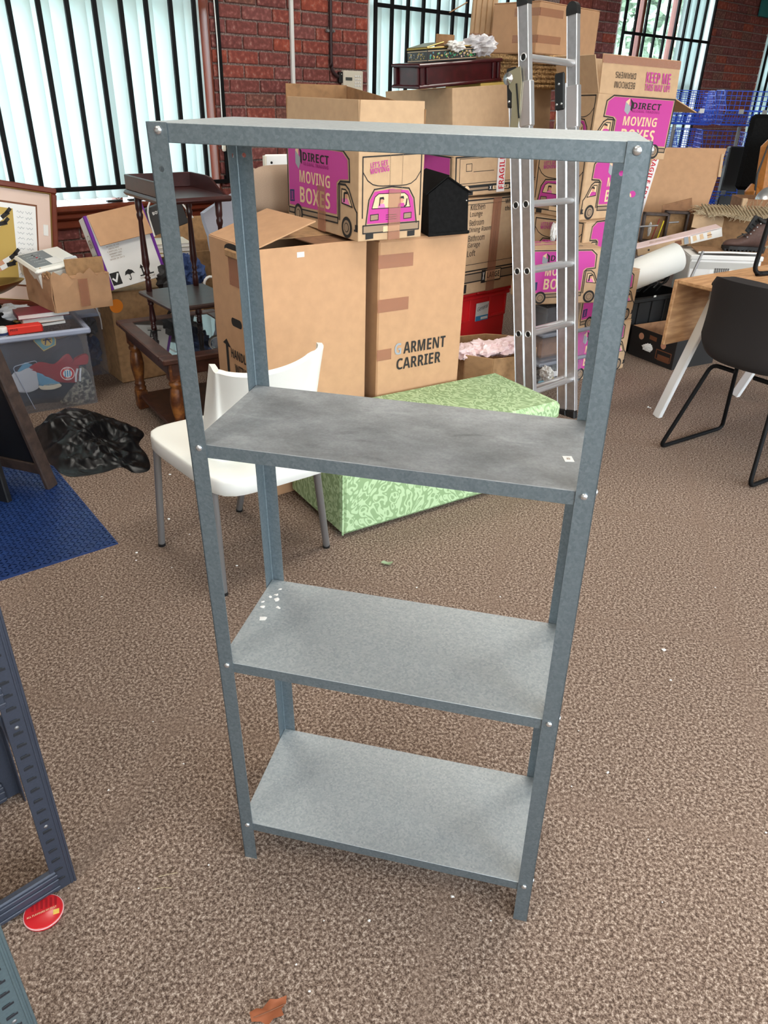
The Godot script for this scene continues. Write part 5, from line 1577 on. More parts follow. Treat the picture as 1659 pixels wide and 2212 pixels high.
	part(t, "end_flap", span(Vector3(0.075, 0.003, -0.028), Vector3(0.079, 0.031, 0.028), 0.001), mat(rgb(170, 30, 20), 0.6))
	words(t, Transform3D(Basis(), Vector3(0, 0, 0.03)), "PECO", -0.05, 0.024, 0.032, 0.01, M.ink_black)
	t = thing("kitchen_scale", "black cast-iron kitchen scale with a brass pan, standing on the clear tub", "scale", put.call(0.235, 0.393, -0.17), 0.777)
	turned("base", [[0.0, 0.0], [0.085, 0.0], [0.09, 0.012], [0.05, 0.026], [0.022, 0.045], [0.018, 0.09], [0.024, 0.10], [0.016, 0.115], [0.014, 0.14], [0.03, 0.150], [0.0, 0.152]], Vector3.ZERO, t, M.black_paint, 20)
	part(t, "beam_arm", beam(Vector3(0.03, 0.10, 0.0), Vector3(-0.24, 0.12, 0.02), 0.018, 0.03, 0.006, Vector3.BACK), M.black_paint)
	part(t, "beam_arm", beam(Vector3(0.03, 0.07, 0.03), Vector3(-0.24, 0.075, 0.05), 0.014, 0.02, 0.005, Vector3.BACK), M.black_paint)
	g = G.new()
	g.smooth(true)
	var rows := []
	for r in 9:
		var row := []
		for i in 33:
			var f := TAU * i / 32
			var c := Vector2(cos(f), sin(f))
			var kx := 0.165 * (1.0 if c.x < 0 else 1.12)
			var q := r / 8.0
			row.append(Vector3(c.x * kx * q - 0.03, 0.150 + 0.062 * pow(q, 2.2) + 0.008 * q * maxf(c.x, 0.0), -c.y * 0.10 * q * (1.0 - 0.35 * pow(maxf(c.x, 0.0), 2.0))))
		rows.append(row)
	rows.reverse()
	g.sheet(rows, 0.003)
	part(t, "brass_pan", g, M.brass)
	for i in 6:
		var rn := ["flat round brass weight in the heap at the foot of the kitchen scale"]
		turned("brass_weight", [[0.0, 0.0], [0.017, 0.0], [0.019, 0.004], [0.019, 0.009], [0.016, 0.012], [0.006, 0.013], [0.0, 0.016]], put.call(0.32 + (i % 3) * 0.034, 0.393 + 0.013 * (i / 3), -0.13 - 0.03 * (i % 2) - 0.004 * i), self, M.brass, 16)
		var last := get_child(get_child_count() - 1)
		last.name = numbered("brass_weight")
		tag(last, rn[0], "weight", "brass weights on the clear tub")
	crumple("cling_film", "pale crumpled plastic wrap between the scale and the cardboard box", "wrap", put.call(0.30, 0.43, -0.26), Vector3(0.13, 0.05, 0.08), 37, clear(rgb(220, 224, 230), 0.7, 0.2))
	t = thing("candle_pot", "small white pot with a dark band at the left end of the tub rim", "pot", put.call(0.232, 0.393, -0.02), 0.0)
	turned("pot", [[0.0, 0.0], [0.022, 0.0], [0.025, 0.006], [0.025, 0.036], [0.021, 0.04], [0.0, 0.04]], Vector3.ZERO, t, M.white_paint)
	turned("band", [[0.0252, 0.004], [0.0256, 0.006], [0.0256, 0.014], [0.0252, 0.016]], Vector3.ZERO, t, M.ink_navy)
	# crumpled cardboard box with the white control panel
	t = carton("cardboard_box", "crumpled torn open cardboard box holding the white control panel, on the books", Vector3(-1.843, 0.466, -2.215), 0.98, 0.285, 0.33, 0.165, M.card, true, "", -0.02, 0.0, [99, 99, 99, 99])
	g = G.new()                                               # its crumpled front and left skin
	var nz := noise(FastNoiseLite.TYPE_CELLULAR, 9.0, 2, 3)
	for side in 2:
		var L := 0.285 if side == 0 else 0.33
		var pts := []
		for r in 13:
			var row := []
			for i in 19:
				var x := L * i / 18.0
				var y := 0.172 * r / 12.0 + (0.012 * sin(i * 1.7) + 0.012 * sin(i * 0.7) if r == 12 else 0.0)
				var b := 0.004 + 0.012 * nz.get_noise_2d(x + side, y) + 0.008
				row.append(Vector3(x, y, b) if side == 0 else Vector3(-b, y, -L + x))
			pts.append(row)
		g.sheet(pts, 0.004, false)
	part(t, "crumpled_skin", g, M.card, "creased front and side")
	o = part(t, "flap", span(Vector3(0.09, 0, -0.003), Vector3(0.28, 0.085, 0.003), 0.001), M.card_old)
	o.transform = Transform3D(Basis(Vector3.RIGHT, -0.12), Vector3(0, 0.15, -0.03))
	g = G.new()
	for i in 7: g.box(Vector3(0.004, 0.165 + 0.008 * sin(i * 2.3), -0.30 + i * 0.045), Vector3(0.012, 0.03, 0.04), 0.004)
	part(t, "torn_edge", g, M.card_old)
	part(t, "tape", span(Vector3(0.12, 0.02, 0.022), Vector3(0.165, 0.15, 0.0232)), M.tape)
	t = thing("control_panel", "white fire-alarm control panel with grey label, lying in the crumpled box", "panel", Vector3(-1.93, 0.572, -2.25), 0.90, "", 0.13, 0.03)
	w = 0.235
	d = 0.36
	part(t, "back_box", span(Vector3(0.012, -0.02, -d + 0.012), Vector3(w - 0.012, 0.058, -0.012), 0.008), M.white_plastic)
	part(t, "cover", span(Vector3(0, 0.056, -d), Vector3(w, 0.08, 0), 0.010), M.white_plastic)
	part(t, "grey_label", span(Vector3(0.018, 0.080, -d + 0.02), Vector3(0.145, 0.0812, -0.05), 0.0005), mat(rgb(112, 118, 122), 0.5))
	part(t, "paper_strip", span(Vector3(0.10, 0.0812, -0.165), Vector3(0.155, 0.0822, -0.045)), M.paper)
	for i in 4: part(t, "indicator", span(Vector3(0.07 + 0.002 * i, 0.0812, -0.29 + i * 0.033), Vector3(0.080 + 0.002 * i, 0.0835, -0.28 + i * 0.033), 0.001), [M.black_plastic, M.black_plastic, M.ink_red, M.black_plastic][i])
	for i in 5: words(t, Transform3D(Basis(Vector3.RIGHT, -PI / 2) , Vector3(0, 0.0812, 0)), ["FIRE ALARM PANEL", "ZONE 1", "ZONE 2", "FAULT", "SILENCE"][i], 0.07, 0.30 - i * 0.05, 0.075 - 0.008 * i, 0.009, M.ink_white, 0.0, 0, false)
	part(t, "key_tag", span(Vector3(0.17, 0.08, -0.09), Vector3(0.228, 0.085, -0.06), 0.002), clear(rgb(220, 222, 226), 0.6, 0.2))
	# framed sports print against the sill
	t = thing("framed_print", "large framed sports print with signatures and pink mount, leaning at the left edge", "picture", W(-1.835, 0.938, 0.54), TH, "", -0.128, 0.0)
	# local: x to the left negative, y downwards negative from the top right corner
	t.transform.basis = Basis(Vector3.UP, TH) * Basis(Vector3.RIGHT, -0.16) * Basis(Vector3.BACK, -0.20) * Basis(Vector3(1, 0, 0), Vector3(0, 1, 0), Vector3(0, 0, 1))
	w = 0.78
	h = 0.62
	for q in [[-w, 0.0, -0.030, 0.0], [-w, 0.0, -h, -h + 0.03], [-w, -w + 0.03, -h + 0.03, -0.03], [-0.030, 0.0, -h + 0.03, -0.03]]:
		part(t, "frame_rail", span(Vector3(q[0], q[2], -0.012), Vector3(q[1], q[3], 0.016), 0.006), M.window_wood)
	for q in [[-w + 0.028, -0.028, -0.034, -0.028], [-w + 0.028, -0.028, -h + 0.028, -h + 0.034], [-0.034, -0.028, -h + 0.03, -0.03], [-w + 0.028, -w + 0.034, -h + 0.03, -0.03]]:
		part(t, "gilt_slip", span(Vector3(q[0], q[2], -0.006), Vector3(q[1], q[3], 0.012), 0.002), M.brass)
	var mount := part(t, "mount", span(Vector3(-w + 0.03, -h + 0.03, -0.006), Vector3(-0.03, -0.03, 0.0)), M.ink_salmon)
	k = Ink.new(mount, Transform3D(Basis(), Vector3(-w, -h, 0)), w, h)
	var br := [[0.165, 0.165], [0.165, 0.845], [0.872, 0.845], [0.872, 0.165]]
	k.poly(br, "rust", 0)
	k.poly([[0.175, 0.18], [0.175, 0.83], [0.862, 0.83], [0.862, 0.18]], "white", 1)
	k.poly([[0.18, 0.19], [0.18, 0.79], [0.715, 0.79], [0.735, 0.19]], "ochre", 2)
	var rng := RandomNumberGenerator.new()
	rng.seed = 8
	for q in [[0.56, 0.62], [0.60, 0.30], [0.38, 0.58], [0.33, 0.34], [0.47, 0.42]]:      # small striding players
		var sh := "white" if q[1] > 0.5 else "red"
		k.disc([q[0] - 0.075, q[1] + 0.115], 0.017, "skin", 4)
		k.poly([[q[0] - 0.11, q[1] + 0.01], [q[0] - 0.10, q[1] + 0.09], [q[0] - 0.05, q[1] + 0.10], [q[0] - 0.02, q[1] + 0.02], [q[0] - 0.05, q[1] - 0.02]], sh, 3)
		k.poly([[q[0] - 0.07, q[1] - 0.01], [q[0] - 0.025, q[1] + 0.03], [q[0] + 0.02, q[1] + 0.015], [q[0] - 0.02, q[1] - 0.045]], "white", 4)
		for m in [[0.0, 0.01, 0.05, 0.06, 0.09, 0.095, 0.135, 0.15], [-0.03, -0.03, 0.03, 0.005, 0.07, 0.035, 0.12, 0.07]]:
			k.line([[q[0] + m[0], q[1] + m[1]], [q[0] + m[2], q[1] + m[3]]], 0.026, "skin", 5)
			k.line([[q[0] + m[2], q[1] + m[3]], [q[0] + m[4], q[1] + m[5]]], 0.022, "white", 6)
			k.line([[q[0] + m[4], q[1] + m[5]], [q[0] + m[6] - 0.015, q[1] + m[7] - 0.02]], 0.020, "black", 7)
			k.line([[q[0] + m[6] - 0.02, q[1] + m[7] - 0.02], [q[0] + m[6], q[1] + m[7] + 0.012]], 0.017, "black", 7)
	for i in 26:                                              # looping signatures
		var x := 0.76 + (i % 2) * 0.055
		var y := 0.77 - (i / 2) * 0.042
		var pts := []
		for j in 8: pts.append([x - 0.02 + j * 0.006, y + 0.011 * sin(j * 1.9 + i) * rng.randf_range(0.4, 1.1)])
		k.line(pts, 0.0016, "silver", 3)
	k.disc([0.76, 0.30], 0.011, "red", 4)
	words(mount, Transform3D(Basis(), Vector3(-w, -h, 0)), "THE TEAM", 0.79 * w, 0.26 * h, 0.07, 0.02, M.ink_silver, 0.0, 3, false)
	k.finish(self)
	part(t, "price_label", span(Vector3(-0.072, -0.245, 0.0), Vector3(-0.048, -0.19, 0.002)), M.paper)
	# folding board and its second leaf
	t = thing("folding_board", "dark wooden folding pavement board standing on the blue mat at the left edge", "sign board", Vector3(-1.40, 0, -1.38), 0.0)
	var e := Vector3(-0.87, 0, -0.10).normalized()
	var tp := Vector3(-0.085, 0.86, 0.115)
	for q in [0.0, 0.5]: part(t, "stile", beam(e * q, e * q + tp, 0.022, 0.055, 0.005, e.cross(Vector3.UP)), M.board_wood)
	part(t, "rail", beam(e * 0.01 + tp * 0.97, e * 0.49 + tp * 0.97, 0.022, 0.05, 0.004, tp), M.board_wood)
	part(t, "rail", beam(e * 0.01 + tp * 0.10, e * 0.49 + tp * 0.10, 0.022, 0.05, 0.004, tp), M.board_wood)
	g = G.new()
	g.xf = Transform3D(Basis(e, tp.normalized(), e.cross(tp.normalized())), e * 0.25 + tp * 0.53)
	g.box(Vector3.ZERO, Vector3(0.46, 0.72, 0.008))
	part(t, "black_panel", g, M.black_plastic)
	for q in [0.06, 0.52]: part(t, "back_stile", beam(Vector3(-0.04, 0, 0.16) + e * q, Vector3(-0.11, 0.86, 0.14) + e * q, 0.024, 0.05, 0.004, e), M.black_plastic)
	part(t, "back_rail", beam(Vector3(-0.05, 0.08, 0.16) + e * 0.06, Vector3(-0.05, 0.08, 0.16) + e * 0.52, 0.022, 0.05, 0.004), M.black_plastic)
	# heap in front of the sill: radiator of boxes, magazines, fabrics
	t = thing("black_carton", "black printed carton with white cord loop on the heap under the window sill", "carton", Vector3(-1.829, 0.670, -3.21), 0.70, "", 0.30)
	part(t, "body", span(Vector3(0, 0, -0.05), Vector3(0.22, 0.15, 0), 0.004), M.charcoal_card)
	part(t, "cord_loop", rod(bend([Vector3(0.0, 0.0, 0.01), Vector3(0.02, 0.19, 0.01), Vector3(0.19, 0.21, 0.01), Vector3(0.25, 0.02, 0.01)], 0.09), 0.005, 6), M.white_paint)
	words(t, Transform3D(), "BOSCH", 0.075, 0.115, 0.07, 0.016, M.ink_white)
	k = Ink.new(t, Transform3D(), 0.22, 0.15)
	k.disc([0.42, 0.10], 0.022, "silver")
	k.line([[0.3, 0.52], [0.42, 0.56], [0.44, 0.48]], 0.003, "silver")
	k.finish(self)
	for i in 3: book("magazine", ["cream-edged magazine uppermost in the pile under the black carton", "second magazine from the top under the black carton", "lowest magazine in the pile under the black carton"][i], Vector3(-1.777, 0.628 - i * 0.024, -3.189), 0.72 + i * 0.05, Vector3(0.30, 0.022, 0.21), [M.cream, M.paper, M.ink_ochre][i])
	t = carton("cardboard_box", "open brown box holding magazines and papers behind the two-tier stand", Vector3(-1.808, 0.0, -3.137), 0.78, 0.52, 0.36, 0.58, M.card_old, true, "", 0.0, 0.0, [99, 0.9, 0.6, 99], 0.16)
	book("paperback", "green and blue covered paperback in the open box behind the stand", Vector3(-1.683, 0.47, -3.179), 0.75, Vector3(0.15, 0.05, 0.11), M.ink_green)
	book("paperback", "salmon covered paperback in the open box behind the stand", Vector3(-1.632, 0.43, -3.20), 0.70, Vector3(0.16, 0.04, 0.12), M.ink_salmon)
	t = thing("parcel_bag", "white mailing bag with a barcode label on the heap behind the stand", "mail bag", Vector3(-1.26, 0.50, -2.90), 0.72, "", 0.10, -0.35)
	part(t, "bag", span(Vector3(0, 0, -0.05), Vector3(0.20, 0.16, 0), 0.02), M.paper)
	k = Ink.new(t, Transform3D(Basis(), Vector3(0, 0, 0)), 0.20, 0.16)
	for i in 9: k.line([[0.22 + 0.02 * i, 0.3], [0.22 + 0.02 * i, 0.52]], 0.0018 + 0.001 * (i % 3), "black")
	k.disc([0.45, 0.75], 0.012, "silver")
	k.finish(self)
	crumple("cloth_bundle", "dark blue cloth bundle behind the lower tier of the stand", "clothes", Vector3(-1.33, 0.62, -2.62), Vector3(0.12, 0.09, 0.08), 44, M.denim)
	crumple("grey_bag", "dark grey plastic-wrapped bundle beside the white and purple carton", "bag", Vector3(-1.50, 0.55, -2.75), Vector3(0.10, 0.13, 0.08), 45, M.charcoal_card)
	t = thing("cable_coil", "coil of white cable hanging beside the dark blue cloth bundle", "cable", Vector3(-1.19, 0.585, -2.56), 0.7)
	var coil := []
	for i in 50: coil.append(Vector3(0.035 * cos(i * 0.42), 0.035 * sin(i * 0.42) , 0.0006 * i))
	part(t, "coil", rod(coil, 0.004, 6), M.white_paint)
	part(t, "plug", span(Vector3(0.02, -0.055, 0), Vector3(0.05, -0.03, 0.02), 0.005), M.white_plastic)
	# grey quilt, white headboard, beige cushion behind the tall cartons
	g = G.new()
	rows = []
	for r in 15:
		var row := []
		for i in 19:
			var x := i / 18.0
			var y := r / 14.0
			row.append(Vector3(-0.34 + x * 0.95, y * (0.50 + 0.42 * x), 0.05 * sin(x * 7 + y * 3) - y * 0.12 + 0.012 * sin(y * 26 + x * 9)))
		rows.append(row)
	g.sheet(rows, 0.03)
	single("quilt", "pale grey quilt draped over the heap by the brick pier, behind the tall cartons", "quilt", g, M.fabric_grey, Vector3(-1.18, 0.32, -3.35), 0.85)
	t = thing("headboard", "white panel headboard with small screw holes behind the tall carton", "headboard", Vector3(-0.93, 0.0, -2.72), 0.80)
	part(t, "panel", span(Vector3(0, 0, -0.02), Vector3(0.62, 1.165, 0), 0.006), M.white_paint)
	for q in [[0.05, 1.10], [0.03, 1.13], [0.16, 1.12]]:
		g = G.new()
		g.xf = Transform3D(Basis(Vector3.RIGHT, PI / 2), Vector3(q[0], q[1], 0.0))
		g.lathe([[0.006, 0], [0.006, 0.001], [0.0, 0.001]], 10)
		part(t, "screw_hole", g, M.dark)
	part(t, "edge_strip", span(Vector3(-0.006, 0, -0.022), Vector3(0.004, 1.16, 0.003), 0.002), M.cream)
	t = thing("seat_cushion", "rounded beige cushion standing behind the tall carton, in front of the white headboard", "cushion", Vector3(-0.69, 0.955, -2.42), 0.80)
	g = G.new()
	rows = []
	for r in 17:
		var row := []
		for i in 17:
			var x := -1.0 + i / 8.0
			var y := -1.0 + r / 8.0
			var s := maxf(absf(x), absf(y))
			var ln := pow(pow(absf(x), 5) + pow(absf(y), 5), 0.2)
			var q := s / maxf(ln, 0.001)
			row.append(Vector3(x * q * 0.20, 0.10 + y * q * 0.10, 0.05 * sqrt(maxf(0.0, 1.0 - pow(s, 4)))))
		rows.append(row)
	g.sheet(rows, 0.04)
	part(t, "pad", g, M.cushion)
	part(t, "tag", span(Vector3(0.0, 0.10, 0.051), Vector3(0.012, 0.135, 0.054), 0.001), M.paper)
	t = thing("dark_oddment", "small flat black oddments lying along the window sill", "oddment", W(-1.35, 0.784, 0.02), TH)
	for i in 4: part(t, "strip", span(Vector3(i * 0.14, 0, -0.02), Vector3(i * 0.14 + 0.10, 0.012, 0.015), 0.004), M.black_plastic)

func book(called: String, label: String, at: Vector3, yaw: float, s: Vector3, cover: Material) -> void:
	var t := thing(called, label, "book", at, yaw)
	part(t, "pages", span(Vector3(-s.x / 2, 0.002, -s.z / 2 + 0.004), Vector3(s.x / 2 - 0.004, s.y - 0.002, s.z / 2 - 0.004)), M.paper)
	part(t, "cover", span(Vector3(-s.x / 2 - 0.003, 0, -s.z / 2), Vector3(s.x / 2, 0.0025, s.z / 2), 0.001), cover)
	part(t, "cover", span(Vector3(-s.x / 2 - 0.003, s.y - 0.0025, -s.z / 2), Vector3(s.x / 2, s.y, s.z / 2), 0.001), cover)
	part(t, "spine", span(Vector3(-s.x / 2 - 0.004, 0, -s.z / 2), Vector3(-s.x / 2 - 0.001, s.y, s.z / 2), 0.001), cover)

# cloth behind the tub's front wall: outline in shares of the wall, pressed flat in front, bulging behind
func shirt(called: String, label: String, _p: Vector3, ol: Array, z: float, depth: float, seed_: int, m: Material, tub: Node3D) -> void:
	var nz := noise(FastNoiseLite.TYPE_SIMPLEX, 9.0, 3, seed_)
	var q := []
	for p in ol: q.append(Vector3(p[0] * 0.6, p[1] * 0.377, 0))
	var area := 0.0
	for i in q.size():
		var b: Vector3 = q[(i + 1) % q.size()]
		area += q[i].x * b.y - b.x * q[i].y
	if area < 0: q.reverse()
	q = finer(q, 4) if ol.size() < 20 else q
	var g := patch(q, 9, func(p: Vector3, r: float) -> Vector3: return p + Vector3(0, 0, clampf(z + depth * (1.0 - pow(r, 4)) + 0.55 * depth * nz.get_noise_2d(p.x, p.y * 1.6), -0.2, -0.007)))
	var back := patch(q, 3, func(p: Vector3, r: float) -> Vector3: return p + Vector3(0, 0, z - 0.02 - depth * (1.0 - r)))
	g.st.append_from(back.done(), 0, Transform3D())
	var o := single(called, label, "clothes", g, m)
	o.transform = tub.transform


# ---------------------------------------------------------------- right-hand clutter
func right_side() -> void:
	var t: Node3D
	var g: G
	var k: Ink
	var rng := RandomNumberGenerator.new()
	# drop-leaf table
	t = thing("drop_leaf_table", "light wooden drop-leaf table with white splayed legs, leaf hanging, at the right", "table", Vector3(1.028, 0, -2.735), 0.82)
	part(t, "top", span(Vector3(0.0, 0.712, -0.004), Vector3(1.1, 0.732, 0.80), 0.004), M.table_wood)
	part(t, "drop_leaf", span(Vector3(0.0, 0.425, -0.026), Vector3(1.1, 0.728, -0.006), 0.004), M.table_wood)
	part(t, "apron", span(Vector3(0.10, 0.655, 0.10), Vector3(1.0, 0.712, 0.12), 0.003), M.white_paint)
	part(t, "apron", span(Vector3(0.10, 0.655, 0.68), Vector3(1.0, 0.712, 0.70), 0.003), M.white_paint)
	part(t, "apron", span(Vector3(0.10, 0.655, 0.10), Vector3(0.12, 0.712, 0.70), 0.003), M.white_paint)
	for q in [[0.13, 0.13, 0.185, -0.085], [0.13, 0.67, 0.18, 0.88], [0.95, 0.13, 0.83, -0.06], [0.95, 0.67, 0.9, 0.88]]:
		part(t, "leg", beam(Vector3(q[2], 0.0, q[3]), Vector3(q[0], 0.705, q[1]), 0.045, 0.03, 0.004, Vector3.RIGHT), M.white_paint)
	# upholstered bucket chair
	t = thing("bucket_chair", "dark brown upholstered bucket chair with black tubular sled legs at the right", "chair", Vector3(1.40, 0, -2.50), 0.80)
	# local +x is the way the chair faces (under the table), z across
	g = G.new()
	var rows := []
	for r in 22:
		var v := r / 21.0
		var row := []
		for i in 25:
			var x := -1.0 + i / 12.0
			var px: float
			var py: float
			if v < 0.5:                                        # from the top of the back down
				var a := v / 0.5
				px = lerpf(-0.27, -0.20, a) + 0.02 * sin(a * PI)
				py = lerpf(0.815, 0.50, a)
			else:
				var a := (v - 0.5) / 0.5
				px = -0.20 + 0.06 * (1 - cos(minf(a * 3.0, 1.0) * PI / 2)) + 0.44 * maxf(0.0, a - 0.12)
				py = 0.50 - 0.075 * sin(minf(a * 3.0, 1.0) * PI / 2) + 0.02 * a
			var half := 0.235 - 0.03 * v + 0.01 * sin(v * PI) - (0.02 if r == 0 else 0.0)
			var wrap := pow(absf(x), 3.0)
			var fr := (1.0 - v)
			row.append(Vector3(px + wrap * 0.13 * fr * (1.0 if v < 0.5 else 1.2), py + wrap * 0.07 * v - (0.035 * pow(absf(x), 6) if v < 0.08 else 0.0), x * half))
		rows.append(row)
	for r in rows: r.reverse()
	g.sheet(rows, 0.035)
	part(t, "shell", g, M.seat_fabric)
	for z in [-0.235, 0.235]:
		var zt := 0.16 * signf(z)
		part(t, "sled_leg", rod(bend([Vector3(0.10, 0.415, zt * 0.3), Vector3(0.10, 0.415, zt), Vector3(0.235, 0.012, z), Vector3(-0.235, 0.012, z), Vector3(-0.10, 0.415, zt), Vector3(-0.10, 0.415, zt * 0.3)], 0.035), 0.0095, 10), M.black_paint)
	part(t, "cross_bar", rod([Vector3(0.10, 0.415, -0.14), Vector3(0.10, 0.415, 0.14)], 0.008, 8), M.black_paint)
	# frame of another chair lying on the table
	t = thing("chair_frame", "black tubular frame of an upturned chair resting on the table top", "chair frame", Vector3(1.375, 0.732, -2.93), 0.8)
	part(t, "bent_tube", rod(bend([Vector3(0.42, 0.012, 0.05), Vector3(0.06, 0.012, 0.02), Vector3(0.0, 0.012, 0.0), Vector3(0.075, 0.52, -0.02), Vector3(0.5, 0.54, 0.0)], 0.045), 0.0105, 10), M.black_paint)
	part(t, "cross_bar", rod([Vector3(0.42, 0.012, 0.05), Vector3(0.42, 0.012, 0.30)], 0.009, 8), M.black_paint)
	# banana box
	t = thing("fruit_box", "black printed fruit box with round hand holes on the carpet beneath the drop leaf", "box", Vector3(1.243, 0, -3.747), 0.72)
	var w := 0.36
	var d := 0.37
	var h := 0.185
	for q in [[Vector3(w / 2, h / 2, -0.003), Vector3(w, h, 0.006)], [Vector3(w / 2, h / 2, -d + 0.003), Vector3(w, h, 0.006)], [Vector3(0.003, h / 2, -d / 2), Vector3(0.006, h, d)], [Vector3(w - 0.003, h / 2, -d / 2), Vector3(0.006, h, d)], [Vector3(w / 2, 0.004, -d / 2), Vector3(w, 0.008, d)]]:
		part(t, "side_panel", bx(q[0], q[1], 0.002), M.card_brown)
	part(t, "black_print", span(Vector3(-0.0012, 0.0, -d), Vector3(-0.0002, h, 0.0)), M.ink_black)
	part(t, "black_print", span(Vector3(0, 0.0, 0.0002), Vector3(w, h, 0.0012)), M.ink_black)
	k = Ink.new(t, Transform3D(left(d).basis, Vector3(-0.0012, 0, -d)), d, h)
	for q in [[0.24, 0.74], [0.74, 0.68]]: k.disc(q, 0.021, "skin")
	k.poly([[0.42, 0.88], [0.58, 0.86], [0.58, 0.72], [0.42, 0.74]], "rust")
	k.line([[0.62, 0.2], [0.62, 0.5], [0.94, 0.5], [0.94, 0.2]], 0.006, "rust", 1, true)
	k.poly([[0.66, 0.16], [0.66, 0.36], [0.92, 0.36], [0.92, 0.16]], "rust")
	k.finish(self)
	var hole := []
	for i in 14: hole.append(Vector3(-0.002, 0.085 + 0.024 * sin(TAU * i / 14), -0.205 + 0.045 * cos(TAU * i / 14)))
	crumple("plastic_bag", "white plastic poking out of the fruit box hand hole", "bag", t.transform * Vector3(-0.008, 0.085, -0.205), Vector3(0.012, 0.028, 0.042), 51, M.paper)
	g = G.new()
	g.lathe([[0.0, 0.0], [0.05, 0.0], [0.06, 0.01], [0.085, 0.06], [0.082, 0.06], [0.056, 0.012], [0.0, 0.008]], 24)
	single("mixing_bowl", "pale green bowl standing in the black fruit box", "bowl", g, mat(rgb(196, 212, 178), 0.4), t.transform * Vector3(0.18, 0.125, -0.16))
	# black crate of cables behind it
	t = thing("storage_crate", "black plastic crate full of tangled black cables, behind the fruit box", "crate", Vector3(0.955, 0.12, -4.02), 0.76)
	w = 0.52
	d = 0.36
	h = 0.225
	for q in [[Vector3(w / 2, h / 2, -0.004), Vector3(w, h, 0.008)], [Vector3(w / 2, h / 2, -d + 0.004), Vector3(w, h, 0.008)], [Vector3(0.004, h / 2, -d / 2), Vector3(0.008, h, d)], [Vector3(w - 0.004, h / 2, -d / 2), Vector3(0.008, h, d)], [Vector3(w / 2, -0.055, -d / 2), Vector3(w, 0.13, d)]]:
		part(t, "wall_panel", bx(q[0], q[1], 0.003), M.black_plastic)
	part(t, "rim", span(Vector3(-0.015, h - 0.03, 0.0), Vector3(w + 0.015, h, 0.016), 0.005), M.black_plastic)
	part(t, "rim", span(Vector3(-0.016, h - 0.03, -d), Vector3(0.0, h, 0.014), 0.005), M.black_plastic)
	for x in [0.08, 0.2, 0.32, 0.44]: part(t, "rib", span(Vector3(x, 0.0, 0.0), Vector3(x + 0.012, h - 0.03, 0.008), 0.003), M.black_plastic)
	rng.seed = 33
	for c in 7:
		var pts := []
		for i in 40:
			var f := i * 0.5 + c
			pts.append(Vector3(0.06 + 0.4 * (0.5 + 0.5 * sin(f * 0.33 + c * 1.7)) * 0.95, 0.26 + 0.05 * sin(f * 0.9 + c) + 0.014 * c, -0.18 + 0.13 * cos(f * 0.41 + c * 2.1)))
		single("cable", "black cable tangled among others in the black crate", "cable", rod(pts, 0.006, 6), M.black_plastic, t.position, 0.76, "cables in the black crate")
	single("wire_hanger", "bent black wire hanger sticking up from the crate of cables", "hanger", rod(bend([Vector3(0.02, 0.25, -0.05), Vector3(0.15, 0.40, -0.06), Vector3(0.20, 0.33, -0.06), Vector3(0.10, 0.25, -0.06)], 0.01), 0.004, 6), M.black_paint, t.position, 0.60)
	single("wire_hanger", "second black wire hanger crossing the first over the crate of cables", "hanger", rod(bend([Vector3(0.12, 0.25, -0.04), Vector3(0.27, 0.38, -0.03), Vector3(0.30, 0.33, -0.05), Vector3(0.24, 0.25, -0.06)], 0.01), 0.004, 6), M.black_paint, t.position, 0.60)
	single("price_tag", "small white tag stuck on the rim of the black cable crate", "tag", bx(Vector3(0, 0, 0), Vector3(0.022, 0.012, 0.003), 0.001), M.paper, t.transform * Vector3(0.20, 0.227, 0.017), 0.76)
	single("yellow_packet", "small yellow and white packet at the left end of the cable crate", "packet", bx(Vector3(0, 0, 0), Vector3(0.03, 0.05, 0.02), 0.004), mat(rgb(214, 206, 90), 0.5), t.transform * Vector3(0.03, 0.245, -0.03), 0.9)
	# white roll, grey rod
	t = thing("paper_roll", "large smooth white roll lying slanted above the crate of cables", "roll", Vector3(1.185, 0.60, -4.10), 0.0)
	g = G.new()
	g.lathe([[0.078, 0.0], [0.088, 0.0], [0.088, 0.40], [0.084, 0.404], [0.078, 0.404], [0.078, 0.0]], 32)
	var o := part(t, "tube", g, M.white_plastic)
	var ax := Vector3(-0.80, -0.30, 0.52).normalized()
	o.basis = Basis(ax.cross(Vector3.BACK).normalized(), ax, ax.cross(Vector3.BACK).normalized().cross(ax))
	g = G.new()
	g.lathe([[0.0, 0.006], [0.079, 0.006], [0.079, 0.012], [0.0, 0.012]], 32)
	part(o, "end_disc", g, M.paper)
	single("curtain_rod", "thin grey rod leaning between the white roll and the white box", "rod", rod([Vector3(1.235, 0.33, -3.98), Vector3(1.335, 0.64, -4.13)], 0.008, 8), M.grey_metal)
	# white box with barcode, boot on it
	t = carton("white_box", "battered white cardboard box with a barcode label, under the brown boot", Vector3(1.285, 0.20, -4.15), 0.10, 0.42, 0.36, 0.405, M.paper, false, "", 0.02)
	k = Ink.new(t, Transform3D(), 0.42, 0.405)
	k.poly([[0.30, 0.52], [0.30, 0.86], [0.62, 0.86], [0.62, 0.52]], "white")
	for i in 22: k.line([[0.36 + i * 0.01, 0.74], [0.36 + i * 0.01, 0.83]], 0.0014 + 0.0012 * ((i * 7) % 3), "black", 2)
	for i in 12: k.line([[0.33 + i * 0.01, 0.60], [0.33 + i * 0.01, 0.68]], 0.0014 + 0.0012 * ((i * 5) % 3), "black", 2)
	k.finish(self)
	part(t, "lid_flap", span(Vector3(-0.004, 0.385, -0.02), Vector3(0.426, 0.412, 0.006), 0.004), M.paper)
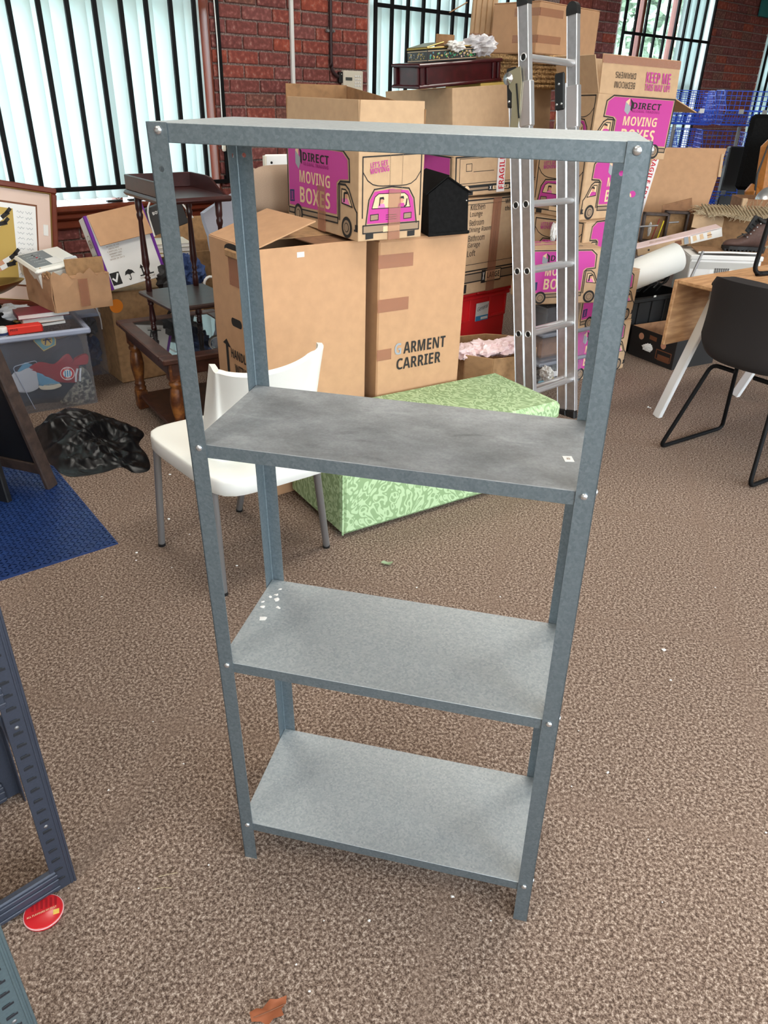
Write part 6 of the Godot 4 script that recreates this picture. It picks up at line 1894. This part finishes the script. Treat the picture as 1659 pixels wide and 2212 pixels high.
	part(t, "tape", span(Vector3(0.0, 0.33, 0.0002), Vector3(0.40, 0.372, 0.0014)), clear(rgb(216, 214, 208), 0.6, 0.3))
	boot()
	t = thing("flat_carton", "flattened carton sheet with a curled edge under the boot", "card", Vector3(1.31, 0.625, -4.22), 0.08, "", 0.03)
	part(t, "card_sheet", span(Vector3(0, -0.003, -0.16), Vector3(0.36, 0.003, 0.06), 0.002), M.card_in)
	part(t, "curl", rod([Vector3(0.0, 0.002, 0.06), Vector3(0.18, 0.006, 0.064), Vector3(0.36, 0.002, 0.06)], 0.006, 6), M.paper)
	t = thing("shoe_box", "long shallow pink and white box with pictures of footwear, lying over the white roll", "box", Vector3(0.98, 0.545, -4.36), 0.10, "", 0.29)
	part(t, "body", span(Vector3(0, 0, -0.14), Vector3(0.52, 0.05, 0), 0.004), M.card_pale)
	part(t, "lid", span(Vector3(-0.002, 0.046, -0.142), Vector3(0.52, 0.056, 0.002), 0.002), M.pink_tissue)
	part(t, "end_label", span(Vector3(0.33, 0.0, 0.0005), Vector3(0.52, 0.055, 0.002)), M.paper)
	k = Ink.new(t, Transform3D(Basis(), Vector3(0, 0, 0.002)), 0.52, 0.055)
	for x in [0.69, 0.77]: k.poly([[x - 0.025, 0.2], [x - 0.03, 0.8], [x + 0.01, 0.85], [x + 0.02, 0.25]], "beige", 1)
	k.poly([[0.83, 0.15], [0.83, 0.8], [0.87, 0.85], [0.88, 0.2]], "beige", 1)
	k.line([[0.83, 0.5], [0.88, 0.5]], 0.004, "rust", 2)
	k.poly([[0.56, 0.1], [0.56, 0.9], [0.61, 0.9], [0.61, 0.1]], "silver", 1)
	k.poly([[0.45, 0.2], [0.45, 0.7], [0.53, 0.7], [0.53, 0.2]], "rust", 1)
	k.disc([0.14, 0.45], 0.006, "black", 1)
	k.finish(self)
	words(t, top(0.056), "SALE", 0.16, 0.06, 0.14, 0.05, M.ink_salmon)
	# wooden frames and brown cardboard behind
	for q in [["nearer small wooden frame with plastic inside, left of the brown carton", Vector3(1.00, 0.585, -4.70), 0.17, 0.19, 0.1], ["second small wooden frame standing behind the first at the left of the brown carton", Vector3(1.15, 0.60, -4.82), 0.16, 0.18, 0.05]]:
		t = thing("picture_frame", q[0], "frame", q[1], q[4])
		for e in [[0.0, q[2], 0.0, 0.016], [0.0, q[2], q[3] - 0.016, q[3]], [0.0, 0.016, 0.0, q[3]], [q[2] - 0.016, q[2], 0.0, q[3]]]: part(t, "frame_rail", span(Vector3(e[0], e[2], -0.03), Vector3(e[1], e[3], 0.03), 0.003), M.board_wood)
		part(t, "backing", span(Vector3(0.01, 0.01, -0.03), Vector3(q[2] - 0.01, q[3] - 0.01, -0.024)), M.card_old)
		part(t, "metal_rod", rod([Vector3(-0.03, 0.10, 0.032), Vector3(q[2] * 0.6, 0.115, 0.034)], 0.006, 8), M.grey_metal)
	single("yellow_strip", "bright yellow plastic strip standing inside the small wooden frame", "strip", beam(Vector3(0, 0, 0), Vector3(0.022, 0.13, 0), 0.02, 0.006, 0.002), mat(rgb(226, 208, 30), 0.4), Vector3(1.115, 0.60, -4.69))
	single("red_strip", "thin dark red strip beside the yellow one in the small wooden frame", "strip", beam(Vector3(0, 0, 0), Vector3(0.03, 0.14, 0), 0.007, 0.006, 0.002), mat(rgb(140, 28, 36), 0.5), Vector3(1.078, 0.60, -4.69))
	crumple("clear_bag", "crinkled clear plastic bag in the small wooden frame", "bag", Vector3(1.055, 0.67, -4.69), Vector3(0.022, 0.05, 0.012), 61, clear(rgb(226, 222, 216), 0.6, 0.15))
	t = thing("folded_carton", "brown folded cardboard carton with stamped print, standing before the big card sheet", "carton", Vector3(1.15, 0.585, -4.88), 0.10)
	g = G.new()
	g.prism(PackedVector2Array([Vector2(0.0, 0.0), Vector2(0.21, 0.0), Vector2(0.20, 0.14), Vector2(0.165, 0.275), Vector2(-0.02, 0.22)]), -0.012, 0.0)
	part(t, "panel", g, M.card_brown)
	k = Ink.new(t, Transform3D(), 0.2, 0.25)
	k.poly([[0.3, 0.42], [0.3, 0.55], [0.55, 0.55], [0.55, 0.42]], "rust")
	k.poly([[0.72, 0.52], [0.72, 0.68], [0.92, 0.68], [0.92, 0.52]], "rust")
	k.finish(self)
	words(t, Transform3D(), "60 x 40", 0.15, 0.075, 0.07, 0.018, M.ink_rust)
	part(t, "side_flap", span(Vector3(0.205, 0.0, -0.16), Vector3(0.21, 0.19, -0.004), 0.001), M.card_brown)
	t = carton("cardboard_box", "open brown box with one flap hanging out, below the straw mat", Vector3(1.335, 0.52, -4.80), 0.05, 0.42, 0.30, 0.255, M.card_in, true, "", 0.0, 0.0, [99, 99, 99, 99])
	o = part(t, "flap", span(Vector3(0, -0.10, -0.003), Vector3(0.20, 0.0, 0.003), 0.001), M.card_pale, "pale flap hanging forward")
	o.transform = Transform3D(Basis(Vector3.BACK, -0.12) * Basis(Vector3.RIGHT, -0.5), Vector3(0.0, 0.258, 0.006))
	# straw mat
	t = thing("straw_mat", "frayed woven straw mat lying over the boxes behind the boot", "mat", Vector3(1.40, 0.79, -4.78), 0.10, "", 0.0, 0.10)
	g = G.new()
	rows = []
	for r in 9:
		var row := []
		for i in 30: row.append(Vector3(i * 0.021, 0.012 * sin(i * 0.35) + 0.006 * sin(r * 1.3), 0.10 - r * 0.035))
		rows.append(row)
	g.sheet(rows, 0.014)
	part(t, "weave", g, M.straw)
	for i in 26:
		var x := i * 0.022
		part(t, "ridge", rod([Vector3(x, 0.012 * sin(x / 0.021 * 0.35) + 0.006, 0.098), Vector3(x + 0.012, 0.012 * sin(x / 0.021 * 0.35) + 0.008, -0.03), Vector3(x + 0.012, 0.012, -0.17)], 0.0055, 5), M.straw)
	rng.seed = 77
	g = G.new()
	for i in 90:
		var a := Vector3(rng.randf_range(-0.01, 0.5), 0.0, 0.10) if i < 60 else Vector3(-0.005, 0.0, rng.randf_range(-0.15, 0.1))
		var dr := Vector3(rng.randf_range(-0.05, 0.03), rng.randf_range(-0.03, 0.02), rng.randf_range(0.01, 0.05)) if i < 60 else Vector3(-rng.randf_range(0.03, 0.09), rng.randf_range(-0.02, 0.02), rng.randf_range(-0.01, 0.03))
		g.tube([a, a + dr * 0.5 + Vector3(0, 0.005, 0), a + dr], 0.0016, 4)
	for i in 14:
		var a := Vector3(rng.randf_range(0.25, 0.6), 0.01, -0.1)
		g.tube([a, a + Vector3(rng.randf_range(-0.03, 0.03), rng.randf_range(0.03, 0.09), 0.02)], 0.0018, 4)
	part(t, "fringe", g, M.straw).set_meta("kind", "stuff")
	single("straw_tuft", "loose bundle of straw ends beside the boot heel", "straw", rod([Vector3(0, 0, 0), Vector3(0.06, 0.02, 0.01), Vector3(0.12, -0.01, 0.02)], 0.008, 6), M.straw, Vector3(1.72, 0.66, -4.30))
	# big sheet of card with FRAGILE tape
	t = thing("card_sheet", "large plain cardboard sheet leaning beside the printed column, FRAGILE tape on its edge", "card", Vector3(1.06, 0.50, -5.20), 0.10, "", -0.0, -0.05)
	g = G.new()
	g.prism(PackedVector2Array([Vector2(-0.06, 0.0), Vector2(0.41, 0.0), Vector2(0.425, 0.25), Vector2(0.475, 0.655), Vector2(-0.05, 0.645)]), -0.012, 0.0)
	part(t, "sheet", g, M.card)
	part(t, "torn_corner", beam(Vector3(0.455, 0.62, 0.004), Vector3(0.462, 0.47, 0.012), 0.02, 0.006, 0.002, Vector3.BACK), M.card_pale)
	g = G.new()
	g.xf = Transform3D(Basis(Vector3.BACK, -0.14), Vector3(-0.03, 0.32, 0.001))
	g.box(Vector3(0, 0.05, 0), Vector3(0.045, 0.56, 0.002))
	var ft := part(t, "fragile_tape", g, M.white_tape, "white tape printed FRAGILE in red")
	words(ft, Transform3D(Basis(Vector3.BACK, -0.14) * Basis(Vector3.BACK, -PI / 2), Vector3(-0.025, 0.40, 0.002)), "FRAGILE FRAGILE", 0, 0, 0.42, 0.03, M.ink_red, 0, 1)
	baskets()
	# brown box and leather chair at the right edge
	t = carton("cardboard_box", "brown cardboard box end at the right edge behind the straw mat", Vector3(1.73, 0.55, -5.30), 0.10, 0.5, 0.3, 0.28, M.card_brown, true, "", 0.02, 0.0, [99, 99, 99, 99])
	part(t, "end_strip", span(Vector3(-0.004, 0.0, -0.02), Vector3(0.03, 0.285, 0.004), 0.002), M.card_pale)
	t = thing("leather_chair", "tan leather armchair back with dark piping at the right edge", "armchair", Vector3(1.85, 0.55, -5.76), 0.15)
	g = G.new()
	g.xf = Transform3D(Basis(Vector3.BACK, 0.10), Vector3(0.03, 0.26, 0))
	g.box(Vector3(0.30, 0.18, 0), Vector3(0.60, 0.42, 0.10), 0.045)
	part(t, "back_cushion", g, M.tan_leather)
	g = G.new()
	g.xf = Transform3D(Basis(Vector3.BACK, 0.20), Vector3(0.02, 0.10, 0.03))
	g.box(Vector3(0.02, 0.08, 0), Vector3(0.10, 0.34, 0.12), 0.045)
	part(t, "side_wing", g, M.tan_leather)
	part(t, "piping", rod([Vector3(0.02, 0.12, 0.10), Vector3(-0.005, 0.42, 0.07), Vector3(0.03, 0.63, 0.05), Vector3(0.5, 0.68, 0.05)], 0.008, 6), M.black_plastic)
	part(t, "seat_base", span(Vector3(-0.03, -0.55, -0.3), Vector3(0.65, 0.02, 0.08), 0.05), M.tan_leather)
	t = thing("office_chair", "black office chair back behind the tan armchair", "chair", Vector3(1.82, 0.0, -6.30), 0.1)
	part(t, "backrest", span(Vector3(0.02, 0.80, -0.06), Vector3(0.55, 1.36, 0.0), 0.05), M.black_rough)
	part(t, "seat_pad", span(Vector3(0.0, 0.42, -0.1), Vector3(0.55, 0.52, 0.35), 0.04), M.black_rough)
	part(t, "column", rod([Vector3(0.27, 0.06, 0.1), Vector3(0.27, 0.42, 0.1)], 0.03, 10), M.black_plastic)
	for i in 5: part(t, "base_arm", beam(Vector3(0.27, 0.07, 0.1), Vector3(0.27 + 0.28 * cos(TAU * i / 5), 0.04, 0.1 + 0.28 * sin(TAU * i / 5)), 0.04, 0.03, 0.01), M.black_plastic)
	g = G.new()
	g.lathe([[0.0, 0.0], [0.10, 0.0], [0.11, 0.02], [0.11, 0.03], [0.0, 0.04]], 24)
	o = single("chrome_disc", "round chrome rim edge below the tan armchair at the right edge", "rim", g, M.alu_bright, Vector3(1.93, 0.80, -5.42))
	o.rotation.x = 1.2
	single("black_screen", "dark speaker-like panel standing behind the wire baskets at the right", "panel", bx(Vector3(0, 0.55, 0), Vector3(0.5, 1.1, 0.10), 0.01), M.black_plastic, Vector3(2.05, 0.0, -6.85), 0.1)
	single("white_fitting", "small white wall fitting on the black panel by the baskets", "fitting", bx(Vector3.ZERO, Vector3(0.03, 0.03, 0.015), 0.006), M.paper, Vector3(1.93, 1.06, -6.48), 0.1)

func boot() -> void:
	var t := thing("work_boot", "brown lace-up work boot with a black lugged sole on the white box", "boot", Vector3(1.465, 0.633, -4.27), 0.02)
	var g := G.new()
	var rows := []
	var cols := [[0.0, 0.045, 0.020, 0.030], [0.012, 0.058, 0.034, 0.038], [0.04, 0.068, 0.043, 0.044], [0.075, 0.072, 0.046, 0.046], [0.10, 0.085, 0.042, 0.044], [0.13, 0.112, 0.038, 0.040], [0.155, 0.15, 0.036, 0.036], [0.175, 0.178, 0.036, 0.036], [0.20, 0.185, 0.037, 0.036], [0.225, 0.188, 0.034, 0.034], [0.238, 0.17, 0.024, 0.026], [0.243, 0.12, 0.014, 0.018]]
	g.smooth(true)
	for c in cols:
		var row := []
		for i in 16:
			var f := TAU * i / 16
			var y := sin(f)
			row.append(Vector3(c[0], 0.026 + (c[1] - 0.026) * (0.5 + 0.5 * y), cos(f) * c[2] * (1.0 - 0.25 * maxf(0.0, y))))
		rows.append(row)
	for r in rows.size() - 1:
		for i in 16:
			var j := (i + 1) % 16
			g.quad(rows[r][i], rows[r][j], rows[r + 1][j], rows[r + 1][i])
	for i in range(1, 15):
		g.tri(rows[0][0], rows[0][i + 1], rows[0][i])
		g.tri(rows[-1][0], rows[-1][i], rows[-1][i + 1])
	part(t, "upper", g, M.boot)
	g = G.new()
	var q := PackedVector2Array()
	for p in [[0.0, 0.016], [-0.008, 0.0], [0.0, -0.02], [0.03, -0.046], [0.08, -0.05], [0.14, -0.038], [0.21, -0.040], [0.245, -0.024], [0.25, 0.0], [0.245, 0.024], [0.21, 0.040], [0.14, 0.038], [0.08, 0.05], [0.03, 0.046]]: q.append(Vector2(p[0], p[1]))
	g.xf = Transform3D(Basis(Vector3.RIGHT, Vector3.FORWARD, Vector3.UP), Vector3.ZERO)
	g.prism(q, 0.012, 0.032)
	part(t, "sole", g, M.sole)
	for i in 11: part(t, "lug", span(Vector3(0.006 + i * 0.022, 0.0, -0.04), Vector3(0.018 + i * 0.022, 0.016, 0.045), 0.002), M.sole)
	part(t, "collar", rod(range(16).map(func(i): return Vector3(0.205 + 0.034 * cos(TAU * i / 16), 0.186 + 0.008 * cos(TAU * i / 8), 0.034 * sin(TAU * i / 16))), 0.011, 8, true), M.sole)
	part(t, "tongue", beam(Vector3(0.13, 0.11, 0), Vector3(0.165, 0.205, 0), 0.05, 0.012, 0.004, Vector3.BACK), M.sole)
	for i in 5:
		var y := 0.09 + i * 0.020
		var x := 0.10 + i * 0.014
		part(t, "lace", rod([Vector3(x + 0.012, y, 0.038), Vector3(x - 0.004, y + 0.012, 0.0), Vector3(x + 0.012, y + 0.006, -0.036)], 0.0036, 6), M.black_plastic)
		part(t, "eyelet", rod([Vector3(x + 0.022, y, 0.036), Vector3(x + 0.022, y, 0.042)], 0.004, 8), M.grey_metal)
	part(t, "lace_end", rod([Vector3(0.11, 0.11, 0.04), Vector3(0.085, 0.10, 0.055), Vector3(0.06, 0.085, 0.05)], 0.0032, 6), M.black_plastic)

# stacking wire bins with sloping fronts
func make_bin(w: float, d: float, h: float) -> Node3D:
	var t := Node3D.new()
	var wire := 0.0030
	var side := func(x: float) -> Array: return [Vector3(x, 0, 0), Vector3(x, h * 0.42, 0.09), Vector3(x, h, -0.10), Vector3(x, h, -d), Vector3(x, 0, -d)]
	var g := G.new()
	for x in [0.0, w]: g.tube(side.call(x), 0.004, 6, true)
	for p in [Vector3(0, 0, 0), Vector3(0, h * 0.42, 0.09), Vector3(0, h, -d), Vector3(0, 0, -d)]: g.tube([p, p + Vector3(w, 0, 0)], 0.004, 6)
	part(t, "frame", g, M.blue_wire)
	g = G.new()
	var n := int(w / 0.042)
	for i in range(1, n): g.tube([Vector3(w * i / n, h * 0.42, 0.09), Vector3(w * i / n, 0, 0)], wire, 4, false, false)
	for i in range(1, 4): g.tube([Vector3(0, h * 0.42 * i / 4, 0.0225 * i), Vector3(w, h * 0.42 * i / 4, 0.0225 * i)], wire, 4, false, false)
	part(t, "front_mesh", g, M.blue_wire)
	g = G.new()
	for i in range(1, n): g.tube([Vector3(w * i / n, 0, 0), Vector3(w * i / n, 0, -d), Vector3(w * i / n, h, -d)], wire, 4, false, false)
	for i in range(1, 7): g.tube([Vector3(0, 0, -d * i / 7), Vector3(w, 0, -d * i / 7)], wire, 4, false, false)
	part(t, "base_mesh", g, M.blue_wire)
	g = G.new()
	for i in range(1, 7): g.tube([Vector3(0, h * i / 7, -d), Vector3(w, h * i / 7, -d)], wire, 4, false, false)
	part(t, "back_mesh", g, M.blue_wire)
	for x in [0.0, w]:
		g = G.new()
		for i in range(1, 7): g.tube([Vector3(x, h * i / 7, 0.05 if i < 3 else 0.09 - 0.19 * (i / 7.0 - 0.42) / 0.58), Vector3(x, h * i / 7, -d)], wire, 4, false, false)
		for i in range(1, 7): g.tube([Vector3(x, 0, -d * i / 7), Vector3(x, h, -d * i / 7)], wire, 4, false, false)
		part(t, "side_mesh", g, M.blue_wire)
	return t

func baskets() -> void:
	var proto := make_bin(0.62, 0.34, 0.26)
	var spots := [[1.02, 1.26, -6.95, "top", 0], [1.68, 1.265, -6.75, "top", 1], [1.36, 0.945, -6.85, "second", 0], [1.02, 0.945, -7.25, "second", 1], [1.32, 0.63, -6.78, "third", 0], [1.30, 0.315, -6.80, "fourth", 0], [1.30, 0.0, -6.82, "lowest", 0], [1.06, 1.245, -7.35, "top", 2]]
	var labels := ["blue wire stacking bin, top tier at the left, beside the open moving box", "blue wire stacking bin, top tier at the right, against the brick pier", "blue wire stacking bin, second tier, above the big cardboard sheet", "blue wire stacking bin, second tier at the rear near the window bars", "blue wire stacking bin, third tier, beside the torn corner of the sheet", "blue wire stacking bin, fourth tier, just above the straw mat", "blue wire stacking bin on the floor at the foot of the stack", "blue wire stacking bin, top tier at the rear, in front of the window bars"]
	for i in spots.size():
		var t: Node3D = proto if i == 0 else proto.duplicate()
		t.name = numbered("wire_basket")
		add_child(t)
		t.position = Vector3(spots[i][0], spots[i][1], spots[i][2])
		t.rotation.y = 0.08 + 0.03 * (i % 3)
		tag(t, labels[i], "basket", "blue wire stacking bins")
		for j in 3:
			var o := part(t, "ticket", bx(Vector3(0.12 + j * 0.19, 0.105, 0.098), Vector3(0.04, 0.035, 0.002)), M.paper)
			o.rotation.x = 0.0
	for i in 2:
		single("stack_post", ["grey steel post carrying the wire bins, right side", "grey steel post carrying the wire bins, left side"][i], "post", rod([Vector3(1.88 - i * 0.55, 0, -6.98), Vector3(1.88 - i * 0.55, 1.25, -6.98)], 0.016, 8), M.grey_metal)


# ---------------------------------------------------------------- light fittings
func lamp_panel(s: float, t: float, power: float) -> void:
	var p := thing("ceiling_light", "flat white fluorescent ceiling light", "ceiling light", W(s, 3.39, t), TH, "ceiling lights above the camera")
	part(p, "tray", span(Vector3(-0.63, -0.03, -0.31), Vector3(0.63, 0.012, 0.31), 0.01), M.white_paint)
	part(p, "lamp_diffuser", span(Vector3(-0.60, -0.036, -0.28), Vector3(0.60, -0.031, 0.28)), M.lamp)
	var l := AreaLight3D.new()
	l.name = "lamp_light"
	l.area_size = Vector2(1.2, 0.56)
	l.light_energy = power
	l.light_color = rgb(255, 250, 240)
	l.shadow_enabled = true
	l.area_range = 14.0
	l.area_attenuation = 2.0
	p.add_child(l)
	l.position = Vector3(0, -0.045, 0)
	l.rotation.x = -PI / 2


func _ready() -> void:
	var cam := Camera3D.new()
	cam.name = "camera"
	cam.fov = 68.93
	cam.near = 0.05
	cam.position = Vector3(0.48762, 1.4399, 0.94765)
	cam.rotation = Vector3(-0.5133, 0.21292, 0.03039)
	add_child(cam)
	var we := WorldEnvironment.new()
	we.name = "environment"
	var e := Environment.new()
	e.background_mode = Environment.BG_SKY
	var sky := Sky.new()
	var sm := ProceduralSkyMaterial.new()
	sm.sky_top_color = rgb(214, 232, 248)
	sm.sky_horizon_color = rgb(240, 248, 250)
	sm.sky_energy_multiplier = 3.6
	sm.ground_bottom_color = rgb(150, 150, 146)
	sm.ground_horizon_color = rgb(190, 192, 190)
	sm.ground_energy_multiplier = 1.2
	sky.sky_material = sm
	e.sky = sky
	e.tonemap_mode = Environment.TONE_MAPPER_LINEAR
	e.tonemap_exposure = 0.80
	e.sdfgi_enabled = true
	e.ssao_enabled = true
	e.ssil_enabled = true
	we.environment = e
	add_child(we)
	materials()
	for q in [[-4.6, 4.2, 4.4], [-4.6, 6.6, 4.4], [-2.0, 4.2, 4.4], [-2.0, 6.6, 4.4], [0.8, 4.6, 4.4], [0.8, 2.0, 3.0], [-2.6, 1.8, 3.0]]: lamp_panel(q[0], q[1], q[2])
	room()
	shelf_unit()
	ottoman()
	garment_boxes()
	box_piles()
	ladder()
	white_chair()
	left_side()
	right_side()
	racks()
	floor_bits()


const BITS := [
	[-0.999, -1.614, 0.0069, CRUMB],
	[-1.000, -1.538, 0.0077, "larger white paper scrap on the carpet left of the white chair leg"],
	[-0.987, -1.502, 0.0057, CRUMB],
	[-0.828, -1.271, 0.0062, CRUMB],
	[-0.825, -1.025, 0.0057, CRUMB],
	[-0.803, -0.981, 0.0040, CRUMB],
	[-0.664, -0.972, 0.0032, CRUMB],
	[-0.703, -1.189, 0.0034, CRUMB],
	[-0.456, -1.040, 0.0048, CRUMB],
	[-0.622, -1.573, 0.0047, CRUMB],
	[-0.445, -1.271, 0.0034, CRUMB],
	[0.948, -0.953, 0.0076, "pale torn scrap of card on the carpet right of the shelf unit"],
	[0.770, -0.430, 0.0040, "pale crumb on the carpet beside the right front post"],
	[0.448, -0.016, 0.0043, "pale flake on the carpet in front of the bottom shelf"],
	[-0.240, -0.198, 0.0028, CRUMB],
	[-0.373, -0.083, 0.0027, CRUMB],
	[0.955, -0.819, 0.0040, "dark-edged crumb on the carpet at the right, below the torn scrap"],
	[1.056, -3.047, 0.0087, "white sliver on the carpet left of the table leg"],
	[1.067, -3.037, 0.0062, CRUMB],
	[0.294, 0.075, 0.0032, CRUMB],
	[1.116, -0.342, 0.0031, CRUMB],
	[0.220, 0.231, 0.0030, "pale curled shaving on the carpet above the dry leaf"],
	[0.181, 0.191, 0.0022, CRUMB],
	[0.700, -0.553, 0.0024, CRUMB],
	[0.684, -0.365, 0.0022, CRUMB],
	[0.870, -0.109, 0.0019, CRUMB],
	[0.530, 0.016, 0.0023, CRUMB],
	[0.169, -1.076, 0.0031, CRUMB],
	[0.445, -1.097, 0.0038, CRUMB],
	[0.205, -1.745, 0.0028, CRUMB],
	[0.294, -1.878, 0.0029, CRUMB],
	[-0.379, -0.306, 0.0024, CRUMB],
	[-0.800, -0.760, 0.0030, CRUMB],
	[1.151, -1.343, 0.0031, CRUMB],
	[-0.182, 0.123, 0.0019, CRUMB],
	[0.853, -0.257, 0.0021, CRUMB],
	[-0.066, 0.039, 0.0020, CRUMB],
	[0.207, 0.097, 0.0018, CRUMB],
]
